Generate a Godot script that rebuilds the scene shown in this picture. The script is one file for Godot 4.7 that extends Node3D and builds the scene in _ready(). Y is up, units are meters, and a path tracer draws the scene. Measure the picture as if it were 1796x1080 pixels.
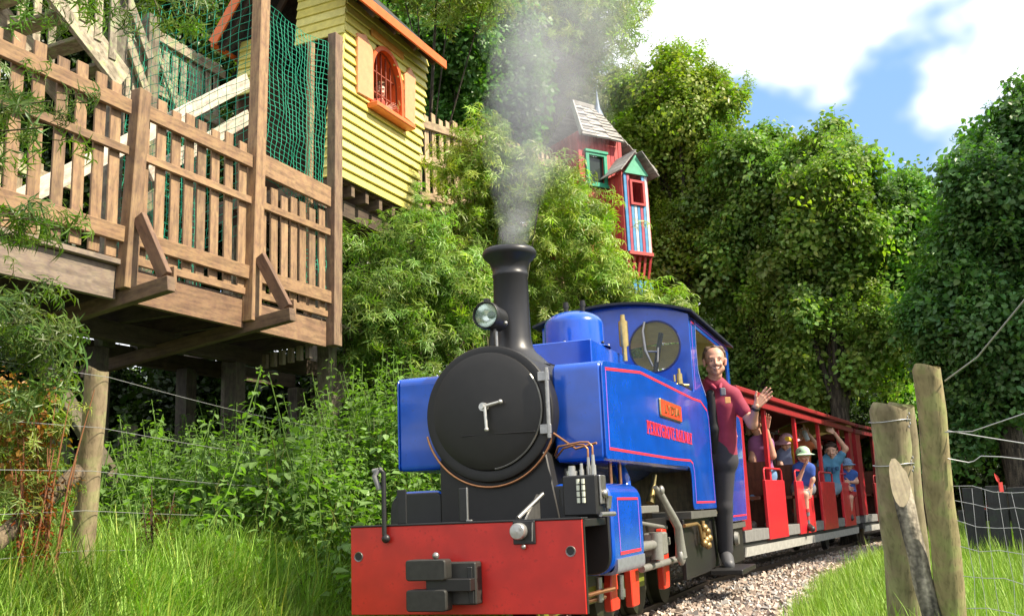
extends Node3D
# A narrow-gauge steam train passing a timber treehouse village in a sunny wood.

var rng := RandomNumberGenerator.new()
var noise := FastNoiseLite.new()
var TX := {}      # shared computed textures
var MT := {}      # shared materials
var PM := {}      # shared plank meshes
var LOCO := frame(0.359, Vector3(-0.284, 0, -4.84))    # x back along the loco, z towards its right-hand side
var DECK := frame(0.42, Vector3(-3.194, 0, -6.038))
var COACH := frame(0.49, Vector3(2.08, 0, -9.55))
var TOWER := frame(1.02, Vector3(1.12, 0, -15.6))

func frame(yaw: float, at: Vector3) -> Transform3D:
	return Transform3D(Basis(Vector3(sin(yaw), 0, -cos(yaw)), Vector3.UP, Vector3(cos(yaw), 0, sin(yaw))), at)

# ---------------------------------------------------------------- mesh builder
class MB:
	var v := PackedVector3Array()
	var n := PackedVector3Array()
	var c := PackedColorArray()
	var col := Color.WHITE
	var xf := Transform3D()
	func tri(a: Vector3, b: Vector3, d: Vector3, na: Vector3, nb: Vector3, nd: Vector3) -> void:
		a = xf * a
		b = xf * b
		d = xf * d
		na = xf.basis * na
		nb = xf.basis * nb
		nd = xf.basis * nd
		c.append(col); c.append(col); c.append(col)
		if (b - a).cross(d - a).dot(na + nb + nd) > 0.0:
			v.append(a); v.append(d); v.append(b)
			n.append(na); n.append(nd); n.append(nb)
		else:
			v.append(a); v.append(b); v.append(d)
			n.append(na); n.append(nb); n.append(nd)
	func flat(a: Vector3, b: Vector3, d: Vector3, nn: Vector3) -> void:
		tri(a, b, d, nn, nn, nn)
	func quad(a: Vector3, b: Vector3, d: Vector3, e: Vector3, nn: Vector3) -> void:
		tri(a, b, d, nn, nn, nn)
		tri(a, d, e, nn, nn, nn)
	func box(lo: Vector3, hi: Vector3, bev := 0.0) -> void:
		var ctr := (lo + hi) * 0.5
		var h := (hi - lo) * 0.5
		bev = minf(bev, minf(h.x, minf(h.y, h.z)) * 0.9)
		var g := h - Vector3.ONE * bev
		for ax in 3:
			var b := (ax + 1) % 3
			var d := (ax + 2) % 3
			for s in [-1.0, 1.0]:
				var nn := Vector3()
				nn[ax] = s
				var q: Array[Vector3] = []
				for k in [[-1, -1], [1, -1], [1, 1], [-1, 1]]:
					var p := Vector3()
					p[ax] = s * h[ax]
					p[b] = k[0] * g[b]
					p[d] = k[1] * g[d]
					q.append(ctr + p)
				quad(q[0], q[1], q[2], q[3], nn)
		if bev <= 0.0:
			return
		for ax in 3:
			var b := (ax + 1) % 3
			var d := (ax + 2) % 3
			for sb in [-1.0, 1.0]:
				for sd in [-1.0, 1.0]:
					var nn := Vector3()
					nn[b] = sb
					nn[d] = sd
					nn = nn.normalized()
					var q: Array[Vector3] = []
					for k in [[-1, 0], [1, 0], [1, 1], [-1, 1]]:
						var p := Vector3()
						p[ax] = k[0] * g[ax]
						p[b] = sb * (h[b] if k[1] == 0 else g[b])
						p[d] = sd * (g[d] if k[1] == 0 else h[d])
						q.append(ctr + p)
					quad(q[0], q[1], q[2], q[3], nn)
		for sx in [-1.0, 1.0]:
			for sy in [-1.0, 1.0]:
				for sz in [-1.0, 1.0]:
					flat(ctr + Vector3(sx * h.x, sy * g.y, sz * g.z), ctr + Vector3(sx * g.x, sy * h.y, sz * g.z), ctr + Vector3(sx * g.x, sy * g.y, sz * h.z), Vector3(sx, sy, sz).normalized())
	# a round bar through points; r is one radius or one per point
	func tube(p: Array, r, sides := 8, caps := true) -> void:
		var up := Vector3.UP
		var rings := []
		var norms := []
		var last := Vector3.ZERO
		var side := Vector3.ZERO
		for i in p.size():
			var t: Vector3 = (p[mini(i + 1, p.size() - 1)] - p[maxi(i - 1, 0)]).normalized()
			if i == 0:
				side = t.cross(Vector3.UP if absf(t.y) < 0.9 else Vector3.RIGHT).normalized()
			else:
				side = (side - t * side.dot(t)).normalized()
			var bi := t.cross(side)
			var rr: float = r[i] if r is Array else r
			var ring: Array[Vector3] = []
			var nr: Array[Vector3] = []
			for k in sides:
				var a := TAU * k / sides
				var d := side * cos(a) + bi * sin(a)
				ring.append(p[i] + d * rr)
				nr.append(d)
			rings.append(ring)
			norms.append(nr)
		for i in p.size() - 1:
			for k in sides:
				var m := (k + 1) % sides
				tri(rings[i][k], rings[i][m], rings[i + 1][m], norms[i][k], norms[i][m], norms[i + 1][m])
				tri(rings[i][k], rings[i + 1][m], rings[i + 1][k], norms[i][k], norms[i + 1][m], norms[i + 1][k])
		if caps:
			for e in [0, p.size() - 1]:
				var nn: Vector3 = (p[0] - p[1]).normalized() if e == 0 else (p[e] - p[e - 1]).normalized()
				for k in range(1, sides - 1):
					flat(rings[e][0], rings[e][k], rings[e][k + 1], nn)
	# turn (radius, height) points about the Y axis
	func lathe(prof: Array, sides := 24, f := Transform3D(), a0 := 0.0, a1 := TAU) -> void:
		var keep := xf
		xf = xf * f
		var nn := []
		for i in prof.size() - 1:
			var d: Vector2 = prof[i + 1] - prof[i]
			nn.append(Vector2(d.y, -d.x).normalized())
		for i in prof.size() - 1:
			var m0: Vector2 = nn[i]
			var m1: Vector2 = nn[i]
			if i > 0 and nn[i].dot(nn[i - 1]) > 0.72:
				m0 = (nn[i] + nn[i - 1]).normalized()
			if i < nn.size() - 1 and nn[i].dot(nn[i + 1]) > 0.72:
				m1 = (nn[i] + nn[i + 1]).normalized()
			for k in sides:
				var b0 := lerpf(a0, a1, float(k) / sides)
				var b1 := lerpf(a0, a1, float(k + 1) / sides)
				var e0 := Vector3(cos(b0), 0, sin(b0))
				var e1 := Vector3(cos(b1), 0, sin(b1))
				var q: Vector2 = prof[i]
				var w: Vector2 = prof[i + 1]
				var u := Vector3.UP
				if q.x > 1e-5:
					tri(e0 * q.x + u * q.y, e1 * q.x + u * q.y, e1 * w.x + u * w.y, e0 * m0.x + u * m0.y, e1 * m0.x + u * m0.y, e1 * m1.x + u * m1.y)
				if w.x > 1e-5:
					tri(e0 * q.x + u * q.y, e1 * w.x + u * w.y, e0 * w.x + u * w.y, e0 * m0.x + u * m0.y, e1 * m1.x + u * m1.y, e0 * m1.x + u * m1.y)
		xf = keep
	# a polygon in XY pushed from z0 to z1, its rims chamfered by bev; a hole is joined by a slit
	func extrude(src: Array, z0: float, z1: float, bev := 0.0, hole := [], capped := 3) -> void:
		var poly := PackedVector2Array(src)
		if Geometry2D.is_polygon_clockwise(poly):
			poly.reverse()
		var merged := poly
		if hole.size():
			var hp := PackedVector2Array(hole)
			if not Geometry2D.is_polygon_clockwise(hp):
				hp.reverse()
			var bi := 0
			var bj := 0
			var best := 1e9
			for i in poly.size():
				for j in hp.size():
					if poly[i].distance_to(hp[j]) < best:
						best = poly[i].distance_to(hp[j])
						bi = i
						bj = j
			merged = PackedVector2Array()
			for i in poly.size() + 1:
				merged.append(poly[(bi + i) % poly.size()])
			var off := (hp[bj] - poly[bi]).normalized().orthogonal() * 2e-4
			merged[merged.size() - 1] -= off
			for j in hp.size() + 1:
				merged.append(hp[(bj + j) % hp.size()])
			merged[poly.size() + 1] -= off
		var inset := inset_of(poly, bev)
		var cap := inset if hole.is_empty() else merged
		var idx := Geometry2D.triangulate_polygon(cap)
		for i in range(0, idx.size(), 3):
			for z in [z0, z1]:
				if not (capped & (1 if z == z0 else 2)):
					continue
				var nn := Vector3(0, 0, 1 if z == maxf(z0, z1) else -1)
				flat(Vector3(cap[idx[i]].x, cap[idx[i]].y, z), Vector3(cap[idx[i + 1]].x, cap[idx[i + 1]].y, z), Vector3(cap[idx[i + 2]].x, cap[idx[i + 2]].y, z), nn)
		walls(poly, inset, z0, z1, bev)
		if hole.size():
			var hp := PackedVector2Array(hole)
			if not Geometry2D.is_polygon_clockwise(hp):
				hp.reverse()
			walls(hp, hp, z0, z1, 0.0)
	func inset_of(poly: PackedVector2Array, bev: float) -> PackedVector2Array:
		var out := PackedVector2Array()
		var k := poly.size()
		for i in k:
			var d0 := (poly[i] - poly[(i + k - 1) % k]).normalized()
			var d1 := (poly[(i + 1) % k] - poly[i]).normalized()
			var n0 := Vector2(d0.y, -d0.x)
			var n1 := Vector2(d1.y, -d1.x)
			out.append(poly[i] - (n0 + n1) / maxf(0.3, 1.0 + n0.dot(n1)) * bev)
		return out
	func walls(poly: PackedVector2Array, inset: PackedVector2Array, z0: float, z1: float, bev: float) -> void:
		var k := poly.size()
		var en: Array[Vector2] = []
		for i in k:
			var d := (poly[(i + 1) % k] - poly[i]).normalized()
			en.append(Vector2(d.y, -d.x))
		var lo := minf(z0, z1)
		var hi := maxf(z0, z1)
		for i in k:
			var j := (i + 1) % k
			var p := (i + k - 1) % k
			var a: Vector2 = (en[i] + en[p]).normalized() if en[i].dot(en[p]) > 0.75 else en[i]
			var b: Vector2 = (en[i] + en[j]).normalized() if en[i].dot(en[j]) > 0.75 else en[i]
			var na := Vector3(a.x, a.y, 0)
			var nb := Vector3(b.x, b.y, 0)
			var q0 := Vector3(poly[i].x, poly[i].y, lo + bev)
			var q1 := Vector3(poly[j].x, poly[j].y, lo + bev)
			var q2 := Vector3(poly[j].x, poly[j].y, hi - bev)
			var q3 := Vector3(poly[i].x, poly[i].y, hi - bev)
			tri(q0, q1, q2, na, nb, nb)
			tri(q0, q2, q3, na, nb, na)
			if bev > 0.0:
				for s in [-1.0, 1.0]:
					var za := hi - bev if s > 0 else lo + bev
					var zb := hi if s > 0 else lo
					var za3 := Vector3(0, 0, s)
					var ca := (na + za3).normalized()
					var cb := (nb + za3).normalized()
					var r0 := Vector3(poly[i].x, poly[i].y, za)
					var r1 := Vector3(poly[j].x, poly[j].y, za)
					var r2 := Vector3(inset[j].x, inset[j].y, zb)
					var r3 := Vector3(inset[i].x, inset[i].y, zb)
					tri(r0, r1, r2, ca, cb, cb)
					tri(r0, r2, r3, ca, cb, ca)
	func ball(at: Vector3, r: Vector3, rows := 8, cols := 12) -> void:
		for i in rows:
			var t0 := PI * i / rows
			var t1 := PI * (i + 1) / rows
			for k in cols:
				var a0 := TAU * k / cols
				var a1 := TAU * (k + 1) / cols
				var p := [Vector3(sin(t0) * cos(a0), cos(t0), sin(t0) * sin(a0)), Vector3(sin(t0) * cos(a1), cos(t0), sin(t0) * sin(a1)), Vector3(sin(t1) * cos(a1), cos(t1), sin(t1) * sin(a1)), Vector3(sin(t1) * cos(a0), cos(t1), sin(t1) * sin(a0))]
				if i > 0:
					tri(at + p[0] * r, at + p[1] * r, at + p[2] * r, (p[0] / r).normalized(), (p[1] / r).normalized(), (p[2] / r).normalized())
				if i < rows - 1:
					tri(at + p[0] * r, at + p[2] * r, at + p[3] * r, (p[0] / r).normalized(), (p[2] / r).normalized(), (p[3] / r).normalized())
				elif i == rows - 1 and i > 0:
					pass
	func mesh() -> ArrayMesh:
		var a := []
		a.resize(Mesh.ARRAY_MAX)
		a[Mesh.ARRAY_VERTEX] = v
		a[Mesh.ARRAY_NORMAL] = n
		a[Mesh.ARRAY_COLOR] = c
		var m := ArrayMesh.new()
		m.add_surface_from_arrays(Mesh.PRIMITIVE_TRIANGLES, a)
		return m

# ---------------------------------------------------------------- node helpers
func part(called: String, shape, m: Material, parent: Node3D = null) -> MeshInstance3D:
	var o := MeshInstance3D.new()
	o.name = called
	o.mesh = shape.mesh() if shape is MB else shape
	o.material_override = m
	(parent if parent else self).add_child(o, true)
	return o

var taken := {}

func numbered(called: String) -> String:
	if not taken.has(called):
		taken[called] = 0
		return called
	taken[called] += 1
	return "%s_%03d" % [called, taken[called]]

func tag(o: Node3D, label: String, category: String, group := "", kind := "") -> Node3D:
	if label: o.set_meta("label", label)
	if category: o.set_meta("category", category)
	if group: o.set_meta("group", group)
	if kind: o.set_meta("kind", kind)
	return o

func thing(called: String, label: String, category: String, xf := Transform3D(), group := "") -> Node3D:
	var o := Node3D.new()
	o.name = numbered(called)
	add_child(o)
	o.transform = xf
	return tag(o, label, category, group)

func single(called: String, shape, m: Material, label: String, category: String, group := "", kind := "") -> MeshInstance3D:
	var o := part(numbered(called), shape, m)
	tag(o, label, category, group, kind)
	return o

# a sawn plank or post from a to b (in the parent's axes), its wide face towards «face»
func plank(called: String, a: Vector3, b: Vector3, w: float, t: float, face: Vector3, m: Material, parent: Node3D, bev := 0.004) -> MeshInstance3D:
	var L := a.distance_to(b)
	var key := "%.3f %.3f %.3f %.3f" % [w, L, t, bev]
	if not PM.has(key):
		var s := MB.new()
		s.box(Vector3(-w / 2, -L / 2, -t / 2), Vector3(w / 2, L / 2, t / 2), bev)
		PM[key] = s.mesh()
	var o := part(called, PM[key], m, parent)
	var y := (b - a).normalized()
	var z := (face - y * face.dot(y)).normalized()
	o.transform = Transform3D(Basis(y.cross(z), y, z), (a + b) * 0.5)
	return o

# ---------------------------------------------------------------- textures and materials
func tex_of(im: Image) -> ImageTexture:
	return ImageTexture.create_from_image(im)

func seamless(w: int, h: int, freq: float, sd: int, oct := 4) -> Image:
	var f := FastNoiseLite.new()
	f.seed = sd
	f.frequency = freq
	f.fractal_octaves = oct
	f.noise_type = FastNoiseLite.TYPE_SIMPLEX_SMOOTH
	return f.get_seamless_image(w, h)

func make_textures() -> void:
	# grain runs along v
	var long := seamless(256, 32, 0.05, 3, 4)
	long.resize(256, 256, Image.INTERPOLATE_CUBIC)
	var fine := seamless(256, 64, 0.16, 8, 3)
	fine.resize(256, 256, Image.INTERPOLATE_CUBIC)
	var blot := seamless(256, 256, 0.016, 5, 4)
	var speck := seamless(256, 256, 0.11, 9, 3)
	var grain := Image.create(256, 256, false, Image.FORMAT_RGB8)
	var old := Image.create(256, 256, false, Image.FORMAT_RGB8)
	var paint := Image.create(256, 256, false, Image.FORMAT_RGB8)
	var worn := Image.create(256, 256, false, Image.FORMAT_RGB8)
	var soil := Image.create(256, 256, false, Image.FORMAT_RGB8)
	var bark := Image.create(256, 256, false, Image.FORMAT_RGB8)
	for y in 256:
		for x in 256:
			var g := long.get_pixel(x, y).r
			var f := fine.get_pixel(x, y).r
			var b := blot.get_pixel(x, y).r
			var s := speck.get_pixel(x, y).r
			var w := 0.8 + 0.14 * smoothstep(0.25, 0.7, g) - 0.1 * smoothstep(0.5, 0.85, f) + 0.14 * (b - 0.5)
			grain.set_pixel(x, y, Color(w, w * (0.97 + 0.05 * b), w * (0.93 + 0.12 * f)))
			var o := 0.68 + 0.26 * (g - 0.5) + 0.34 * (b - 0.5) - 0.14 * smoothstep(0.6, 0.75, f)
			var moss := smoothstep(0.56, 0.76, b) * 0.09
			old.set_pixel(x, y, Color(o + 0.12 - moss, o + 0.1, o + 0.04 - moss * 1.2))
			var p := 0.93 + 0.1 * (b - 0.5) - 0.05 * smoothstep(0.62, 0.8, s)
			paint.set_pixel(x, y, Color(p, p, p))
			var r := 0.9 + 0.15 * (b - 0.5) - 0.12 * smoothstep(0.66, 0.8, s) * smoothstep(0.5, 0.7, b)
			worn.set_pixel(x, y, Color(r, r * 0.99, r * 0.97))
			var q := 0.6 + 0.5 * (b - 0.5) + 0.6 * (s - 0.5)
			soil.set_pixel(x, y, Color(q, q * 0.97, q * 0.9))
			var k := 0.6 + 0.9 * (g - 0.5) + 0.5 * (s - 0.5)
			bark.set_pixel(x, y, Color(k, k, k * 0.97))
	for e in [["grain", grain], ["old", old], ["paint", paint], ["worn", worn], ["soil", soil], ["bark", bark]]:
		TX[e[0]] = tex_of(e[1])

# a material from a real-world (linear) base colour
func mat(key: String, lin: Color, rough := 0.6, tex := "", scale := 1.0, o := {}) -> StandardMaterial3D:
	if MT.has(key):
		return MT[key]
	var m := StandardMaterial3D.new()
	m.resource_name = key
	m.albedo_color = lin.linear_to_srgb()
	m.roughness = rough
	m.metallic = o.get("metal", 0.0)
	if o.has("spec"): m.metallic_specular = o.spec
	if tex:
		m.albedo_texture = TX[tex]
		m.uv1_triplanar = true
		m.uv1_world_triplanar = o.get("world", false)
		m.uv1_scale = Vector3.ONE * scale
		m.uv1_offset = o.get("off", Vector3.ZERO)
		if o.has("relief"):
			m.heightmap_enabled = true
			m.heightmap_texture = TX[tex]
			m.heightmap_scale = o.relief
	if o.has("coat"):
		m.clearcoat_enabled = true
		m.clearcoat = o.coat
		m.clearcoat_roughness = 0.08
	if o.has("rim"):
		m.rim_enabled = true
		m.rim = o.rim
	if o.get("vc", false): m.vertex_color_use_as_albedo = true
	if o.has("back"):
		m.backlight_enabled = true
		m.backlight = o.back
	MT[key] = m
	return m

# several boards' worth of one timber: same wood, another cut of the log and a slightly other tone each
func wood(key: String, lin: Color, k: int, tex := "grain", rough := 0.75, spread := 0.18) -> StandardMaterial3D:
	k = k % 6
	var id := "%s_%d" % [key, k]
	if MT.has(id):
		return MT[id]
	var f := 1.0 + spread * (fposmod(k * 0.618, 1.0) * 2.0 - 1.0)
	var wv := 1.0 + 0.05 * (fposmod(k * 0.37, 1.0) - 0.5)
	return mat(id, Color(lin.r * f * wv, lin.g * f, lin.b * f / wv), rough, tex, 1.6, {"off": Vector3(k * 0.37, k * 0.53, k * 0.19), "relief": 0.12})

func ring2(cx: float, cy: float, r: float, k := 28) -> Array:
	var out := []
	for i in k:
		out.append(Vector2(cx + r * cos(TAU * i / k), cy + r * sin(TAU * i / k)))
	return out

# a polygon whose corners are rounded; each entry is Vector3(x, y, corner radius)
func rounded(pts: Array, k := 5) -> Array:
	var out := []
	var cnt := pts.size()
	for i in cnt:
		var p := Vector2(pts[i].x, pts[i].y)
		var r: float = pts[i].z
		if r <= 0.0:
			out.append(p)
			continue
		var a := Vector2(pts[(i + cnt - 1) % cnt].x, pts[(i + cnt - 1) % cnt].y)
		var b := Vector2(pts[(i + 1) % cnt].x, pts[(i + 1) % cnt].y)
		var da := (a - p).normalized()
		var db := (b - p).normalized()
		var half := acos(clampf(da.dot(db), -0.999, 0.999)) / 2.0
		var t := minf(r / tan(half), minf(a.distance_to(p), b.distance_to(p)) * 0.49)
		for j in k + 1:
			var w := float(j) / k
			var q0 := p + da * t
			var q1 := p + db * t
			out.append(q0.lerp(p, w).lerp(p.lerp(q1, w), w))
	return out

func rect2(x0: float, y0: float, x1: float, y1: float, r := 0.0) -> Array:
	return rounded([Vector3(x0, y0, r), Vector3(x1, y0, r), Vector3(x1, y1, r), Vector3(x0, y1, r)])

# ---------------------------------------------------------------- the scene
func _ready() -> void:
	rng.seed = 11
	noise.seed = 4
	noise.frequency = 0.35
	noise.fractal_octaves = 3
	var cam := Camera3D.new()
	cam.name = "camera"
	cam.transform = Transform3D(Basis(Vector3.RIGHT, 0.202) * Basis(Vector3.BACK, -0.041), Vector3(0, 0.7, 0))
	cam.fov = 34.37
	cam.near = 0.05
	cam.far = 900.0
	add_child(cam)
	var env := Environment.new()
	env.background_mode = Environment.BG_SKY
	env.sky = Sky.new()
	var sky_mat := PanoramaSkyMaterial.new()
	sky_mat.panorama = make_sky()
	env.sky.sky_material = sky_mat
	env.background_energy_multiplier = 1.0
	env.tonemap_mode = Environment.TONE_MAPPER_LINEAR
	env.tonemap_exposure = 1.88
	env.sdfgi_enabled = true
	env.ssao_enabled = true
	env.ssil_enabled = true
	env.volumetric_fog_enabled = true
	env.volumetric_fog_density = 0.0
	var we := WorldEnvironment.new()
	we.name = "world_environment"
	we.environment = env
	add_child(we)
	var sun := DirectionalLight3D.new()
	sun.name = "sun"
	sun.light_color = Color(1.0, 0.95, 0.86)
	sun.light_energy = 1.6
	sun.light_angular_distance = 0.5
	sun.shadow_enabled = true
	var to_sun := Vector3(0.66, 0.72, 0.25).normalized()
	sun.transform = Transform3D(Basis.looking_at(-to_sun), Vector3(0, 20, 0))
	add_child(sun)

	make_textures()
	build_ground()
	build_track()
	build_deck()
	build_stair()
	build_house()
	build_far_walkway()
	build_tower()
	build_loco()
	build_coaches()
	build_people()
	build_fences()
	build_trees()
	build_willows()
	build_undergrowth()
	build_grass()
	build_smoke()

func make_sky() -> ImageTexture:
	var w := 1536
	var h := 768
	var im := Image.create(w, h, false, Image.FORMAT_RGBF)
	var f := FastNoiseLite.new()
	f.seed = 21
	f.noise_type = FastNoiseLite.TYPE_SIMPLEX_SMOOTH
	f.frequency = 2.3
	f.fractal_octaves = 6
	f.fractal_gain = 0.6
	# gaps of blue between the clouds: direction, size
	var gaps := []
	var g := FastNoiseLite.new()
	g.seed = 7
	g.frequency = 1.1
	for q in SKY_GAPS:
		gaps.append([Vector3(q[0], q[1], q[2]).normalized(), q[3], q[4]])
	for j in h:
		var el := PI / 2 - PI * (j + 0.5) / h
		for i in w:
			if j > h / 2 + 6:
				im.set_pixel(i, j, Color(0.16, 0.17, 0.12))
				continue
			var a := TAU * (i + 0.5) / w
			var d := Vector3(sin(a) * cos(el), maxf(sin(el), 0.0), -cos(a) * cos(el))
			var up := d.y
			var blue := Color(0.13, 0.27, 0.54).lerp(Color(0.3, 0.45, 0.66), pow(1.0 - up, 2.2))
			var p := d * (1.0 / (0.35 + up)) 
			var cov := f.get_noise_3dv(p) * 1.15 + g.get_noise_3dv(d * 2.0) * 0.3 + 0.42
			for q in gaps:
				var near: float = 1.0 - q[0].dot(d)
				if near < q[1] * 6.0:
					cov -= 1.05 * q[2] * exp(-near / q[1])
			var k := smoothstep(-0.22, 0.4, cov)
			var thick := smoothstep(0.1, 0.75, cov)
			var white := Color(0.9, 0.91, 0.94).lerp(Color(0.66, 0.69, 0.76), thick * 0.6)
			im.set_pixel(i, j, blue.lerp(white, k))
	return ImageTexture.create_from_image(im)

const SKY_GAPS := [[0.243, 0.376, -0.894, 0.0012, 0.80], [0.196, 0.374, -0.906, 0.0008, 0.40], [0.355, 0.379, -0.855, 0.0010, 0.60], [0.328, 0.309, -0.893, 0.0015, 0.70], [0.448, 0.372, -0.813, 0.0010, 0.50], [0.379, 0.308, -0.873, 0.0012, 0.60], [0.409, 0.417, -0.812, 0.0010, 0.50]]

# ---------------------------------------------------------------- ground
# how far a point lies to the right of the track's middle, seen along the train
func off_track(x: float, z: float) -> float:
	var q := LOCO.affine_inverse() * Vector3(x, 0, z)
	if q.x < 5.2:
		return q.z
	return (COACH.affine_inverse() * Vector3(x, 0, z)).z + 0.55

func ground_y(x: float, z: float) -> float:
	var t := off_track(x, z)
	var h := -0.07
	if t < 0.0:
		h += 0.42 * smoothstep(0.85, 2.0, -t) + 0.16 * smoothstep(2.0, 4.5, -t) + 0.5 * smoothstep(5.0, 14.0, -t)
	else:
		h += 0.12 * smoothstep(1.1, 2.1, t) + 0.25 * smoothstep(4.0, 14.0, t)
	return h + noise.get_noise_2d(x * 1.7, z * 1.7) * 0.05 * smoothstep(0.8, 1.8, absf(t))

func build_ground() -> void:
	var xs := []
	var zs := []
	for i in 121:
		var q := (i - 60) / 60.0
		xs.append(q * 12.0 + signf(q) * pow(absf(q), 6.0) * 330.0)
	for i in 131:
		var q := (i - 26) / 104.0
		zs.append(-q * 26.0 - signf(q) * pow(absf(q), 7.0) * 420.0 if q > 0 else -q * 40.0 + pow(-q * 4.0, 4.0) * 300.0)
	var v := PackedVector3Array()
	var n := PackedVector3Array()
	var idx := PackedInt32Array()
	for z in zs:
		for x in xs:
			v.append(Vector3(x, ground_y(x, z), z))
			n.append(Vector3(ground_y(x - 0.06, z) - ground_y(x + 0.06, z), 0.12, ground_y(x, z - 0.06) - ground_y(x, z + 0.06)).normalized())
	var W: int = xs.size()
	for j in zs.size() - 1:
		for i in W - 1:
			var a := j * W + i
			idx.append_array([a, a + W + 1, a + 1, a, a + W, a + W + 1])
	var arr := []
	arr.resize(Mesh.ARRAY_MAX)
	arr[Mesh.ARRAY_VERTEX] = v
	arr[Mesh.ARRAY_NORMAL] = n
	arr[Mesh.ARRAY_INDEX] = idx
	var m := ArrayMesh.new()
	m.add_surface_from_arrays(Mesh.PRIMITIVE_TRIANGLES, arr)
	single("ground", m, mat("earth", Color(0.1, 0.11, 0.04), 0.95, "soil", 1.3, {"world": true, "relief": 1.5}), "grassy earth sloping down to the railway track", "ground", "", "structure")

func build_track() -> void:
	# the bed of stone chippings, its edge uneven
	var s := MB.new()
	var rows := []
	for i in 130:
		var z := 1.0 - i * 0.27
		var row := []
		for k in 15:
			var t := lerpf(-1.2, 1.45, k / 14.0)
			if k == 0 or k == 14:
				t += noise.get_noise_2d(i * 0.9, k * 30.0) * 0.25
			var p := on_track(-z - 4.0, t)
			row.append(Vector3(p.x, maxf(ground_y(p.x, p.z) + 0.012, -0.06 + 0.0 * t) + noise.get_noise_2d(p.x * 5.0, p.z * 5.0) * 0.012 - (0.05 if k == 0 or k == 14 else 0.0), p.z))
		rows.append(row)
	for i in rows.size() - 1:
		for k in 14:
			s.tri(rows[i][k], rows[i][k + 1], rows[i + 1][k + 1], Vector3.UP, Vector3.UP, Vector3.UP)
			s.tri(rows[i][k], rows[i + 1][k + 1], rows[i + 1][k], Vector3.UP, Vector3.UP, Vector3.UP)
	single("ballast_bed", s, mat("ballast", Color(0.38, 0.3, 0.23), 0.95, "soil", 5.0, {"world": true, "relief": 1.2}), "bed of pale brown stone chippings under the railway track", "ballast", "", "structure")
	# loose chippings
	var shapes := []
	for k in 3:
		var b := MB.new()
		var r := RandomNumberGenerator.new()
		r.seed = 30 + k
		var pts := []
		for i in 8:
			pts.append(Vector3(1 if i & 1 else -1, 0.5 if i & 2 else -0.5, 0.8 if i & 4 else -0.8) * r.randf_range(0.5, 1.0))
		for f in [[0, 1, 3, 2], [4, 5, 7, 6], [0, 1, 5, 4], [2, 3, 7, 6], [0, 2, 6, 4], [1, 3, 7, 5]]:
			for q in [[0, 1, 2], [0, 2, 3]]:
				var a: Vector3 = pts[f[q[0]]]
				var c: Vector3 = pts[f[q[1]]]
				var d: Vector3 = pts[f[q[2]]]
				var nn := (c - a).cross(d - a).normalized()
				if nn.dot(a + c + d) < 0: nn = -nn
				b.flat(a, c, d, nn)
		shapes.append(b.mesh())
	var cm := mat("chip", Color(1, 1, 1), 0.9, "", 1.0, {"vc": true})
	for k in 3:
		var list := []
		var cols := []
		for i in 5200:
			var sa := rng.randf_range(0.5, 16.0) if i % 4 else rng.randf_range(1.0, 6.0)
			var t := rng.randf_range(-0.2, 1.5) if i % 5 else rng.randf_range(-1.2, 0.2)
			if absf(absf(t) - 0.19) < 0.035: continue
			var p := on_track(sa, t)
			var g := maxf(ground_y(p.x, p.z), -0.06) + 0.012
			var sz := rng.randf_range(0.009, 0.026) * (1.0 if rng.randf() < 0.85 else 1.5)
			list.append(Transform3D(Basis.from_euler(Vector3(rng.randf() * 6, rng.randf() * 6, rng.randf() * 6)).scaled(Vector3.ONE * sz), Vector3(p.x, g + sz * 0.25, p.z)))
			var b := rng.randf_range(0.45, 1.35)
			cols.append(Color(0.46 * b, 0.36 * b, 0.29 * b) if rng.randf() < 0.7 else Color(0.42 * b, 0.39 * b, 0.36 * b))
		scatter("gravel", shapes[k], cm, list, cols, "loose pale brown stone chippings along the track", "gravel")
	# rails and sleepers
	var steel := mat("rail_steel", Color(0.16, 0.12, 0.1), 0.5, "worn", 4.0, {"metal": 0.6})
	var track := thing("railway_track", "narrow gauge railway track of two steel rails on dark sleepers", "railway track")
	for side in [-0.19, 0.19]:
		var r := MB.new()
		for q in [[0.014, -0.018, 0.0], [0.005, -0.045, -0.018], [0.03, -0.053, -0.045]]:
			var pr := []
			for i in 44:
				pr.append(on_track(-3.0 + i * 0.6, side))
			for i in pr.size() - 1:
				var d: Vector3 = (pr[i + 1] - pr[i]).normalized()
				var x: Vector3 = d.cross(Vector3.UP) * q[0]
				var lo: Vector3 = Vector3.UP * q[1]
				var hi: Vector3 = Vector3.UP * q[2]
				r.quad(pr[i] - x + hi, pr[i] + x + hi, pr[i + 1] + x + hi, pr[i + 1] - x + hi, Vector3.UP)
				for sg in [-1.0, 1.0]:
					r.quad(pr[i] + x * sg + lo, pr[i] + x * sg + hi, pr[i + 1] + x * sg + hi, pr[i + 1] + x * sg + lo, (x * sg).normalized())
		part("rail", r, steel, track)
	for i in 40:
		var a := on_track(-2.0 + i * 0.5, -0.42)
		var b := on_track(-2.0 + i * 0.5, 0.42)
		plank("sleeper", a + Vector3.UP * -0.08, b + Vector3.UP * -0.08, 0.13, 0.07, Vector3.UP, wood("sleeper", Color(0.06, 0.045, 0.035), i, "old", 0.9), track)

# a point on the track: distance back from the front of the engine, distance to the right of the middle
func on_track(sa: float, t: float) -> Vector3:
	if sa < 5.3:
		return LOCO * Vector3(sa, 0, t)
	var e := LOCO * Vector3(5.3, 0, t)
	var far := COACH * Vector3(sa - 5.2, 0, t - 0.55)
	return e.lerp(far, smoothstep(5.3, 7.0, sa)) if sa < 7.0 else far

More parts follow.
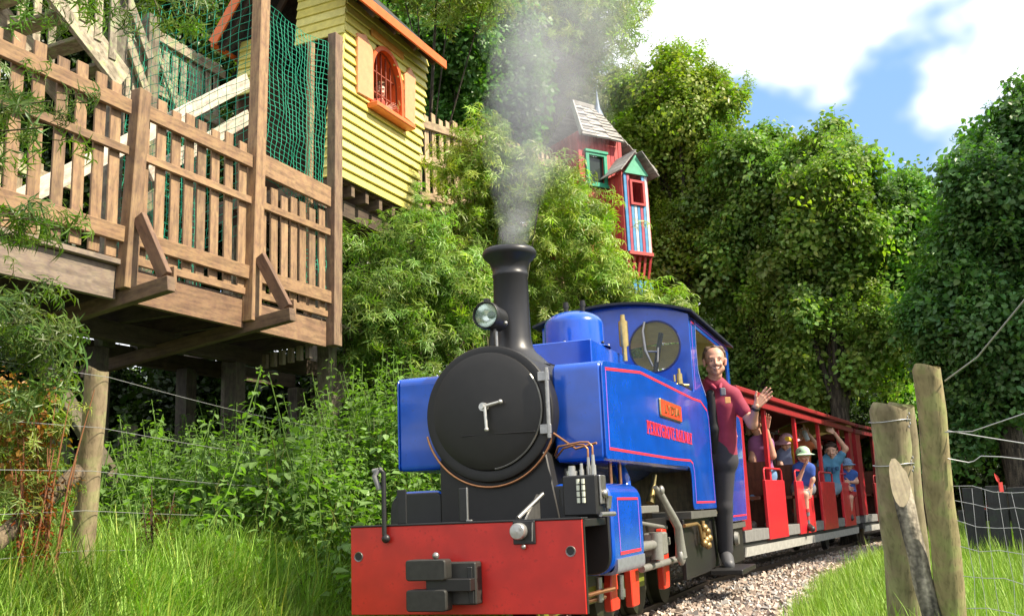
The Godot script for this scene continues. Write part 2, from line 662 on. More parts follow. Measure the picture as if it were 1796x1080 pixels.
func scatter(called: String, mesh: Mesh, m: Material, list: Array, cols: Array, label := "", category := "", parent: Node3D = null, kind := "stuff") -> MultiMeshInstance3D:
	var mm := MultiMesh.new()
	mm.transform_format = MultiMesh.TRANSFORM_3D
	mm.use_colors = true
	mm.instance_count = list.size()
	mm.mesh = mesh
	for i in list.size():
		mm.set_instance_transform(i, list[i])
		mm.set_instance_color(i, cols[i])
	var o := MultiMeshInstance3D.new()
	o.name = called if parent else numbered(called)
	o.multimesh = mm
	o.material_override = m
	(parent if parent else self).add_child(o, true)
	if kind: o.set_meta("kind", kind)
	if label: tag(o, label, category)
	return o

# ---------------------------------------------------------------- treehouse deck
const TAN := Color(0.36, 0.22, 0.115)
const GREYWOOD := Color(0.34, 0.27, 0.2)
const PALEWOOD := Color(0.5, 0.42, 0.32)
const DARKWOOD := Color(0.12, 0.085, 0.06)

func build_deck() -> void:
	var d := thing("treehouse_deck", "raised timber walkway deck with posts, brown fascia and propped outrigger beams", "deck", DECK)
	# fascia boards and the floor
	plank("fascia_board", Vector3(-1.9, 2.41, -0.02), Vector3(0.93, 2.41, -0.02), 0.24, 0.045, Vector3.BACK, wood("fascia_old", Color(0.26, 0.2, 0.15), 1), d)
	plank("fascia_board", Vector3(1.06, 2.41, -0.015), Vector3(2.31, 2.41, -0.015), 0.24, 0.045, Vector3.BACK, wood("fascia", Color(0.27, 0.16, 0.09), 2), d)
	plank("fascia_board", Vector3(2.45, 2.41, -0.015), Vector3(3.5, 2.41, -0.015), 0.24, 0.045, Vector3.BACK, wood("fascia", Color(0.27, 0.16, 0.09), 3), d)
	plank("deck_edge", Vector3(-1.9, 2.555, 0.0), Vector3(0.93, 2.555, 0.0), 0.1, 0.04, Vector3.UP, wood("fascia_old", Color(0.26, 0.2, 0.15), 3), d)
	plank("deck_edge", Vector3(1.06, 2.6, 0.02), Vector3(3.49, 2.6, 0.02), 0.06, 0.03, Vector3.BACK, wood("tan", TAN, 4), d)
	for i in 42:
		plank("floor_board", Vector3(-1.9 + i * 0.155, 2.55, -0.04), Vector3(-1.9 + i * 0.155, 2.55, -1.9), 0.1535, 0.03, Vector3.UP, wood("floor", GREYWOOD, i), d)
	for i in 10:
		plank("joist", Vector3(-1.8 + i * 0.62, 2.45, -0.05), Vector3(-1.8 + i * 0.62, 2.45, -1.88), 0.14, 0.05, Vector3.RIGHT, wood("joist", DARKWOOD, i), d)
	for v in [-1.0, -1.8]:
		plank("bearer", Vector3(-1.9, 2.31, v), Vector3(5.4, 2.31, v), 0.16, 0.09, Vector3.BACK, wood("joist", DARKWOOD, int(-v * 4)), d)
	# front posts
	plank("post", Vector3(0.965, 2.36, 0.06), Vector3(1.045, 3.9, 0.06), 0.115, 0.1, Vector3.BACK, wood("tan", TAN, 0), d, 0.006)
	plank("post", Vector3(2.345, 2.34, 0.06), Vector3(2.49, 5.75, 0.02), 0.125, 0.11, Vector3.BACK, wood("tan", TAN, 1), d, 0.006)
	plank("post", Vector3(3.56, 2.3, 0.05), Vector3(3.61, 5.5, 0.05), 0.13, 0.1, Vector3.BACK, wood("oldpost", Color(0.3, 0.2, 0.13), 5), d, 0.006)
	plank("post", Vector3(3.4, 2.36, -0.14), Vector3(3.46, 5.4, -0.14), 0.07, 0.05, Vector3.BACK, wood("tan", TAN, 3), d)
	# outriggers with their props
	for e in [[1.0, -0.8, 2.21, 0.45], [2.36, -1.85, 2.1, 0.47]]:
		plank("outrigger_beam", Vector3(e[0], e[2], e[1]), Vector3(e[0], 2.36, e[3]), 0.11, 0.075, Vector3.RIGHT, wood("outrigger", Color(0.2, 0.13, 0.08), int(e[0])), d)
		plank("prop", Vector3(e[0] + 0.0, 2.9, 0.13), Vector3(e[0] + 0.0, 2.42, e[3] - 0.06), 0.1, 0.05, Vector3.RIGHT, wood("prop", Color(0.2, 0.115, 0.07), int(e[0]) + 2), d)
		plank("prop_cheek", Vector3(e[0] + 0.06, 2.33, e[3] - 0.05), Vector3(e[0] + 0.06, 2.5, e[3] - 0.05), 0.06, 0.03, Vector3.RIGHT, wood("tan", TAN, 3), d)
	# legs, cross bracing and boards under the deck
	var legs := [[-1.2, -1.5], [0.3, -1.7], [1.9, -1.2], [1.2, -1.8], [3.3, -0.9], [3.3, -1.5], [4.6, -0.5], [5.2, -1.6], [2.5, -1.8]]
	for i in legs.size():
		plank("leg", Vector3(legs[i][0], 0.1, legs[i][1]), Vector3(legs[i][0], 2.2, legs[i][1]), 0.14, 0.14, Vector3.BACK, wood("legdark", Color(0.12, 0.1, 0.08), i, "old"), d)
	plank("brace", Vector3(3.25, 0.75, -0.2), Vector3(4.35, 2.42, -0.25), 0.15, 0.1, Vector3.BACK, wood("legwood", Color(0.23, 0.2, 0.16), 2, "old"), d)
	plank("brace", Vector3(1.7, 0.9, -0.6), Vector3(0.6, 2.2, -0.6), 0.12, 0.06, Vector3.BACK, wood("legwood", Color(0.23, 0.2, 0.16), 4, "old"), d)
	for i in 9:
		var h := 1.3 + fposmod(i * 0.618, 1.0) * 0.6
		plank("board", Vector3(0.9 + i * 0.36, 0.3, -1.3), Vector3(0.9 + i * 0.36 + 0.04, h, -1.3), 0.2, 0.03, Vector3.BACK, wood("underboard", Color(0.2, 0.18, 0.15), i, "old"), d)
	plank("rail", Vector3(3.0, 1.15, -0.25), Vector3(5.6, 1.15, -0.25), 0.16, 0.06, Vector3.BACK, wood("legwood", Color(0.23, 0.2, 0.16), 3, "old"), d)
	for i in 6:
		plank("joist_hanger", Vector3(3.4 + 0.05 * i, 2.32, -0.12 - i * 0.14), Vector3(3.4 + 0.05 * i, 2.18, -0.12 - i * 0.14), 0.05, 0.05, Vector3.BACK, wood("floor", GREYWOOD, i), d)
	# picket panels along the front edge
	picket_panel("picket fence panel at the left end of the deck, half behind willow leaves", -1.9, 0.95, 17, 0.0)
	picket_panel("middle picket fence panel of the deck between the short and the tall post", 1.06, 2.33, 8, 0.02)
	picket_panel("short picket fence panel under the green netting with a broad top board", 2.46, 3.5, 7, 0.03, 0.2)
	# back of the deck
	var bf := thing("picket_fence", "weathered grey picket fence along the back of the deck", "fence", DECK, "picket fences of the treehouses")
	for i in 19:
		if i > 9 and i < 13: continue
		plank("picket", Vector3(-1.8 + i * 0.21, 2.62, -1.86), Vector3(-1.8 + i * 0.21, 4.0 - 0.04 * (i % 3), -1.86), 0.09, 0.02, Vector3.BACK, wood("greypicket", PALEWOOD, i, "old"), bf)
	for y in [2.8, 3.8]:
		plank("rail", Vector3(-1.9, y, -1.83), Vector3(2.2, y, -1.83), 0.09, 0.035, Vector3.BACK, wood("greypicket", PALEWOOD, int(y), "old"), bf)
	build_netting()

func picket_panel(label: String, u0: float, u1: float, k: int, lift: float, top := 0.115) -> void:
	var f := thing("picket_fence", label, "fence", DECK, "picket fences of the treehouses")
	plank("top_rail", Vector3(u0, 3.74 + lift, 0.05), Vector3(u1, 3.74 + lift * 0.4, 0.05), top, 0.035, Vector3.BACK, wood("tan", TAN, k), f)
	plank("middle_rail", Vector3(u0, 3.4, 0.045), Vector3(u1, 3.4, 0.045), 0.065, 0.03, Vector3.BACK, wood("tan", TAN, k + 1), f)
	plank("bottom_rail", Vector3(u0, 2.76, 0.05), Vector3(u1, 2.76, 0.05), 0.12, 0.035, Vector3.BACK, wood("tan", TAN, k + 3), f)
	for i in k:
		var u := lerpf(u0, u1, (i + 0.5) / k) + 0.015 * sin(i * 7.3)
		var lean := 0.012 * sin(i * 3.1)
		plank("picket", Vector3(u, 2.6 + 0.01 * sin(i * 5.0), 0.008), Vector3(u + lean, (3.92 if top < 0.15 else 3.6) + 0.02 * sin(i * 2.3), 0.008), 0.096, 0.02, Vector3.BACK, wood("picketwood", Color(0.36, 0.225, 0.12), i + k), f, 0.003)

# a rope net: cords both ways, each wavering; corner points a (low left) b (low right) c (high right) e (high left)
func net(label: String, a: Vector3, b: Vector3, c: Vector3, e: Vector3, nu: int, nv: int, sag: float, sd: int) -> void:
	var nz := FastNoiseLite.new()
	nz.seed = sd
	nz.frequency = 0.9
	var out := (b - a).cross(e - a).normalized()
	var at := func(s: float, t: float) -> Vector3:
		var p := a.lerp(b, s).lerp(e.lerp(c, s), t)
		var w := sin(PI * s) * sin(PI * minf(1.0, t + 0.15))
		return p + out * (sag * w + 0.05 * nz.get_noise_2d(s * 3.0, t * 3.0)) + Vector3(0.03 * nz.get_noise_2d(s * 3.0 + 9.0, t * 3.0), -0.06 * sin(PI * s) * t + 0.03 * nz.get_noise_2d(s * 3.0, t * 3.0 + 9.0), 0.0)
	var s := MB.new()
	for i in nu + 1:
		var line := []
		for j in nv + 1:
			line.append(at.call(float(i) / nu, float(j) / nv))
		s.tube(line, 0.003, 4, false)
	for j in nv + 1:
		var line := []
		for i in nu + 1:
			line.append(at.call(float(i) / nu, float(j) / nv))
		s.tube(line, 0.003, 4, false)
	var o := single("safety_netting", s, mat("net_green", Color(0.01, 0.36, 0.21), 0.6), label, "netting", "green safety netting of the treehouse deck")
	o.transform = DECK

func build_netting() -> void:
	net("taut sheet of green netting between the tall post and the house", Vector3(2.52, 3.72, -0.03), Vector3(3.5, 3.5, -0.05), Vector3(3.53, 5.38, 0.0), Vector3(2.55, 5.42, 0.0), 19, 33, 0.05, 3)
	net("green netting along the back of the deck, left of the tall post", Vector3(2.2, 2.7, -1.74), Vector3(3.75, 2.7, -1.74), Vector3(3.7, 5.5, -1.74), Vector3(2.9, 5.7, -1.74), 20, 40, 0.04, 5)
	net("green netting across the deck from the tall post to its back", Vector3(2.4, 2.7, -1.75), Vector3(2.44, 3.2, -0.05), Vector3(2.5, 5.7, -0.05), Vector3(2.42, 5.6, -1.75), 19, 30, 0.06, 8)
	net("bunched end of green netting hanging beside the house corner", Vector3(3.32, 2.9, -0.1), Vector3(3.5, 2.85, 0.0), Vector3(3.5, 3.5, -0.02), Vector3(3.3, 3.45, -0.08), 6, 12, 0.05, 9)

func build_stair() -> void:
	var s := thing("timber_stair", "weathered grey stair climbing behind the deck with picket balustrade", "stair", DECK)
	var pw := func(k: int) -> Material: return wood("stairwood", Color(0.56, 0.5, 0.43), k, "old")
	# flight rising to the left, seen from below
	for v in [-1.5, -2.25]:
		plank("stringer", Vector3(2.35, 4.86, v), Vector3(-0.6, 6.72, v), 0.27, 0.05, Vector3.BACK, pw.call(int(-v * 2)), s)
	for i in 12:
		var p := Vector3(2.35, 4.86, 0).lerp(Vector3(-0.6, 6.72, 0), (i + 0.5) / 12.0)
		plank("tread", p + Vector3(0, 0.03, -1.53), p + Vector3(0, 0.03, -2.22), 0.2, 0.035, Vector3.UP, pw.call(i), s)
	for v in [-1.47, -2.28]:
		plank("handrail", Vector3(2.4, 5.75, v), Vector3(-0.6, 7.6, v), 0.1, 0.04, Vector3.BACK, pw.call(3), s)
		for i in 16:
			var p := Vector3(2.25, 4.95, v).lerp(Vector3(-0.6, 6.75, v), (i + 0.4) / 16.0)
			plank("picket", p, p + Vector3(0, 0.92, 0), 0.085, 0.02, Vector3.BACK, pw.call(i), s)
	for e in [[2.36, -1.6, 6.4, 0.15], [2.93, -1.75, 5.85, 0.15], [0.9, -1.6, 7.0, 0.12], [3.85, -1.95, 5.7, 0.1]]:
		plank("newel_post", Vector3(e[0], 2.3, e[1]), Vector3(e[0], e[2], e[1]), e[3], 0.11, Vector3.BACK, wood("newel", Color(0.3, 0.27, 0.23), int(e[2]), "old"), s)
	# steep rails and pickets from the flight down to the landing, then the landing's own fence
	for dy in [0.0, -0.42, -0.95]:
		plank("rail", Vector3(2.42, 6.1 + dy, -1.7), Vector3(2.88, 5.35 + dy, -1.7), 0.1, 0.035, Vector3.BACK, pw.call(int(-dy * 5)), s)
	for i in 5:
		plank("picket", Vector3(2.45 + i * 0.1, 5.0 - i * 0.1, -1.76), Vector3(2.45 + i * 0.1, 6.1 - i * 0.14, -1.76), 0.075, 0.02, Vector3.BACK, pw.call(i + 1), s)
	for y in [5.74, 5.14]:
		plank("rail", Vector3(2.95, y, -1.83), Vector3(4.15, y - 0.03, -1.83), 0.11, 0.035, Vector3.BACK, pw.call(int(y)), s)
	plank("brace", Vector3(2.98, 5.7, -1.8), Vector3(3.4, 5.0, -1.8), 0.07, 0.03, Vector3.BACK, pw.call(2), s)
	for i in 9:
		plank("picket", Vector3(3.02 + i * 0.13, 4.75, -1.87), Vector3(3.02 + i * 0.13, 5.83, -1.87), 0.085, 0.02, Vector3.BACK, pw.call(i + 2), s)
	# pale rails of the short stair that climbs from the deck to the house door
	plank("brace", Vector3(0.7, 3.04, -1.0), Vector3(3.55, 5.22, -1.0), 0.15, 0.035, Vector3.BACK, wood("palebrace", Color(0.7, 0.62, 0.5), 1), s)
	plank("brace", Vector3(2.2, 3.78, -0.98), Vector3(3.55, 4.82, -0.98), 0.14, 0.035, Vector3.BACK, wood("palebrace", Color(0.7, 0.62, 0.5), 2), s)

# ---------------------------------------------------------------- yellow house
func build_house() -> void:
	var h := thing("play_house", "yellow clapboard playhouse on stilts with orange arched window and peach shutters", "house", DECK)
	var y0 := 4.12
	var y1 := 6.34
	var left := func(y: float) -> float: return 3.84 + (y - y0) * 0.1
	var right := func(y: float) -> float: return 5.47 + (y - y0) * 0.17
	var vb := -1.5
	var wx := 4.815
	var wy := 5.5
	var yellow := func(k: int) -> Material: return mat("yellow_%d" % (k % 4), Color(0.8, 0.7, 0.16).lerp(Color(0.87, 0.8, 0.26), fposmod(k * 0.618, 1.0)), 0.55, "paint", 2.0, {"off": Vector3(k % 4, 0.3, 0.7) * 0.37})
	# the arched opening: half width at a height, 0 outside it
	var gap := func(y: float) -> float:
		if y < 5.13 or y > 5.86: return 0.0
		if y < wy: return 0.3
		return 0.3 * sqrt(maxf(0.0, 1.0 - pow((y - wy) / 0.36, 2.0)))
	var rows := 20
	for i in rows:
		var ya := lerpf(y0, y1, float(i) / rows)
		var yb := lerpf(y0, y1, float(i + 1) / rows)
		var ym := (ya + yb) / 2.0
		var hg := maxf(gap.call(ya + 0.01), gap.call(yb - 0.01))
		var runs := [[left.call(ym), right.call(ym)]]
		if hg > 0.02:
			runs = [[left.call(ym), wx - hg], [wx + hg, right.call(ym)]]
		for q in runs:
			plank("clapboard", Vector3(q[0], ym, -0.11 + 0.003 * sin(i * 5.1)), Vector3(q[1], ym + 0.006 * sin(i * 2.7), -0.11), yb - ya + 0.03, 0.02, Vector3(0, 0.3, 1), yellow.call(i), h, 0.003)
	for i in 26:
		var ya := lerpf(y0, 6.95, float(i) / 26)
		var ym := ya + 0.055
		var va := -0.1
		var vz := vb
		if ym > 6.3:
			va = lerpf(-0.7, -0.1, clampf((7.0 - ym) / 0.75, 0, 1))
			vz = -0.74
		# a wide doorway opens towards the deck
		for q in ([[-0.74, va]] if ym > 6.0 else [[vz, -1.16], [-0.74, va]] if ym > 5.72 else [[vz, -1.16], [-0.26, va]] if ym > 5.3 else [[-0.26, va]]):
			plank("clapboard", Vector3(left.call(ym), ym, q[0]), Vector3(left.call(ym), ym, q[1]), 0.145, 0.02, Vector3(-1, 0.28, 0), yellow.call(i + 2), h, 0.003)
	# inner shell, so that the window looks into a dark room
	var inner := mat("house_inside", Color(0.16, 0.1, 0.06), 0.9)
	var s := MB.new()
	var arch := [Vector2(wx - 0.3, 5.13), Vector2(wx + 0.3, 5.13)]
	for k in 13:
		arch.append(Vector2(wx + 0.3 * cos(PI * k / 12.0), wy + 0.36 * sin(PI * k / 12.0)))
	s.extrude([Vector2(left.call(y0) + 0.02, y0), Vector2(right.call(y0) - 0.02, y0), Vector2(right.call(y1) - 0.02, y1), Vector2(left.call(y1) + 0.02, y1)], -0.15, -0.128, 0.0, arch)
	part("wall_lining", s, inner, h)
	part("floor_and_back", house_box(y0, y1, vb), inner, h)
	# arched frame, reveal and bars
	var orange := mat("orange", Color(0.72, 0.13, 0.02), 0.5, "paint", 2.0)
	var outer := [Vector2(wx - 0.35, 5.1), Vector2(wx + 0.35, 5.1)]
	for k in 15:
		outer.append(Vector2(wx + 0.35 * cos(PI * k / 14.0), wy + 0.41 * sin(PI * k / 14.0)))
	s = MB.new()
	s.extrude(outer, -0.42, -0.07, 0.0, arch)
	var wf := part("window_frame", s, orange, h)
	for k in 5:
		var x := wx - 0.2 + k * 0.1
		plank("window_bar", Vector3(x, 5.13, -0.16), Vector3(x, wy + 0.36 * sqrt(1.0 - pow((x - wx) / 0.3, 2.0)), -0.16), 0.014, 0.014, Vector3.BACK, mat("window_bar", Color(0.25, 0.05, 0.02), 0.6), wf, 0.0)
	for y in [5.35, 5.6]:
		plank("window_bar", Vector3(wx - 0.3, y, -0.165), Vector3(wx + 0.3, y, -0.165), 0.014, 0.012, Vector3.BACK, mat("window_bar", Color(0.25, 0.05, 0.02), 0.6), wf, 0.0)
	s = MB.new()
	s.box(Vector3(4.42, 5.05, -0.1), Vector3(5.24, 5.11, 0.04), 0.01)
	part("window_sill", s, mat("orange_sill", Color(0.82, 0.2, 0.05), 0.5, "paint", 2.0), h)
	var peach := mat("peach", Color(0.8, 0.36, 0.17), 0.55, "paint", 2.0)
	for q in [[[4.19, 5.13], [4.5, 5.15], [4.5, 5.74], [4.36, 5.87], [4.2, 5.82]], [[5.18, 5.2], [5.4, 5.18], [5.44, 5.8], [5.32, 5.88], [5.19, 5.74]]]:
		s = MB.new()
		s.extrude([Vector2(q[0][0], q[0][1]), Vector2(q[1][0], q[1][1]), Vector2(q[2][0], q[2][1]), Vector2(q[3][0], q[3][1]), Vector2(q[4][0], q[4][1])], -0.1, -0.06, 0.006)
		part("shutter", s, peach, h)
	plank("frieze_board", Vector3(4.5, 5.98, -0.085), Vector3(5.2, 5.97, -0.085), 0.09, 0.02, Vector3.BACK, mat("orange_frieze", Color(0.75, 0.34, 0.06), 0.55, "paint", 2.0), h)
	# roof: two slopes on rafters, orange barge and eaves boards
	var roofm := mat("roof_felt", Color(0.13, 0.145, 0.15), 0.85, "soil", 3.0)
	var rf := Node3D.new()
	rf.name = "roof"
	h.add_child(rf)
	for e in [[0.14, 6.06, -0.72, 7.05], [-1.6, 5.86, -0.72, 7.05]]:
		s = MB.new()
		s.xf = Transform3D(ALONG, Vector3.ZERO)
		var sx := 1.0 if e[0] > e[2] else -1.0
		s.extrude([Vector2(e[0], e[1]), Vector2(e[0], e[1] + 0.05), Vector2(e[2], e[3] + 0.05), Vector2(e[2], e[3])], 3.7, 5.8)
		part("roof_slope", s, roofm, rf)
		plank("eaves_board", Vector3(3.68, e[1] + 0.0, e[0] + sx * 0.014), Vector3(5.81, e[1] + 0.0, e[0] + sx * 0.014), 0.11, 0.025, Vector3(0, 0, sx), mat("orange_barge", Color(0.8, 0.16, 0.02), 0.5, "paint", 2.0), rf)
		plank("barge_board", Vector3(3.68, e[1] - 0.01, e[0]), Vector3(3.68, e[3] - 0.01, e[2]), 0.12, 0.025, Vector3(-1, 0, 0), mat("orange_barge", Color(0.8, 0.16, 0.02), 0.5, "paint", 2.0), rf)
		for i in 5:
			plank("rafter", Vector3(3.8 + i * 0.45, e[1] - 0.05, e[0] - sx * 0.02), Vector3(3.8 + i * 0.45, e[3] - 0.05, e[2]), 0.08, 0.04, Vector3(1, 0, 0), wood("joist", DARKWOOD, i), rf)
	# the platform it stands on
	for i in 7:
		plank("platform_joist", Vector3(3.9 + i * 0.27, 4.03, -0.12), Vector3(3.9 + i * 0.27, 4.03, -1.8), 0.12, 0.06, Vector3.RIGHT, wood("joist2", Color(0.2, 0.14, 0.09), i), h)
	for v in [-0.3, -1.5]:
		plank("platform_beam", Vector3(3.75, 3.88, v), Vector3(5.9, 3.88, v), 0.18, 0.09, Vector3.BACK, wood("joist", DARKWOOD, 2), h)
		for u in [3.95, 5.5]:
			plank("stilt", Vector3(u, 0.4, v), Vector3(u, 3.8, v), 0.14, 0.14, Vector3.BACK, wood("legwood", Color(0.23, 0.2, 0.16), int(u), "old"), h)

func house_box(y0: float, y1: float, vb: float) -> MB:
	var s := MB.new()
	s.box(Vector3(3.9, y0 - 0.03, vb), Vector3(5.5, y0 - 0.002, -0.16))
	s.box(Vector3(4.0, y0, vb - 0.03), Vector3(5.72, y1, vb))
	s.box(Vector3(5.62, y0, vb), Vector3(5.64, y1, -0.17))
	s.box(Vector3(4.06, 5.75, -0.74), Vector3(4.08, y1, -0.17))
	return s

# ---------------------------------------------------------------- walkway beyond the house
func build_far_walkway() -> void:
	var f := thing("picket_fence", "pale picket fence of the raised walkway between yellow house and red tower", "fence", DECK, "picket fences of the treehouses")
	var top := func(u: float) -> float: return 5.5 + 0.185 * (u - 5.7)
	for i in 27:
		var u := 5.72 + i * 0.19
		var h: float = top.call(u) + 0.03 * sin(i * 4.0)
		plank("picket", Vector3(u, h - 1.2, -0.2), Vector3(u + 0.01 * sin(i * 3.0), h, -0.2), 0.1, 0.02, Vector3.BACK, wood("farpicket", Color(0.55, 0.4, 0.24), i), f)
	for y in [-0.16, -0.62, -1.08]:
		plank("rail", Vector3(5.65, top.call(5.65) + y, -0.17), Vector3(10.85, top.call(10.85) + y, -0.17), 0.1, 0.04, Vector3.BACK, wood("farpicket", Color(0.55, 0.4, 0.24), int(-y * 5)), f)
	for u in [6.72, 8.6, 10.4]:
		plank("post", Vector3(u, 0.3, -0.26), Vector3(u, top.call(u) + 0.03, -0.26), 0.12, 0.12, Vector3.BACK, wood("tan", TAN, int(u)), f)
	for i in 30:
		var u := 5.7 + i * 0.175
		plank("floor_board", Vector3(u, top.call(u) - 1.24, -0.16), Vector3(u, top.call(u) - 1.24, -1.2), 0.165, 0.03, Vector3.UP, wood("floor", GREYWOOD, i), f)
	for v in [-0.3, -1.1]:
		plank("bearer", Vector3(5.6, top.call(5.6) - 1.36, v), Vector3(10.9, top.call(10.9) - 1.36, v), 0.18, 0.07, Vector3.BACK, wood("joist", DARKWOOD, int(-v * 3)), f)

# ---------------------------------------------------------------- red tower
func build_tower() -> void:
	var t := thing("play_tower", "small red boarded play tower with shingle roof, finial and striped bay", "tower", TOWER)
	var red := func(k: int) -> Material: return mat("towerred_%d" % (k % 4), Color(0.5, 0.045, 0.05).lerp(Color(0.6, 0.1, 0.09), fposmod(k * 0.618, 1.0)), 0.6, "worn", 2.0, {"off": Vector3(k % 4, 0, 0) * 0.29})
	# front wall of upright boards round the window, left end wall
	for i in 11:
		var x := 0.13 + i * 0.083
		if x > 0.27 and x < 0.6:
			plank("wall_board", Vector3(x, 3.6, 0), Vector3(x, 5.97, 0), 0.078, 0.03, Vector3.BACK, red.call(i), t)
			plank("wall_board", Vector3(x, 6.5, 0), Vector3(x, 6.86, 0), 0.078, 0.03, Vector3.BACK, red.call(i), t)
		else:
			plank("wall_board", Vector3(x, 3.6, 0), Vector3(x, 6.86, 0), 0.078, 0.03, Vector3.BACK, red.call(i), t)
	for i in 11:
		plank("wall_board", Vector3(0.1, 3.6, -0.05 - i * 0.09), Vector3(0.1, 6.86, -0.05 - i * 0.09), 0.078, 0.03, Vector3.LEFT, red.call(i + 1), t)
		plank("wall_board", Vector3(1.0, 3.6, -0.05 - i * 0.09), Vector3(1.0, 6.6, -0.05 - i * 0.09), 0.078, 0.03, Vector3.RIGHT, red.call(i + 1), t)
	var s := MB.new()
	s.box(Vector3(0.12, 3.6, -0.05), Vector3(0.28, 6.8, -0.025))
	s.box(Vector3(0.6, 3.6, -0.05), Vector3(0.98, 6.8, -0.025))
	s.box(Vector3(0.28, 3.6, -0.05), Vector3(0.6, 5.95, -0.025))
	s.box(Vector3(0.28, 6.5, -0.05), Vector3(0.6, 6.8, -0.025))
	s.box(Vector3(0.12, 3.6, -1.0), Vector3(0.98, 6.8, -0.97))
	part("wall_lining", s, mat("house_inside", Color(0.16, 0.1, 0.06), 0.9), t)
	var green := mat("frame_green", Color(0.03, 0.36, 0.2), 0.5, "paint", 2.0)
	s = MB.new()
	s.extrude(rect2(0.22, 5.94, 0.65, 6.53), 0.0, 0.05, 0.0, rect2(0.28, 6.0, 0.59, 6.47))
	var wf := part("window_frame", s, green, t)
	s = MB.new()
	s.box(Vector3(0.2, 5.91, 0.0), Vector3(0.67, 5.96, 0.08), 0.006)
	s.box(Vector3(0.2, 6.51, 0.0), Vector3(0.67, 6.56, 0.07), 0.006)
	part("window_ledge", s, green, wf)
	s = MB.new()
	s.box(Vector3(0.28, 6.0, -0.02), Vector3(0.59, 6.47, -0.016))
	var glass := mat("dark_pane", Color(0.03, 0.04, 0.035), 0.1)
	part("pane", s, glass, wf)
	# shingle rows of the main roof: front slope, then the hip to the right
	var rf := Node3D.new()
	rf.name = "roof"
	t.add_child(rf)
	var sh := func(k: int) -> Material: return wood("shingle", Color(0.46, 0.44, 0.42), k, "grain", 0.85, 0.25)
	for i in 10:
		var a := i / 10.0
		var y := lerpf(6.78, 7.6, a)
		var z := lerpf(0.14, -0.5, a)
		var xl := lerpf(0.08, 0.4, a)
		var xr := lerpf(0.95, 0.92, a)
		for k in 3:
			plank("shingle", Vector3(lerpf(xl, xr, k / 3.0), y, z), Vector3(lerpf(xl, xr, (k + 0.97) / 3.0), y + 0.012 * sin(i * 3.0 + k * 2.0), z), 0.1, 0.03, Vector3(0, 0.72, 0.7), sh.call(i * 3 + k), rf, 0.0)
		plank("shingle", Vector3(xl, y, -1.0 - z), Vector3(xr, y, -1.0 - z), 0.115, 0.016, Vector3(0, 0.64, -0.86), sh.call(i), rf, 0.0)
	for i in 12:
		var a := i / 12.0
		var y := lerpf(6.4, 7.55, pow(a, 1.2))
		var x := lerpf(1.62, 0.92, a)
		var w := lerpf(0.62, 0.05, a)
		for k in 2:
			plank("shingle", Vector3(x, y, -0.5 + w * (1.0 - k)), Vector3(x, y, -0.5 - w * k + 0.003), 0.15, 0.016, Vector3(0.72, 0.7, 0), sh.call(i * 2 + k + 1), rf, 0.0)
	plank("ridge_board", Vector3(0.38, 7.63, -0.5), Vector3(0.95, 7.6, -0.5), 0.08, 0.05, Vector3.BACK, sh.call(2), rf)
	plank("verge_board", Vector3(0.07, 6.78, 0.16), Vector3(0.39, 7.62, -0.5), 0.1, 0.03, Vector3.LEFT, sh.call(3), rf)
	s = MB.new()
	s.lathe([Vector2(0, 8.0), Vector2(0.035, 7.7), Vector2(0.05, 7.62), Vector2(0.1, 7.5), Vector2(0.11, 7.4), Vector2(0, 7.4)], 6, Transform3D(Basis(), Vector3(0.9, -0.05, -0.45)))
	part("finial", s, mat("finial_blue", Color(0.22, 0.3, 0.42), 0.5, "worn", 3.0), rf)
	# the bay: red cheek, front of blue and white boards, red window, gable with its own shingles
	var by := Node3D.new()
	by.name = "bay"
	t.add_child(by)
	for i in 4:
		plank("wall_board", Vector3(0.66, 4.75, 0.06 + i * 0.1), Vector3(0.66, 6.1, 0.06 + i * 0.1), 0.092, 0.03, Vector3.LEFT, red.call(i), by)
		plank("wall_board", Vector3(1.18, 4.75, 0.06 + i * 0.1), Vector3(1.18, 6.1, 0.06 + i * 0.1), 0.092, 0.03, Vector3.RIGHT, red.call(i), by)
	for i in 8:
		var x := 0.7 + i * 0.062
		var c := [Color(0.06, 0.3, 0.62), Color(0.62, 0.66, 0.72), Color(0.1, 0.36, 0.66), Color(0.5, 0.08, 0.14)][(i * 3) % 4] as Color
		var m := mat("bayboard_%d" % ((i * 3) % 4), c, 0.55, "worn", 2.0)
		if i in [2, 3, 4, 5]:
			plank("front_board", Vector3(x, 4.75, 0.42), Vector3(x, 5.55, 0.42), 0.056, 0.025, Vector3.BACK, m, by)
		else:
			plank("front_board", Vector3(x, 4.75, 0.42), Vector3(x, 6.08, 0.42), 0.056, 0.025, Vector3.BACK, m, by)
	s = MB.new()
	s.extrude(rect2(0.78, 5.55, 1.08, 5.98), 0.4, 0.46, 0.0, rect2(0.82, 5.59, 1.04, 5.94))
	part("window_frame", s, red.call(2), by)
	s = MB.new()
	s.box(Vector3(0.68, 4.7, 0.0), Vector3(1.18, 4.76, 0.46), 0.005)
	s.box(Vector3(0.68, 4.76, 0.0), Vector3(1.16, 6.0, 0.02))
	part("bay_floor", s, red.call(3), by)
	for k in 5:
		plank("drop_board", Vector3(0.72 + k * 0.11, 4.35, 0.3), Vector3(0.72 + k * 0.11, 4.72, 0.4), 0.05, 0.02, Vector3.BACK, red.call(k), by)
	for k in 5:
		plank("rail_board", Vector3(0.72 + k * 0.11, 3.5, 0.35), Vector3(0.72 + k * 0.11, 4.3, 0.35), 0.07, 0.02, Vector3.BACK, mat("bayboard_0", Color(0.06, 0.3, 0.62), 0.55), by)
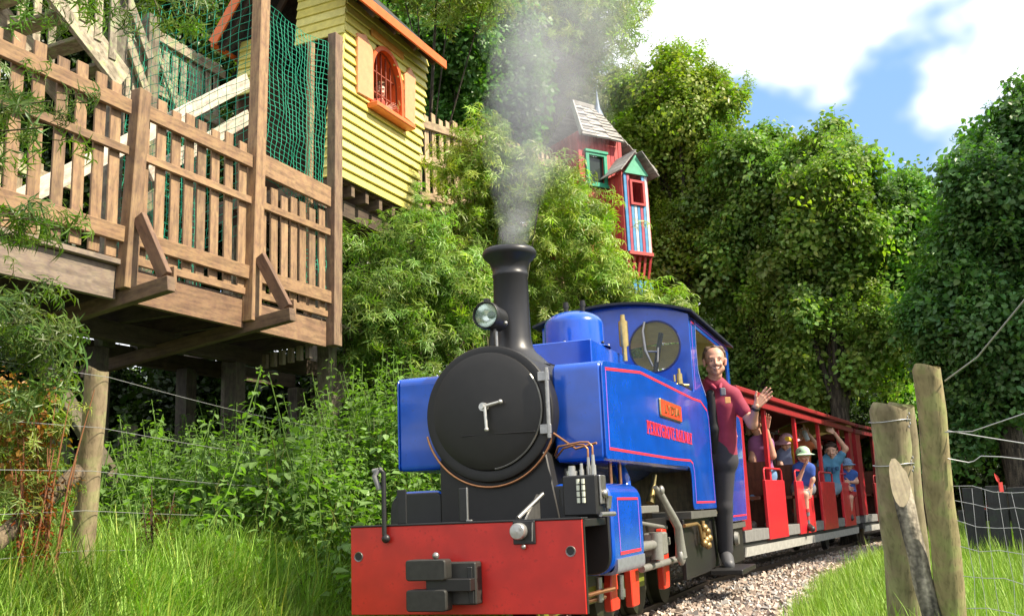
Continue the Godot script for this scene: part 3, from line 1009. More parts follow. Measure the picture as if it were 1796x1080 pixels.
	for sg in [-1.0, 1.0]:
		for i in 5:
			var a := i / 5.0
			plank("shingle", Vector3(0.93 + sg * lerpf(0.36, 0.03, a), lerpf(6.12, 6.5, a), -0.05), Vector3(0.93 + sg * lerpf(0.36, 0.03, a), lerpf(6.12, 6.5, a), 0.56), 0.115, 0.016, Vector3(sg * 0.75, 0.65, 0), sh.call(i + 2), by, 0.0)
	s = MB.new()
	s.extrude([Vector2(0.68, 6.08), Vector2(1.18, 6.08), Vector2(0.93, 6.42)], 0.42, 0.46)
	part("gable", s, mat("gable_green", Color(0.12, 0.5, 0.32), 0.5, "worn", 2.0), by)

# ---------------------------------------------------------------- the engine (x runs back from its buffer beam, z to its right)
const ALONG := Basis(Vector3(0, 0, 1), Vector3(0, 1, 0), Vector3(1, 0, 0))   # a section drawn in (z, y), pushed along x

func section(src: Array, x0: float, x1: float, bev := 0.0, hole := []) -> MB:
	var s := MB.new()
	s.xf = Transform3D(ALONG, Vector3.ZERO)
	s.extrude(src, x0, x1, bev, hole)
	return s

func lying(x: float, y: float, z: float) -> Transform3D:   # a lathe turned to run back along x
	return Transform3D(Basis(Vector3(0, 0, 1), Vector3(1, 0, 0), Vector3(0, 1, 0)), Vector3(x, y, z))

# thin raised line of paint following points on a side sheet (x, y) at depth z
func lining(pts: Array, z: float, w: float, m: Material, parent: Node3D) -> void:
	var s := MB.new()
	for i in pts.size() - 1:
		var d: Vector2 = (pts[i + 1] - pts[i]).normalized()
		var o := d.orthogonal() * w * 0.5
		var a: Vector2 = pts[i] - d * w * 0.3
		var b: Vector2 = pts[i + 1] + d * w * 0.3
		s.quad(Vector3(a.x + o.x, a.y + o.y, z), Vector3(b.x + o.x, b.y + o.y, z), Vector3(b.x - o.x, b.y - o.y, z), Vector3(a.x - o.x, a.y - o.y, z), Vector3.BACK)
	part("lining", s, m, parent)

func letters(called: String, text: String, h: float, at: Vector3, width: float, depth: float, font: Array, weight: int, m: Material, parent: Node3D) -> void:
	var tm := TextMesh.new()
	var f := SystemFont.new()
	f.font_names = PackedStringArray(font)
	f.font_weight = weight
	tm.font = f
	tm.text = text
	tm.font_size = 64
	tm.pixel_size = 0.01
	tm.depth = 0.05
	tm.curve_step = 1.0
	var bb := tm.get_aabb()
	var o := part(called, tm, m, parent)
	var c := bb.get_center()
	var k := Vector3(width / bb.size.x, h / bb.size.y, depth / bb.size.z)
	o.transform = Transform3D(Basis.from_scale(k), at - Vector3(c.x * k.x, c.y * k.y, c.z * k.z))

func build_loco() -> void:
	var L := thing("steam_locomotive", "blue and black narrow gauge steam engine with red buffer beam and tall chimney", "steam locomotive", LOCO)
	var blue := mat("loco_blue", Color(0.002, 0.1, 0.68), 0.24, "worn", 1.2, {"coat": 0.7})
	var black := mat("loco_black", Color(0.018, 0.018, 0.018), 0.42, "worn", 3.0)
	var matt := mat("smokebox_black", Color(0.014, 0.013, 0.012), 0.5, "worn", 4.0)
	var red := mat("beam_red", Color(0.68, 0.027, 0.019), 0.38, "worn", 1.1, {"coat": 0.25})
	var crank := mat("crank_red", Color(0.68, 0.04, 0.015), 0.4, "paint", 3.0)
	var steel := mat("steel", Color(0.45, 0.45, 0.44), 0.35, "worn", 6.0, {"metal": 0.85})
	var grey := mat("rod_grey", Color(0.33, 0.33, 0.31), 0.45, "worn", 5.0, {"metal": 0.4})
	var copper := mat("copper", Color(0.62, 0.3, 0.15), 0.35, "worn", 6.0, {"metal": 0.9})
	var brass := mat("brass", Color(0.72, 0.55, 0.22), 0.3, "worn", 6.0, {"metal": 0.9})
	var cream := mat("cab_cream", Color(0.88, 0.78, 0.4), 0.6, "paint", 2.0)
	var line_red := mat("line_red", Color(0.75, 0.035, 0.06), 0.4)
	var line_violet := mat("line_violet", Color(0.36, 0.13, 0.62), 0.4)
	var s: MB

	# --- buffer beam
	s = section(rect2(-0.6, 0.24, 0.6, 0.655), 0.0, 0.03, 0.003)
	var beam := part("buffer_beam", s, red, L)
	s = MB.new()
	s.box(Vector3(-0.004, 0.655, -0.602), Vector3(0.09, 0.664, 0.602), 0.002)
	s.box(Vector3(0.01, 0.24, 0.6), Vector3(0.03, 0.655, 0.604))
	part("beam_edge", s, black, beam)
	for z in [-0.555, 0.54]:
		s = MB.new()
		s.lathe([Vector2(0.0, 0.0), Vector2(0.017, 0.0), Vector2(0.021, -0.005), Vector2(0.023, 0.001)], 16, lying(-0.001, 0.515, z))
		part("bolt_hole", s, black, beam)
		s = MB.new()
		s.lathe([Vector2(0.0185, -0.003), Vector2(0.023, -0.004), Vector2(0.025, 0.001)], 16, lying(-0.001, 0.515, z))
		part("hole_rim", s, steel, beam)
	# --- coupling: two jaws, their housing and the pin
	var jaw := mat("jaw_steel", Color(0.055, 0.055, 0.05), 0.5, "worn", 5.0, {"metal": 0.4})
	s = section(rect2(-0.15, 0.29, 0.1, 0.482, 0.012), -0.075, 0.0, 0.006)
	var cp := part("coupling", s, jaw, L)
	s = MB.new()
	s.box(Vector3(-0.13, 0.355, -0.13), Vector3(-0.073, 0.41, 0.095), 0.003)
	part("throat", s, matt, cp)
	for e in [[0.405, 0.5], [0.268, 0.365]]:
		s = section(rect2(-0.225, e[0], -0.02, e[1], 0.018), -0.15, -0.075, 0.005)
		part("jaw", s, jaw, cp)
	s = MB.new()
	s.tube([Vector3(-0.11, 0.3, -0.085), Vector3(-0.11, 0.51, -0.085)], 0.008, 10)
	s.ball(Vector3(-0.11, 0.515, -0.085), Vector3(0.017, 0.017, 0.017))
	part("pin", s, steel, cp)
	for e in [[-0.02, 0.43, 0.07], [-0.02, 0.33, 0.075]]:
		s = MB.new()
		s.box(Vector3(-0.082, e[1] - 0.035, e[2] - 0.012), Vector3(-0.074, e[1] + 0.03, e[2] + 0.014), 0.003)
		part("cheek_rib", s, black, cp)
	# --- lamp iron, vacuum cap
	s = MB.new()
	s.box(Vector3(-0.012, 0.552, 0.266), Vector3(0.0, 0.658, 0.375), 0.003)
	var br := part("bracket", s, black, L)
	s = MB.new()
	s.lathe([Vector2(0.038, 0.05), Vector2(0.038, 0.0), Vector2(0.034, -0.006), Vector2(0.0, -0.008)], 20, lying(-0.05, 0.612, 0.302))
	s.lathe([Vector2(0.006, 0.0), Vector2(0.006, -0.004), Vector2(0, -0.004)], 8, lying(-0.058, 0.622, 0.318))
	part("hose_cap", s, mat("alloy", Color(0.62, 0.62, 0.6), 0.3, "worn", 6.0, {"metal": 0.7}), br)
	s = MB.new()
	s.ball(Vector3(-0.015, 0.54, 0.318), Vector3(0.012, 0.012, 0.012))
	s.tube([Vector3(-0.012, 0.565, 0.36), Vector3(-0.012, 0.65, 0.366)], 0.004, 6)
	part("bolt", s, steel, br)
	# --- lever on the left, foot brackets on the platform
	s = MB.new()
	s.tube([Vector3(-0.02, 0.595, -0.393), Vector3(-0.022, 0.62, -0.4), Vector3(-0.022, 0.915, -0.4), Vector3(-0.022, 0.935, -0.425)], 0.012, 10)
	var lv := part("lever", s, black, L)
	s = MB.new()
	s.tube([Vector3(-0.022, 0.93, -0.425), Vector3(-0.03, 0.9, -0.446), Vector3(-0.02, 0.835, -0.425)], 0.014, 10)
	s.tube([Vector3(-0.022, 0.925, -0.458), Vector3(-0.022, 0.93, -0.41)], 0.012, 8)
	part("hand_grip", s, mat("grip", Color(0.2, 0.2, 0.2), 0.4), lv)
	s = MB.new()
	s.ball(Vector3(-0.02, 0.598, -0.393), Vector3(0.02, 0.022, 0.022))
	part("pivot", s, black, lv)
	s = MB.new()
	s.box(Vector3(0.02, 0.664, -0.352), Vector3(0.03, 0.83, -0.3), 0.003)
	part("upstand", s, black, L)
	s = MB.new()
	s.box(Vector3(0.02, 0.664, -0.018), Vector3(0.03, 0.822, 0.026), 0.003)
	var up := part("upstand", s, black, L)
	s = MB.new()
	s.box(Vector3(0.016, 0.664, 0.022), Vector3(0.03, 0.824, 0.029), 0.002)
	s.box(Vector3(0.012, 0.664, 0.02), Vector3(0.03, 0.672, 0.05), 0.002)
	part("bare_edge", s, steel, up)
	s = MB.new()
	s.extrude([Vector2(0.06, 0.664), Vector2(0.26, 0.664), Vector2(0.26, 0.78), Vector2(0.24, 0.78)], 0.3, 0.31)
	s.tube([Vector3(0.05, 0.67, 0.27), Vector3(0.25, 0.78, 0.33)], 0.011, 8)
	part("stay", s, steel, L)
	# --- platform, frames
	s = MB.new()
	s.box(Vector3(0.03, 0.62, -0.59), Vector3(0.5, 0.655, 0.59), 0.003)
	s.box(Vector3(0.03, 0.3, -0.4), Vector3(4.95, 0.62, -0.36), 0.003)
	s.box(Vector3(0.03, 0.3, 0.36), Vector3(4.95, 0.62, 0.4), 0.003)
	s.box(Vector3(0.2, 0.36, -0.34), Vector3(2.5, 0.6, 0.34), 0.01)
	s.box(Vector3(0.06, 0.255, 0.3), Vector3(0.12, 0.64, 0.44), 0.004)
	part("frames", s, matt, L)
	var frame_green := mat("frame_green_paint", Color(0.2, 0.24, 0.02), 0.5, "worn", 3.0)
	s = MB.new()
	s.box(Vector3(0.05, 0.2, 0.34), Vector3(2.1, 0.33, 0.355), 0.003)
	part("guard_iron", s, frame_green, L)
	for e in [[0.245, 0.42], [0.285, 0.47]]:
		s = MB.new()
		s.tube([Vector3(0.03, e[0] - 0.01, e[1]), Vector3(0.25, e[0], e[1]), Vector3(0.5, e[0] + 0.01, e[1] + 0.05), Vector3(0.62, e[0] + 0.015, e[1] + 0.09)], 0.011, 8)
		part("drain_pipe", s, copper, L)
	for e in [[0.56, 0.5], [0.72, 0.57]]:
		s = MB.new()
		s.tube([Vector3(e[0], 0.24, e[1]), Vector3(e[0], 0.36, e[1])], [0.014, 0.018], 8)
		s.tube([Vector3(e[0], 0.25, e[1]), Vector3(e[0], 0.29, e[1])], 0.022, 8)
		part("drain_cock", s, steel, L)

	# --- smokebox, its saddle and door
	s = section([Vector2(-0.3, 0.64), Vector2(0.36, 0.64), Vector2(0.3, 0.98), Vector2(0.22, 1.06), Vector2(-0.22, 1.06), Vector2(-0.3, 0.98)], 0.42, 1.1, 0.006)
	part("saddle", s, matt, L)
	s = MB.new()
	s.lathe([Vector2(0.3, 0.004), Vector2(0.336, 0.0), Vector2(0.352, 0.004), Vector2(0.357, 0.012), Vector2(0.357, 0.06), Vector2(0.352, 0.066), Vector2(0.352, 0.64), Vector2(0.36, 0.642), Vector2(0.36, 0.675), Vector2(0.352, 0.677), Vector2(0.345, 0.75)], 64, lying(0.385, 1.21, 0.0))
	var sb := part("smokebox", s, matt, L)
	s = MB.new()
	var prof := []
	for i in 7:
		var r := 0.295 * i / 6.0
		prof.append(Vector2(r, -0.034 + 0.028 * pow(i / 6.0, 2.0)))
	prof.append(Vector2(0.306, -0.001))
	prof.append(Vector2(0.308, 0.008))
	s.lathe(prof, 64, lying(0.378, 1.222, -0.004))
	var door := part("smokebox_door", s, mat("door_black", Color(0.016, 0.015, 0.0135), 0.5, "worn", 3.0), L)
	s = MB.new()
	s.lathe([Vector2(0.3, -0.002), Vector2(0.304, -0.008), Vector2(0.309, -0.002)], 40, lying(0.377, 1.222, -0.004), -1.45, 0.6)
	part("door_rim", s, grey, door)
	s = MB.new()
	s.box(Vector3(0.349, 1.094, -0.14), Vector3(0.356, 1.1, 0.27), 0.002)
	part("door_strap", s, matt, door)
	s = MB.new()
	s.lathe([Vector2(0.022, 0.03), Vector2(0.022, 0.0), Vector2(0.0, 0.0)], 14, lying(0.31, 1.238, 0.002))
	s.lathe([Vector2(0.012, 0.0), Vector2(0.012, -0.015), Vector2(0.0, -0.015)], 10, lying(0.31, 1.238, 0.002))
	s.tube([Vector3(0.318, 1.238, 0.002), Vector3(0.316, 1.257, 0.1)], [0.01, 0.008], 8)
	s.ball(Vector3(0.316, 1.257, 0.1), Vector3(0.012, 0.012, 0.012))
	s.tube([Vector3(0.312, 1.238, 0.014), Vector3(0.31, 1.12, 0.02)], [0.01, 0.008], 8)
	s.ball(Vector3(0.31, 1.12, 0.02), Vector3(0.012, 0.012, 0.012))
	part("door_handle", s, mat("handle_steel", Color(0.72, 0.72, 0.68), 0.3, "worn", 8.0, {"metal": 0.6}), door)
	s = MB.new()
	s.tube([Vector3(0.37, 1.06, 0.338), Vector3(0.37, 1.42, 0.338)], 0.012, 10)
	s.box(Vector3(0.36, 1.35, 0.29), Vector3(0.38, 1.4, 0.352), 0.004)
	s.box(Vector3(0.36, 1.08, 0.29), Vector3(0.38, 1.13, 0.352), 0.004)
	part("hinge_pin", s, steel, door)
	var pts := []
	for i in 26:
		var a := lerpf(0.32, 2.9, i / 25.0)
		pts.append(Vector3(0.4, 1.2 - 0.37 * sin(a), 0.37 * cos(a)))
	pts.push_front(Vector3(0.42, 1.0, 0.46))
	pts.push_front(Vector3(0.38, 1.02, 0.58))
	s = MB.new()
	s.tube(pts, 0.0065, 8)
	part("copper_pipe", s, copper, L)

	# --- chimney and headlamp
	s = MB.new()
	s.lathe([Vector2(0.21, 1.5), Vector2(0.17, 1.545), Vector2(0.135, 1.575), Vector2(0.116, 1.605), Vector2(0.11, 1.64), Vector2(0.105, 1.66), Vector2(0.1, 2.02), Vector2(0.104, 2.026), Vector2(0.104, 2.042), Vector2(0.1, 2.048), Vector2(0.103, 2.075), Vector2(0.118, 2.11), Vector2(0.148, 2.14), Vector2(0.156, 2.152), Vector2(0.156, 2.172), Vector2(0.146, 2.186), Vector2(0.125, 2.19), Vector2(0.09, 2.185), Vector2(0.085, 2.1), Vector2(0.0, 2.0)], 40, Transform3D(Basis(), Vector3(0.8, 0, 0.0)))
	part("chimney", s, mat("chimney_black", Color(0.02, 0.02, 0.022), 0.4, "paint", 3.0), L)
	s = MB.new()
	s.lathe([Vector2(0.055, 0.17), Vector2(0.068, 0.16), Vector2(0.07, 0.03), Vector2(0.076, 0.025), Vector2(0.076, -0.012), Vector2(0.072, -0.018), Vector2(0.066, -0.01), Vector2(0.064, 0.004)], 28, lying(0.46, 1.747, -0.02))
	s.lathe([Vector2(0.0, 0.17), Vector2(0.056, 0.17)], 20, lying(0.46, 1.747, -0.02))
	s.tube([Vector3(0.53, 1.56, -0.01), Vector3(0.53, 1.68, -0.01)], [0.03, 0.018], 10)
	s.box(Vector3(0.46, 1.822, -0.035), Vector3(0.5, 1.84, -0.005), 0.004)
	var hl := part("headlamp", s, black, L)
	s = MB.new()
	s.lathe([Vector2(0.066, -0.002), Vector2(0.05, 0.03), Vector2(0.025, 0.05), Vector2(0.0, 0.055)], 24, lying(0.462, 1.747, -0.02))
	part("reflector", s, mat("mirror", Color(0.8, 0.86, 0.8), 0.22, "", 1.0, {"metal": 1.0}), hl)
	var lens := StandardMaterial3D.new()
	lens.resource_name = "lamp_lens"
	lens.albedo_color = Color(0.8, 1.0, 0.85, 0.15)  # green tint puts a reflection into the glass colour
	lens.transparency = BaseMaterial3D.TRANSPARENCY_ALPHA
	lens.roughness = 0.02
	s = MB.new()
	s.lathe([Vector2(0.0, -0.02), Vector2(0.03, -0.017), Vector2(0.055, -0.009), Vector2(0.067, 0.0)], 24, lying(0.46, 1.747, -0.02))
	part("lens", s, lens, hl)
	s = MB.new()
	s.lathe([Vector2(0.02, 0.02), Vector2(0.022, 0.0), Vector2(0.0, -0.006)], 12, lying(0.466, 1.747, 0.005))
	part("bulb_holder", s, black, hl)
	s = MB.new()
	s.ball(Vector3(0.5, 1.7, 0.075), Vector3(0.012, 0.012, 0.012))
	s.tube([Vector3(0.5, 1.56, 0.02), Vector3(0.5, 1.66, 0.02)], 0.008, 8)
	part("lamp_bolt", s, steel, hl)

	# --- boiler, dome on its box
	s = MB.new()
	s.lathe([Vector2(0.345, 0.0), Vector2(0.345, 2.0)], 40, lying(1.06, 1.21, 0.0))
	part("boiler", s, blue, L)
	s = section(rect2(-0.225, 1.42, 0.225, 1.765, 0.01), 1.62, 2.45, 0.006)
	var db := part("dome_base", s, blue, L)
	s = MB.new()
	var dome := [Vector2(0.245, 1.765), Vector2(0.235, 1.775), Vector2(0.205, 1.782), Vector2(0.203, 1.93)]
	for i in 8:
		var a := PI / 2 * (i + 1) / 8.0
		dome.append(Vector2(0.203 * cos(a) if i < 7 else 0.0, 1.93 + 0.1 * sin(a)))
	s.lathe(dome, 40, Transform3D(Basis(), Vector3(2.0, 0, 0.0)))
	part("dome", s, blue, db)
	for z in [-0.05, 0.07]:
		s = MB.new()
		s.tube([Vector3(2.0, 2.02, z), Vector3(2.0, 2.06, z), Vector3(2.0, 2.065, z), Vector3(2.0, 2.1, z)], [0.016, 0.016, 0.024, 0.018], 10)
		part("safety_valve", s, black, db)
	for i in 10:
		var a := TAU * i / 10.0
		if cos(a) > 0.6: continue
		s = MB.new()
		s.ball(Vector3(2.0 + 0.228 * cos(a), 1.785, 0.228 * sin(a)), Vector3(0.012, 0.012, 0.012), 5, 6)
		part("dome_bolt", s, steel if i % 3 else black, db)
	s = MB.new()
	s.tube([Vector3(2.3, 1.7, 0.27), Vector3(2.3, 1.8, 0.27), Vector3(2.3, 1.81, 0.27), Vector3(2.3, 1.98, 0.27), Vector3(2.3, 1.99, 0.27), Vector3(2.3, 2.03, 0.27)], [0.018, 0.018, 0.034, 0.034, 0.02, 0.016], 12)
	part("whistle", s, brass, L)
	s = MB.new()
	s.tube([Vector3(2.5, 1.5, 0.2), Vector3(2.9, 1.55, 0.36)], 0.03, 10)
	part("feed_pipe", s, blue, L)

	# --- side tanks
	for sg in [1.0, -1.0]:
		s = MB.new()
		var outline := rounded([Vector3(0.508, 0.94, 0.03), Vector3(0.508, 1.452, 0.05), Vector3(1.36, 1.528, 0.0), Vector3(3.06, 1.535, 0.0), Vector3(3.06, 0.94, 0.0)], 5)
		s.extrude(outline, sg * 0.32, sg * 0.586, 0.014)
		part("side_tank", s, blue, L)
		s = MB.new()
		s.lathe([Vector2(0.05, 1.52), Vector2(0.055, 1.55), Vector2(0.04, 1.565), Vector2(0.0, 1.57)], 16, Transform3D(Basis(), Vector3(2.3, 0, sg * 0.46)))
		part("filler_cap", s, blue, L)
	# --- side sheet with the cutaway, waist and cab pillars: right, then its mirror
	for sg in [1.0, -1.0]:
		var sheet := rounded([Vector3(0.512, 0.945, 0.02), Vector3(0.512, 1.45, 0.05), Vector3(1.36, 1.525, 0.25), Vector3(3.07, 1.533, 0.03), Vector3(3.07, 2.135, 0.0), Vector3(3.32, 2.135, 0.0),
			Vector3(3.29, 1.72, 0.2), Vector3(3.64, 1.5, 0.22), Vector3(3.66, 0.665, 0.02), Vector3(2.72, 0.665, 0.05), Vector3(2.76, 0.965, 0.12), Vector3(2.0, 0.955, 0.0)], 6)
		s = MB.new()
		s.extrude(sheet, sg * 0.586, sg * 0.594, 0.002)
		var sh := part("side_sheet", s, blue, L)
		if sg < 0:
			continue
		var z := 0.5955
		lining([Vector2(0.575, 1.415), Vector2(1.33, 1.482), Vector2(1.36, 1.484), Vector2(3.0, 1.474), Vector2(3.3, 1.482), Vector2(3.55, 1.43)], z, 0.016, line_red, sh)
		lining([Vector2(0.575, 1.415), Vector2(0.57, 1.0)], z, 0.012, line_violet, sh)
		lining([Vector2(0.57, 1.0), Vector2(2.2, 1.0), Vector2(2.72, 1.008), Vector2(2.8, 0.99)], z, 0.014, line_red, sh)
		lining([Vector2(2.8, 0.99), Vector2(2.835, 0.93), Vector2(2.83, 0.715)], z, 0.012, line_violet, sh)
		lining([Vector2(2.83, 0.715), Vector2(3.61, 0.715)], z, 0.014, line_red, sh)
		lining([Vector2(3.61, 0.715), Vector2(3.6, 1.36), Vector2(3.55, 1.43)], z, 0.012, line_violet, sh)
		lining([Vector2(3.13, 1.56), Vector2(3.15, 2.09)], z, 0.014, line_violet, sh)
		lining([Vector2(3.15, 2.09), Vector2(3.26, 2.09)], z, 0.014, line_red, sh)
		lining([Vector2(3.315, 2.12), Vector2(3.28, 1.9), Vector2(3.285, 1.72), Vector2(3.38, 1.64), Vector2(3.55, 1.55)], z + 0.002, 0.012, mat("edge_pale", Color(0.25, 0.3, 0.62), 0.35), sh)
		# name plate: raised brass rim and letters on red
		s = MB.new()
		s.extrude(rect2(1.8, 1.258, 2.46, 1.372, 0.012), z, z + 0.012, 0.003)
		var np := part("name_plate", s, brass, sh)
		s = MB.new()
		s.extrude(rect2(1.815, 1.266, 2.445, 1.364, 0.008), z + 0.012, z + 0.0135)
		part("plate_ground", s, mat("plate_red", Color(0.78, 0.06, 0.02), 0.4), np)
		letters("plate_letters", "LYDIA", 0.058, Vector3(2.13, 1.315, z + 0.016), 0.47, 0.006, ["Droid Sans"], 700, brass, sh)
		letters("side_lettering", "PERRYGROVE RAILWAY", 0.082, Vector3(2.13, 1.165, z + 0.001), 1.4, 0.003, ["Droid Serif"], 700, line_red, sh)
	# --- cab: spectacle plate, roof, rear pillar, door, inside
	var arc := []
	for i in 13:
		var a := lerpf(-0.6, 0.6, i / 12.0)
		arc.append(Vector2(a, 2.138 + 0.12 * (1.0 - pow(a / 0.6, 2.0))))
	var plate := [Vector2(-0.592, 1.4), Vector2(0.592, 1.4)]
	for i in 13:
		plate.append(Vector2(clampf(arc[12 - i].x, -0.592, 0.592), arc[12 - i].y - 0.004))
	# cut in two down the middle, so that each half has its own round window
	for sg in [1.0, -1.0]:
		var halfp := []
		for q in [Vector2(0.0, 1.4), Vector2(0.592, 1.4), Vector2(0.592, 2.134), Vector2(0.45, 2.19), Vector2(0.3, 2.223), Vector2(0.15, 2.245), Vector2(0.0, 2.252)]:
			halfp.append(Vector2(q.x * sg, q.y))
		s = section(halfp, 3.06, 3.072, 0.0, ring2(0.318 * sg, 1.905, 0.195, 36))
		var sp := part("cab_front", s, blue, L)
		s = MB.new()
		s.lathe([Vector2(0.193, 0.004), Vector2(0.193, -0.006), Vector2(0.203, -0.006), Vector2(0.206, 0.0)], 40, lying(3.06, 1.905, 0.318 * sg))
		part("window_rim", s, mat("rim_dark", Color(0.02, 0.03, 0.12), 0.4), sp)
		s = MB.new()
		s.lathe([Vector2(0.0, 0.0), Vector2(0.194, 0.0)], 36, lying(3.066, 1.905, 0.318 * sg))
		var g := StandardMaterial3D.new()
		g.albedo_color = Color(0.9, 0.92, 0.85, 0.1)
		g.metallic_specular = 0.16
		g.transparency = BaseMaterial3D.TRANSPARENCY_ALPHA
		g.roughness = 0.03
		part("window_pane", s, g, sp)
	s = MB.new()
	s.xf = Transform3D(ALONG, Vector3.ZERO)
	var roof := []
	for i in 17:
		var a := lerpf(-0.64, 0.64, i / 16.0)
		roof.append(Vector2(a, 2.15 + 0.115 * (1.0 - pow(a / 0.64, 2.0))))
	for i in 17:
		var a := lerpf(0.64, -0.64, i / 16.0)
		roof.append(Vector2(a, 2.132 + 0.115 * (1.0 - pow(a / 0.64, 2.0))))
	s.extrude(roof, 2.96, 5.02, 0.0)
	part("cab_roof", s, mat("roof_black", Color(0.015, 0.018, 0.03), 0.5, "paint", 2.0), L)
	s = MB.new()
	s.xf = Transform3D(ALONG, Vector3.ZERO)
	var ceil := []
	for i in 13:
		var a := lerpf(-0.57, 0.57, i / 12.0)
		ceil.append(Vector2(a, 2.128 + 0.11 * (1.0 - pow(a / 0.6, 2.0))))
	for i in 13:
		var a := lerpf(0.57, -0.57, i / 12.0)
		ceil.append(Vector2(a, 2.118 + 0.11 * (1.0 - pow(a / 0.6, 2.0))))
	s.extrude(ceil, 3.08, 4.9, 0.0)
	part("cab_ceiling", s, cream, L)
	for sg in [1.0, -1.0]:
		s = MB.new()
		s.box(Vector3(3.07, 2.06, sg * 0.58), Vector3(4.96, 2.135, sg * 0.594), 0.002)
		s.box(Vector3(4.84, 0.64, sg * 0.575), Vector3(4.95, 2.07, sg * 0.594), 0.002)
		var pl := part("cab_pillar", s, blue, L)
		if sg > 0:
			lining([Vector2(3.3, 2.1), Vector2(4.93, 2.1)], 0.5955, 0.012, line_violet, pl)
		s = MB.new()
		s.extrude(rounded([Vector3(4.26, 0.545, 0.02), Vector3(5.1, 0.545, 0.02), Vector3(5.24, 1.49, 0.14), Vector3(4.3, 1.49, 0.14)]), sg * 0.6, sg * 0.62, 0.004)
		var dr := part("cab_door", s, blue, L)
		if sg > 0:
			lining([Vector2(4.3, 0.59), Vector2(5.08, 0.59)], 0.6215, 0.014, line_red, dr)
			lining([Vector2(5.08, 0.59), Vector2(5.2, 1.36)], 0.6215, 0.012, line_violet, dr)
			s = MB.new()
			s.extrude([Vector2(4.44, 1.3), Vector2(4.68, 1.2), Vector2(4.92, 1.3), Vector2(4.68, 1.4)], 0.6205, 0.624)
			var em := part("diamond_emblem", s, mat("emblem_pale", Color(0.78, 0.45, 0.36), 0.5), dr)
			s = MB.new()
			s.extrude([Vector2(4.52, 1.3), Vector2(4.68, 1.232), Vector2(4.84, 1.3), Vector2(4.68, 1.368)], 0.624, 0.6255)
			part("emblem_centre", s, mat("emblem_red", Color(0.8, 0.12, 0.03), 0.5), em)
			s = MB.new()
			s.tube([Vector3(4.2, 1.26, 0.61), Vector3(4.24, 1.4, 0.625), Vector3(4.3, 1.44, 0.62)], 0.014, 8)
			part("door_edge_pull", s, line_red, dr)
	s = MB.new()
	s.box(Vector3(3.075, 0.62, -0.57), Vector3(4.9, 0.64, 0.57))
	s.box(Vector3(3.075, 0.64, -0.58), Vector3(3.09, 1.7, 0.575))
	part("cab_floor", s, mat("cab_boards", Color(0.3, 0.24, 0.15), 0.7, "grain", 2.0), L)
	s = MB.new()
	s.box(Vector3(4.86, 0.64, -0.57), Vector3(4.88, 1.55, 0.57))
	s.box(Vector3(4.86, 1.55, -0.57), Vector3(4.88, 2.1, -0.2))
	s.box(Vector3(4.86, 1.98, -0.2), Vector3(4.88, 2.2, 0.57))
	part("cab_back", s, cream, L)
	s = MB.new()
	s.lathe([Vector2(0.3, 0.0), Vector2(0.3, 0.2), Vector2(0, 0.2)], 28, lying(3.09, 1.2, 0))
	s.tube([Vector3(3.3, 1.5, 0.2), Vector3(3.32, 2.05, 0.32)], 0.02, 8)
	part("firebox_back", s, matt, L)
	# wiper arm on the right-hand window, brass fitting below it
	s = MB.new()
	s.tube([Vector3(3.045, 2.1, 0.255), Vector3(3.03, 2.03, 0.24), Vector3(3.03, 1.88, 0.25), Vector3(3.035, 1.75, 0.3)], [0.012, 0.012, 0.014, 0.008], 8)
	s.tube([Vector3(3.035, 1.87, 0.26), Vector3(3.035, 1.862, 0.34), Vector3(3.03, 1.89, 0.352), Vector3(3.03, 1.78, 0.34)], 0.008, 6)
	part("wiper", s, steel, L)
	s = MB.new()
	s.tube([Vector3(2.92, 1.555, 0.52), Vector3(2.92, 1.58, 0.52), Vector3(2.92, 1.585, 0.52), Vector3(2.92, 1.66, 0.52), Vector3(2.92, 1.665, 0.52), Vector3(2.92, 1.7, 0.52)], [0.03, 0.03, 0.024, 0.022, 0.012, 0.01], 12)
	s.tube([Vector3(2.86, 1.58, 0.46), Vector3(2.98, 1.575, 0.57)], 0.013, 8)
	s.tube([Vector3(2.88, 1.6, 0.49), Vector3(2.88, 1.65, 0.49)], 0.008, 8)
	part("brass_valve", s, brass, L)
	s = MB.new()
	s.box(Vector3(2.7, 1.535, 0.4), Vector3(3.05, 1.56, 0.58), 0.004)
	part("valve_ledge", s, black, L)

	# --- cylinders
	for sg in [1.0, -1.0]:
		var shape := rounded([Vector3(sg * 0.3, 0.375, 0.06), Vector3(sg * 0.62, 0.375, 0.11), Vector3(sg * 0.62, 0.83, 0.11), Vector3(sg * 0.3, 0.83, 0.06)], 7)
		s = section(shape, 0.46, 1.075, 0.012)
		var cy := part("cylinder", s, blue, L)
		shape = rounded([Vector3(sg * 0.3, 0.38, 0.05), Vector3(sg * 0.605, 0.38, 0.1), Vector3(sg * 0.605, 0.82, 0.1), Vector3(sg * 0.3, 0.82, 0.05)], 7)
		s = section(shape, 0.43, 0.459, 0.006)
		part("cylinder_cover", s, black, cy)
		if sg > 0:
			var zz := 0.6215
			lining([Vector2(0.56, 0.745), Vector2(0.99, 0.745)], zz, 0.012, line_red, cy)
			lining([Vector2(0.56, 0.745), Vector2(0.57, 0.475)], zz, 0.01, line_violet, cy)
			lining([Vector2(0.57, 0.475), Vector2(0.99, 0.475)], zz, 0.016, line_red, cy)
			lining([Vector2(0.99, 0.475), Vector2(0.99, 0.745)], zz, 0.01, line_violet, cy)
			shape = rounded([Vector3(0.4, 0.3735, 0.0), Vector3(0.6215, 0.3735, 0.112), Vector3(0.6215, 0.45, 0.0), Vector3(0.61, 0.45, 0.0), Vector3(0.6, 0.386, 0.1), Vector3(0.4, 0.386, 0.0)], 6)
			s = section(shape, 0.5, 1.07)
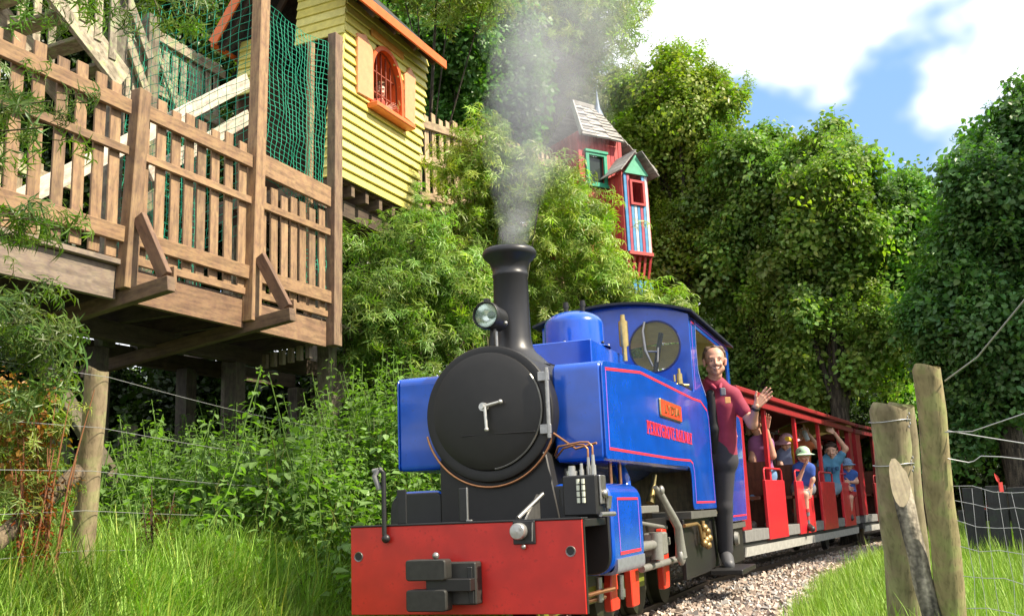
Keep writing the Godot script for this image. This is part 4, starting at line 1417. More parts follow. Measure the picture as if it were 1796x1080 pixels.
			part("bare_metal_edge", s, mat("worn_alloy", Color(0.42, 0.44, 0.56), 0.35, "worn", 7.0, {"metal": 0.5}), cy)
	# --- lubricator
	s = MB.new()
	s.box(Vector3(0.26, 0.67, 0.43), Vector3(0.42, 0.862, 0.6), 0.006)
	var lub := part("lubricator", s, black, L)
	for k in 2:
		for j in 4:
			s = MB.new()
			s.tube([Vector3(0.252, 0.73 + j * 0.03, 0.512 + k * 0.026), Vector3(0.252, 0.754 + j * 0.03, 0.512 + k * 0.026)], 0.009, 8)
			part("sight_glass", s, mat("sight_glass", Color(0.6, 0.62, 0.5), 0.15), lub)
	s = MB.new()
	s.box(Vector3(0.3, 0.72, 0.6), Vector3(0.4, 0.86, 0.612), 0.004)
	s.ball(Vector3(0.34, 0.77, 0.62), Vector3(0.022, 0.022, 0.016))
	s.tube([Vector3(0.38, 0.7, 0.62), Vector3(0.38, 0.76, 0.63)], 0.016, 8)
	s.tube([Vector3(0.28, 0.672, 0.61), Vector3(0.42, 0.672, 0.64)], 0.012, 8)
	part("lubricator_drive", s, steel, lub)
	for e in [[0.3, 0.47, 0.03, 0.05], [0.3, 0.52, 0.012, 0.06], [0.34, 0.545, 0.012, 0.09], [0.32, 0.575, 0.014, 0.1]]:
		s = MB.new()
		s.tube([Vector3(e[0], 0.86, e[1]), Vector3(e[0], 0.86 + e[3] * 0.5, e[1]), Vector3(e[0], 0.86 + e[3] * 0.52, e[1]), Vector3(e[0], 0.86 + e[3], e[1])], [e[2], e[2], e[2] * 0.7, e[2] * 0.6], 10)
		part("union", s, mat("alloy", Color(0.62, 0.62, 0.6), 0.3), lub)
	for e in [[0.34, 0.545, 0.95, 0.42], [0.32, 0.575, 0.96, 0.4]]:
		s = MB.new()
		s.tube([Vector3(e[0], e[2], e[1]), Vector3(e[0], e[2] + 0.04, e[1]), Vector3(e[0], e[2] + 0.062, e[1] - 0.02), Vector3(e[0], e[2] + 0.065, e[1] - 0.06), Vector3(e[0], e[2] + 0.05, e[3]), Vector3(e[0] + 0.06, e[2] + 0.01, 0.36)], 0.0055, 8)
		part("oil_pipe", s, copper, lub)
	s = MB.new()
	s.tube([Vector3(0.33, 0.68, 0.425), Vector3(0.33, 0.9, 0.43)], 0.007, 8)
	s.tube([Vector3(0.3, 0.72, 0.42), Vector3(0.3, 0.8, 0.42)], 0.022, 8)
	part("crank_arm", s, black, lub)

	# --- motion: slide bars, piston rod, crosshead, links and red cranks; wheels behind
	for sg in [1.0, -1.0]:
		for x in [1.5, 2.3, 3.1]:
			s = MB.new()
			s.lathe([Vector2(0.0, -0.05), Vector2(0.2, -0.05), Vector2(0.24, -0.04), Vector2(0.24, 0.03), Vector2(0.265, 0.045), Vector2(0.265, 0.055), Vector2(0.0, 0.055)], 32, Transform3D(Basis(Vector3(1, 0, 0), Vector3(0, 0, -sg), Vector3(0, sg, 0)), Vector3(x, 0.24, sg * 0.22)))
			part("wheel", s, mat("wheel_dark", Color(0.03, 0.035, 0.015), 0.55, "worn", 3.0), L)
		s = MB.new()
		s.box(Vector3(1.07, 0.66, sg * 0.46), Vector3(1.98, 0.705, sg * 0.51), 0.004)
		part("slide_bar", s, grey, L)
		s = MB.new()
		s.tube([Vector3(1.07, 0.47, sg * 0.52), Vector3(1.75, 0.47, sg * 0.52)], 0.028, 12)
		s.box(Vector3(1.1, 0.445, sg * 0.47), Vector3(2.3, 0.495, sg * 0.5), 0.004)
		s.box(Vector3(1.7, 0.4, sg * 0.46), Vector3(1.95, 0.54, sg * 0.56), 0.01)
		s.tube([Vector3(1.74, 0.38, sg * 0.53), Vector3(1.74, 0.54, sg * 0.53)], 0.045, 12)
		part("crosshead", s, grey, L)
		s = MB.new()
		s.tube([Vector3(1.95, 0.82, sg * 0.5), Vector3(2.02, 0.77, sg * 0.52), Vector3(2.07, 0.7, sg * 0.54), Vector3(2.16, 0.62, sg * 0.56), Vector3(2.24, 0.56, sg * 0.57), Vector3(2.27, 0.45, sg * 0.57), Vector3(2.28, 0.36, sg * 0.57)], [0.016, 0.024, 0.026, 0.028, 0.028, 0.032, 0.04], 10)
		s.ball(Vector3(2.28, 0.37, sg * 0.57), Vector3(0.05, 0.06, 0.03))
		s.ball(Vector3(2.0, 0.8, sg * 0.53), Vector3(0.03, 0.03, 0.02))
		part("radius_link", s, mat("link_grey", Color(0.4, 0.4, 0.38), 0.4, "worn", 5.0, {"metal": 0.4}), L)
		s = MB.new()
		s.tube([Vector3(1.3, 0.62, sg * 0.49), Vector3(2.2, 0.56, sg * 0.5)], 0.012, 8)
		s.tube([Vector3(1.2, 0.6, sg * 0.46), Vector3(1.36, 0.58, sg * 0.47), Vector3(1.45, 0.5, sg * 0.47)], 0.012, 8)
		s.ball(Vector3(1.38, 0.545, sg * 0.5), Vector3(0.04, 0.03, 0.025))
		part("valve_rod", s, grey, L)
		s = MB.new()
		s.tube([Vector3(1.5, 0.34, sg * 0.49), Vector3(3.1, 0.34, sg * 0.49)], 0.022, 10)
		part("coupling_rod", s, grey, L)
		for e in [[1.5, 0.13, 0.6], [2.35, 0.16, 0.55], [1.05, 0.15, 0.36]]:
			s = MB.new()
			s.extrude(rounded([Vector3(e[0] - 0.09, e[1], 0.02), Vector3(e[0] + 0.07, e[1], 0.02), Vector3(e[0] + 0.1, lerpf(e[1], e[2], 0.45), 0.0), Vector3(e[0] + 0.07, e[2], 0.02), Vector3(e[0] - 0.06, e[2], 0.02), Vector3(e[0] - 0.1, lerpf(e[1], e[2], 0.45), 0.0)]), sg * 0.405, sg * 0.45, 0.006)
			part("crank", s, crank, L)
	s = MB.new()
	s.tube([Vector3(1.35, 0.94, 0.42), Vector3(1.35, 0.86, 0.45), Vector3(1.33, 0.78, 0.46), Vector3(1.25, 0.73, 0.46), Vector3(1.12, 0.72, 0.46)], 0.045, 12)
	part("steam_pipe", s, blue, L)
	for x in [0.9, 1.1]:
		s = MB.new()
		s.tube([Vector3(x, 0.82, 0.5), Vector3(x, 0.95, 0.5)], 0.011, 8)
		part("tank_pipe", s, copper, L)
	s = MB.new()
	s.tube([Vector3(2.0, 0.72, 0.45), Vector3(2.03, 0.78, 0.46), Vector3(2.1, 0.9, 0.47)], [0.03, 0.02, 0.015], 8)
	part("lubricating_pot", s, brass, L)
	# --- under the cab: step, footplate edge, injector fittings
	s = MB.new()
	s.box(Vector3(2.66, 0.6, 0.3), Vector3(3.7, 0.655, 0.585), 0.004)
	s.box(Vector3(4.2, 0.48, 0.3), Vector3(5.12, 0.535, 0.6), 0.004)
	part("footplate_edge", s, mat("footplate", Color(0.12, 0.12, 0.11), 0.6, "worn", 3.0), L)
	s = MB.new()
	s.box(Vector3(2.62, 0.19, 0.5), Vector3(3.62, 0.6, 0.53), 0.004)
	s.box(Vector3(3.5, 0.16, 0.53), Vector3(4.25, 0.2, 0.78), 0.006)
	s.box(Vector3(3.6, 0.2, 0.5), Vector3(4.2, 0.6, 0.515), 0.004)
	s.box(Vector3(4.15, 0.19, 0.55), Vector3(5.05, 0.48, 0.575), 0.004)
	s.box(Vector3(4.95, 0.3, -0.55), Vector3(5.2, 0.5, 0.55), 0.01)
	part("cab_step", s, matt, L)
	s = MB.new()
	s.lathe([Vector2(0.0, 0.03), Vector2(0.05, 0.03), Vector2(0.06, 0.0), Vector2(0.04, -0.02)], 16, Transform3D(Basis(Vector3(1, 0, 0), Vector3(0, 0, 1), Vector3(0, -1, 0)), Vector3(4.5, 0.4, 0.59)))
	part("axle_box", s, grey, L)
	s = MB.new()
	s.tube([Vector3(2.5, 0.56, 0.56), Vector3(2.9, 0.565, 0.57), Vector3(2.96, 0.55, 0.575), Vector3(3.0, 0.46, 0.58), Vector3(3.05, 0.43, 0.58)], 0.012, 8)
	s.tube([Vector3(3.1, 0.58, 0.575), Vector3(3.1, 0.46, 0.575)], 0.018, 8)
	for q in [[3.1, 0.53], [3.2, 0.5], [3.14, 0.44], [3.26, 0.45], [3.2, 0.4], [3.06, 0.42]]:
		s.ball(Vector3(q[0], q[1], 0.585), Vector3(0.04, 0.03, 0.03), 6, 8)
	part("injector", s, mat("bronze", Color(0.5, 0.34, 0.15), 0.4, "worn", 6.0, {"metal": 0.7}), L)

# ---------------------------------------------------------------- open-sided coaches (x back along the coach, z out to the near side)
func build_coaches() -> void:
	var c := make_coach("red open sided coach right behind the engine, carrying waving passengers", true)
	c.transform = COACH
	var e := make_coach("red open sided coach coupled second behind the engine, its seats empty", false)
	e.transform = COACH * Transform3D(frame(0.0, Vector3.ZERO).basis.inverse() * frame(0.06, Vector3.ZERO).basis, Vector3(6.55, 0, 0.0))
	var f: Node3D = e.duplicate()
	f.name = numbered("railway_coach")
	add_child(f)
	tag(f, "red open sided coach at the tail of the train, glimpsed between fence posts", "railway coach", "coaches of the train")
	f.transform = e.transform * Transform3D(frame(0.0, Vector3.ZERO).basis.inverse() * frame(0.08, Vector3.ZERO).basis, Vector3(6.5, 0, 0.1))

func make_coach(label: String, first: bool) -> Node3D:
	var c := thing("railway_coach", label, "railway coach", Transform3D(), "coaches of the train")
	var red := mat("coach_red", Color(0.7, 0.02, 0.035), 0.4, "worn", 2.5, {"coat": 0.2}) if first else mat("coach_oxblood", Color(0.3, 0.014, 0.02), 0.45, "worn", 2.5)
	var dark := mat("coach_shaded_red", Color(0.2, 0.012, 0.02), 0.5, "worn", 2.5)  # darker copy of the red, shade of the far side put into colour
	var sole := mat("sole_black", Color(0.03, 0.03, 0.03), 0.6, "worn", 3.0)
	var sill := mat("sill_grey", Color(0.24, 0.24, 0.24), 0.6, "worn", 3.0)
	var W := 1.1
	var LEN := 6.2
	var s := MB.new()
	s.box(Vector3(0.05, 0.33, -W), Vector3(LEN, 0.44, 0.0), 0.004)
	part("floor", s, sill, c)
	s = MB.new()
	s.box(Vector3(0.0, 0.24, -W + 0.02), Vector3(LEN, 0.325, -0.03), 0.004)
	part("sole_bar", s, sole, c)
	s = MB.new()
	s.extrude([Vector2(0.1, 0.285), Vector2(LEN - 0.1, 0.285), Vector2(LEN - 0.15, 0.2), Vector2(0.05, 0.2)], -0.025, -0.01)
	part("skirt_board", s, mat("skirt_sunlit", Color(0.42, 0.42, 0.4), 0.6, "worn", 3.0), c)  # pale tone stands for sunlight on a slanted skirt board
	# roof: a shallow arch with red edge boards
	s = MB.new()
	s.xf = Transform3D(ALONG, Vector3.ZERO)
	var arc := []
	for i in 13:
		var z := lerpf(0.06, -W - 0.06, i / 12.0)
		arc.append(Vector2(z, 1.79 + 0.13 * (1.0 - pow((z + W / 2) / (W / 2 + 0.06), 2.0))))
	for i in 13:
		var z := lerpf(-W - 0.06, 0.06, i / 12.0)
		arc.append(Vector2(z, 1.765 + 0.13 * (1.0 - pow((z + W / 2) / (W / 2 + 0.06), 2.0))))
	s.extrude(arc, -0.05, LEN + 0.05)
	part("roof", s, mat("coach_roof", Color(0.2, 0.03, 0.03), 0.6, "worn", 2.0), c)
	for z in [0.05, -W - 0.05]:
		s = MB.new()
		s.box(Vector3(-0.06, 1.752, z - 0.018), Vector3(LEN + 0.06, 1.8, z + 0.018), 0.006)
		s.box(Vector3(-0.06, 1.66, z - 0.055), Vector3(LEN + 0.06, 1.73, z - 0.025), 0.004)
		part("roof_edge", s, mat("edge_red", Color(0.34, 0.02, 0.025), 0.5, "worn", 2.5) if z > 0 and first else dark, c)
	# end walls: side pillars and an arched top board, plain lower half
	for e in [[0.0, 0.3], [LEN - 0.22, LEN]]:
		for z in [-0.06, -W]:
			s = MB.new()
			s.box(Vector3(e[0], 0.44, z), Vector3(e[1], 1.7, z + 0.06), 0.006)
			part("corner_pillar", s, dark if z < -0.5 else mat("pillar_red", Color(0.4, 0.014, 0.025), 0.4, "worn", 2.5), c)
		s = MB.new()
		var x: float = e[0] + 0.02 if e[0] < 1.0 else e[1] - 0.05
		s.box(Vector3(x, 0.44, -W + 0.06), Vector3(x + 0.03, 0.95 if e[0] > 1.0 else 1.25, -0.06), 0.004)
		part("end_board", s, mat("seat_wood", Color(0.3, 0.2, 0.08), 0.5, "grain", 2.0), c)
		s = MB.new()
		s.xf = Transform3D(ALONG, Vector3.ZERO)
		var top := []
		for i in 9:
			var z := lerpf(-0.05, -W + 0.05, i / 8.0)
			top.append(Vector2(z, 1.77 + 0.1 * (1.0 - pow((z + W / 2) / (W / 2), 2.0))))
		for i in 9:
			var z := lerpf(-W + 0.05, -0.05, i / 8.0)
			top.append(Vector2(z, 1.6 + 0.03 * sin(z * 12.0) + 0.07 * (1.0 - pow((z + W / 2) / (W / 2), 2.0))))
		s.extrude(top, x, x + 0.025)
		part("end_arch", s, mat("arch_cream", Color(0.5, 0.36, 0.1), 0.5), c)
	# low panels with a post and a grab rail each, seats across behind them
	var panels := [[0.92, 1.72], [2.3, 3.12], [3.62, 4.5], [5.02, 5.82]]
	for i in 4:
		var p: Array = panels[i]
		var mid: float = (p[0] + p[1]) / 2.0
		for z in [0.0, -W]:
			s = MB.new()
			s.box(Vector3(p[0], 0.32, z - 0.025), Vector3(p[1], 0.92, z + 0.012), 0.006)
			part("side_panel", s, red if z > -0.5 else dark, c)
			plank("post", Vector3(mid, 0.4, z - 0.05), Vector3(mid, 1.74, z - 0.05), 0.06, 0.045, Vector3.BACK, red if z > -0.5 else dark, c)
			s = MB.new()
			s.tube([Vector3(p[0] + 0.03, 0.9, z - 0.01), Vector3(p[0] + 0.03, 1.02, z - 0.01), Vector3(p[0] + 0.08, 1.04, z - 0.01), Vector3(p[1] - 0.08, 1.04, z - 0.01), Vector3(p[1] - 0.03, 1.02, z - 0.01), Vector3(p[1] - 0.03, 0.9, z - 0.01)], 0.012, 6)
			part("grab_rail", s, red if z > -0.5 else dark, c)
		s = MB.new()
		s.box(Vector3(mid - 0.4, 0.72, -W + 0.06), Vector3(mid + 0.4, 0.76, -0.06), 0.008)
		s.box(Vector3(mid - 0.02, 0.76, -W + 0.06), Vector3(mid + 0.02, 1.12, -0.06), 0.008)
		s.box(Vector3(mid - 0.02, 0.44, -W + 0.06), Vector3(mid + 0.02, 0.72, -0.06))
		part("bench", s, mat("bench_wood", Color(0.16, 0.05, 0.03), 0.5, "grain", 2.0), c)
	for x in [0.9, 5.3]:
		for z in [-0.75, -0.35]:
			s = MB.new()
			s.lathe([Vector2(0, -0.03), Vector2(0.13, -0.03), Vector2(0.15, 0.03), Vector2(0, 0.03)], 20, Transform3D(Basis(Vector3(1, 0, 0), Vector3(0, 0, -1), Vector3(0, 1, 0)), Vector3(x, 0.15, z)))
			part("wheel", s, sole, c)
	if first:
		s = MB.new()
		s.tube([Vector3(2.86, 1.08, -0.1), Vector3(2.87, 1.25, -0.12), Vector3(2.83, 1.4, -0.1), Vector3(2.6, 1.42, -0.12)], 0.03, 8)
		part("yellow_strap", s, mat("strap_yellow", Color(0.72, 0.45, 0.04), 0.5), c)
	s = MB.new()
	s.tube([Vector3(-0.5, 0.38, -W / 2), Vector3(0.0, 0.36, -W / 2)], 0.03, 8)
	part("drawbar", s, sole, c)
	return c

# ---------------------------------------------------------------- people: bones as tapered capsules, joined smoothly and meshed
# adds to st the surface of the bones [a, ra, b, rb], each in world axes, on a grid of the given cell
func flesh(st: MB, bones: Array, cell: float, k: float) -> void:
	var lo := Vector3.ONE * 1e9
	var hi := Vector3.ONE * -1e9
	for b in bones:
		var r: float = maxf(b[1], b[3]) + k * 0.3 + cell * 2.0
		lo = lo.min(b[0] - Vector3.ONE * r).min(b[2] - Vector3.ONE * r)
		hi = hi.max(b[0] + Vector3.ONE * r).max(b[2] + Vector3.ONE * r)
	var nx := int((hi.x - lo.x) / cell) + 2
	var ny := int((hi.y - lo.y) / cell) + 2
	var nz := int((hi.z - lo.z) / cell) + 2
	var f := PackedFloat32Array()
	f.resize(nx * ny * nz)
	f.fill(1.0)
	for b in bones:
		var a: Vector3 = b[0]
		var ab: Vector3 = b[2] - a
		var l2: float = maxf(ab.length_squared(), 1e-9)
		var ra: float = b[1]
		var rd: float = b[3] - ra
		var m: float = maxf(b[1], b[3]) + k + cell * 2.0
		var p0: Vector3 = (a.min(b[2]) - Vector3.ONE * m - lo) / cell
		var p1: Vector3 = (a.max(b[2]) + Vector3.ONE * m - lo) / cell
		for z in range(maxi(0, int(p0.z)), mini(nz, int(p1.z) + 2)):
			for y in range(maxi(0, int(p0.y)), mini(ny, int(p1.y) + 2)):
				var at := (z * ny + y) * nx
				for x in range(maxi(0, int(p0.x)), mini(nx, int(p1.x) + 2)):
					var p := lo + Vector3(x, y, z) * cell - a
					var t := clampf(p.dot(ab) / l2, 0.0, 1.0)
					var d := (p - ab * t).length() - ra - rd * t
					var e := f[at + x]
					var h := k - absf(d - e)
					f[at + x] = minf(d, e) - (h * h / (4.0 * k) if h > 0.0 else 0.0)
	# surface nets
	var cellv := {}
	var sy := nx
	var sz := nx * ny
	var offs := [0, 1, sy, sy + 1, sz, sz + 1, sz + sy, sz + sy + 1]
	var corner := [Vector3(0, 0, 0), Vector3(1, 0, 0), Vector3(0, 1, 0), Vector3(1, 1, 0), Vector3(0, 0, 1), Vector3(1, 0, 1), Vector3(0, 1, 1), Vector3(1, 1, 1)]
	var edges := [[0, 1], [2, 3], [4, 5], [6, 7], [0, 2], [1, 3], [4, 6], [5, 7], [0, 4], [1, 5], [2, 6], [3, 7]]
	var lim := cell * 1.8
	for z in nz - 1:
		for y in ny - 1:
			var at := z * sz + y * sy
			for x in nx - 1:
				var i := at + x
				var v0 := f[i]
				if v0 > lim or v0 < -lim: continue
				var any := false
				var neg := v0 < 0.0
				for o in offs:
					if (f[i + o] < 0.0) != neg:
						any = true
						break
				if not any: continue
				var sum := Vector3.ZERO
				var cnt := 0
				for e in edges:
					var g0 := f[i + offs[e[0]]]
					var g1 := f[i + offs[e[1]]]
					if (g0 < 0.0) != (g1 < 0.0):
						sum += corner[e[0]].lerp(corner[e[1]], g0 / (g0 - g1))
						cnt += 1
				var q := sum / cnt
				var gx := (f[i + 1] - v0) * (1 - q.y) + (f[i + sy + 1] - f[i + sy]) * q.y
				gx = lerpf(gx, (f[i + sz + 1] - f[i + sz]) * (1 - q.y) + (f[i + sz + sy + 1] - f[i + sz + sy]) * q.y, q.z)
				var gy := lerpf(lerpf(f[i + sy] - v0, f[i + sy + 1] - f[i + 1], q.x), lerpf(f[i + sz + sy] - f[i + sz], f[i + sz + sy + 1] - f[i + sz + 1], q.x), q.z)
				var gz := lerpf(lerpf(f[i + sz] - v0, f[i + sz + 1] - f[i + 1], q.x), lerpf(f[i + sz + sy] - f[i + sy], f[i + sz + sy + 1] - f[i + sy + 1], q.x), q.y)
				cellv[i] = [lo + (Vector3(x, y, z) + q) * cell, Vector3(gx, gy, gz).normalized()]
	for i in cellv:
		var v0 := f[i]
		for ax in 3:
			var step: int = [1, sy, sz][ax]
			if i + step >= f.size() or (f[i + step] < 0.0) == (v0 < 0.0): continue
			var o1: int = [sy, sz, 1][ax]
			var o2: int = [sz, 1, sy][ax]
			var a = cellv.get(i)
			var b = cellv.get(i - o1)
			var c = cellv.get(i - o1 - o2)
			var d = cellv.get(i - o2)
			if b == null or c == null or d == null: continue
			st.tri(a[0], b[0], c[0], a[1], b[1], c[1])
			st.tri(a[0], c[0], d[0], a[1], c[1], d[1])

func part_at(called: String, bones: Array, cell: float, k: float, base: Vector3, m: Material, parent: Node3D) -> MeshInstance3D:
	var s := MB.new()
	s.xf = Transform3D(Basis(), -base)
	flesh(s, bones, cell, k)
	return part(called, s, m, parent)

# a hand: palm and five fingers; dir runs from wrist to knuckles, face is where the palm looks, thumb where the thumb lies
func hand_bones(wrist: Vector3, dir: Vector3, face: Vector3, thumb: Vector3, k: float, curl := 0.35) -> Array:
	dir = dir.normalized()
	thumb = (thumb - dir * thumb.dot(dir)).normalized()
	face = dir.cross(thumb) * signf(dir.cross(thumb).dot(face))
	var out := []
	var lens := [0.072, 0.082, 0.076, 0.06]
	for i in 4:
		var side := thumb * (0.03 - 0.02 * i) * k
		var kn := wrist + dir * (0.092 - 0.006 * absf(i - 1)) * k + side
		out.append([wrist + side * 0.7 + dir * 0.012 * k, 0.014 * k, kn, 0.0115 * k])
		var d1 := (dir + thumb * (0.14 - 0.1 * i) + face * curl * 0.5).normalized()
		var d2 := (dir + thumb * (0.1 - 0.08 * i) + face * curl * 1.3).normalized()
		var j: Vector3 = kn + d1 * lens[i] * 0.55 * k
		out.append([kn, 0.0098 * k, j, 0.0088 * k])
		out.append([j, 0.0088 * k, j + d2 * lens[i] * 0.5 * k, 0.0075 * k])
	var t0 := wrist + dir * 0.03 * k + thumb * 0.028 * k
	var t1 := t0 + (dir * 0.6 + thumb * 0.75 + face * 0.25).normalized() * 0.042 * k
	out.append([wrist + dir * 0.015 * k + thumb * 0.012 * k, 0.016 * k, t0, 0.014 * k])
	out.append([t0, 0.0125 * k, t1, 0.0105 * k])
	out.append([t1, 0.0105 * k, t1 + (dir * 0.85 + thumb * 0.5).normalized() * 0.032 * k, 0.0085 * k])
	return out

func skin_mat(kind := 0) -> StandardMaterial3D:
	var m := mat("skin_%d" % kind, [Color(0.55, 0.29, 0.2), Color(0.62, 0.36, 0.26), Color(0.5, 0.26, 0.17)][kind], 0.5)
	m.subsurf_scatter_enabled = true
	m.subsurf_scatter_strength = 0.12
	return m

# j: joints in world axes. look: where the face points. k: size against an adult. wear: what they have on
func person(label: String, j: Dictionary, look: Vector3, k: float, wear: Dictionary, group := "", fine := false) -> Node3D:
	var base: Vector3 = j.get("toel", j.get("an", Vector3.ZERO))
	if not j.has("toel") and not j.has("an"):
		base = j.head - Vector3(0, 1.5 * k, 0)
	var P := thing("person", label, "person", Transform3D(Basis(), base), group)
	var z := look.normalized()
	var x := Vector3.UP.cross(z).normalized()     # towards the person's own left
	var y := z.cross(x)
	var hs: float = k * wear.get("head", 1.0)
	var H := func(a: float, b: float, c: float) -> Vector3: return j.head + (x * a + y * b + z * c) * hs
	var skin := skin_mat(wear.get("skin", 0))
	var cell := 0.012 if fine else 0.017
	# fill in what was not given
	var neck: Vector3 = j.get("neck", (j.shl + j.shr) * 0.5 + Vector3(0, 0.06 * k, 0))
	var hl: Vector3 = j.hipl if j.has("hipl") else j.hip + x * 0.085 * k
	var hr: Vector3 = j.hipr if j.has("hipr") else j.hip - x * 0.085 * k
	var kl: Vector3 = j.knl if j.has("knl") else j.kn + x * 0.07 * k
	var kr: Vector3 = j.knr if j.has("knr") else j.kn - x * 0.09 * k + z * 0.05
	var al: Vector3 = j.anl if j.has("anl") else j.an + x * 0.06 * k
	var ar: Vector3 = j.anr if j.has("anr") else j.an - x * 0.1 * k
	var tl: Vector3 = j.get("toel", al + (z * Vector3(1, 0, 1) * 0.16 + Vector3(0, -0.05, 0)) * k)
	var tr: Vector3 = j.get("toer", ar + (z * Vector3(1, 0, 1) * 0.16 + Vector3(0, -0.05, 0)) * k)
	var hm := (hl + hr) * 0.5
	var chest := neck.lerp(hm, 0.3)
	var waist := neck.lerp(hm, 0.7)
	var sx: Vector3 = (j.shl - j.shr) * 0.5
	var torso := func(g: float) -> Array: return [
		[j.shl - sx * 0.15, 0.062 * k + g, j.shr + sx * 0.15, 0.062 * k + g],
		[chest + sx * 0.5, 0.098 * k + g, waist + sx * 0.42, 0.09 * k + g], [chest - sx * 0.5, 0.098 * k + g, waist - sx * 0.42, 0.09 * k + g],
		[waist + sx * 0.4, 0.092 * k + g, hl, 0.1 * k + g], [waist - sx * 0.4, 0.092 * k + g, hr, 0.1 * k + g], [neck.lerp(j.shl, 0.25) , 0.058 * k + g, neck.lerp(j.shr, 0.25), 0.058 * k + g], [neck, 0.055 * k + g, j.shl, 0.05 * k + g], [neck, 0.055 * k + g, j.shr, 0.05 * k + g]]
	var body := MB.new()
	body.xf = Transform3D(Basis(), -base)
	var limbs: Array = torso.call(-0.012)
	limbs += [[neck - y * 0.02 * k, 0.055 * k, H.call(0, -0.06, -0.012), 0.052 * k]]
	for s in ["l", "r"]:
		limbs += [[j["sh" + s], 0.048 * k, j["el" + s], 0.038 * k], [j["el" + s], 0.04 * k, j["wr" + s], 0.026 * k]]
	for q in [[hl, kl, al, tl], [hr, kr, ar, tr]]:
		limbs += [[q[0], 0.078 * k, q[1], 0.052 * k], [q[1], 0.054 * k, q[2], 0.034 * k], [q[2], 0.036 * k, q[3], 0.026 * k]]
	flesh(body, limbs, cell, 0.03 * k)
	# the head: skull, face, jaw, nose, brow, ears
	var hb := [[H.call(0, 0.035, -0.028), 0.082 * k, H.call(0, 0.035, 0.012), 0.077 * k], [H.call(0, 0.0, 0.03), 0.064 * k, H.call(0, -0.05, 0.034), 0.052 * k], [H.call(0, -0.085, 0.058), 0.026 * k, H.call(0, -0.07, 0.03), 0.045 * k],
		[H.call(-0.04, -0.055, 0.012), 0.032 * k, H.call(0.04, -0.055, 0.012), 0.032 * k], [H.call(0.032, -0.028, 0.072), 0.022 * k, H.call(-0.032, -0.028, 0.072), 0.022 * k],
		[H.call(0, 0.008, 0.092), 0.008 * k, H.call(0, -0.026, 0.112), 0.0125 * k], [H.call(0.014, -0.03, 0.098), 0.009 * k, H.call(-0.014, -0.03, 0.098), 0.009 * k],
		[H.call(0.036, 0.024, 0.076), 0.012 * k, H.call(-0.036, 0.024, 0.076), 0.012 * k], [H.call(0.0, -0.058, 0.094), 0.012 * k, H.call(0.0, -0.068, 0.09), 0.012 * k],
		[H.call(0.082, 0.012, -0.012), 0.013 * k, H.call(0.078, -0.028, -0.004), 0.01 * k], [H.call(-0.082, 0.012, -0.012), 0.013 * k, H.call(-0.078, -0.028, -0.004), 0.01 * k], [H.call(0, -0.06, -0.012), 0.052 * k, H.call(0, -0.1, -0.018), 0.052 * k]]
	flesh(body, hb, 0.0045 if fine else 0.008, 0.014 * k)
	for s in ["l", "r"]:
		var dir: Vector3 = j.get("hd" + s, j["wr" + s] + (j["wr" + s] - j["el" + s])) - j["wr" + s]
		var th: Vector3 = j.get("th" + s, (x if s == "r" else -x) * 0.4 + y)
		flesh(body, hand_bones(j["wr" + s], dir, j.get("face" + s, z), th, k, j.get("curl", 0.3)), 0.004 if fine else 0.007, 0.006 * k)
	part("body", body, skin, P)
	# eyes, brows and mouth
	var s2 := MB.new()
	s2.xf = Transform3D(Basis(x, y, z), j.head - base)
	for e in [-1.0, 1.0]:
		s2.ball(Vector3(e * 0.031, 0.003, 0.083) * k, Vector3(0.011, 0.005, 0.006) * k, 6, 8)
	part("eye", s2, mat("eye_white", Color(0.6, 0.58, 0.55), 0.3), P)
	s2 = MB.new()
	s2.xf = Transform3D(Basis(x, y, z), j.head - base)
	for e in [-1.0, 1.0]:
		s2.ball(Vector3(e * 0.031, 0.003, 0.09) * k, Vector3(0.006, 0.005, 0.003) * k, 6, 8)
		s2.tube([Vector3(e * 0.05, 0.022, 0.083) * k, Vector3(e * 0.034, 0.027, 0.092) * k, Vector3(e * 0.018, 0.022, 0.094) * k], 0.0028 * k, 5)
	part("iris_and_brow", s2, mat("brow", Color(0.1, 0.06, 0.035), 0.6), P)
	s2 = MB.new()
	s2.xf = Transform3D(Basis(x, y, z), j.head - base)
	s2.tube([Vector3(-0.03, -0.05, 0.084) * k, Vector3(-0.015, -0.06, 0.1) * k, Vector3(0.0, -0.063, 0.104) * k, Vector3(0.015, -0.06, 0.1) * k, Vector3(0.03, -0.05, 0.084) * k], [0.002 * k, 0.0055 * k, 0.0065 * k, 0.0055 * k, 0.002 * k], 6)
	part("mouth", s2, mat("smile", Color(0.66, 0.5, 0.46), 0.4) if wear.get("smile", false) else mat("lips", Color(0.42, 0.14, 0.11), 0.5), P)
	# hair
	var hairc: Color = wear.get("hair", Color(0.12, 0.07, 0.035))
	var hm2 := mat("hair_%.3f" % hairc.r, hairc, 0.6, "grain", 14.0)
	var hair := []
	if wear.get("bald", false):
		hair = [[H.call(0.062, 0.03, -0.035), 0.033 * k, H.call(0.068, 0.065, 0.0), 0.02 * k], [H.call(-0.062, 0.03, -0.035), 0.033 * k, H.call(-0.068, 0.065, 0.0), 0.02 * k], [H.call(0.04, 0.02, -0.075), 0.042 * k, H.call(-0.04, 0.02, -0.075), 0.042 * k],
			[H.call(0.05, 0.094, 0.0), 0.026 * k, H.call(-0.05, 0.094, 0.0), 0.026 * k], [H.call(0.0, 0.1, -0.045), 0.03 * k, H.call(0.0, 0.108, 0.025), 0.016 * k]]
	else:
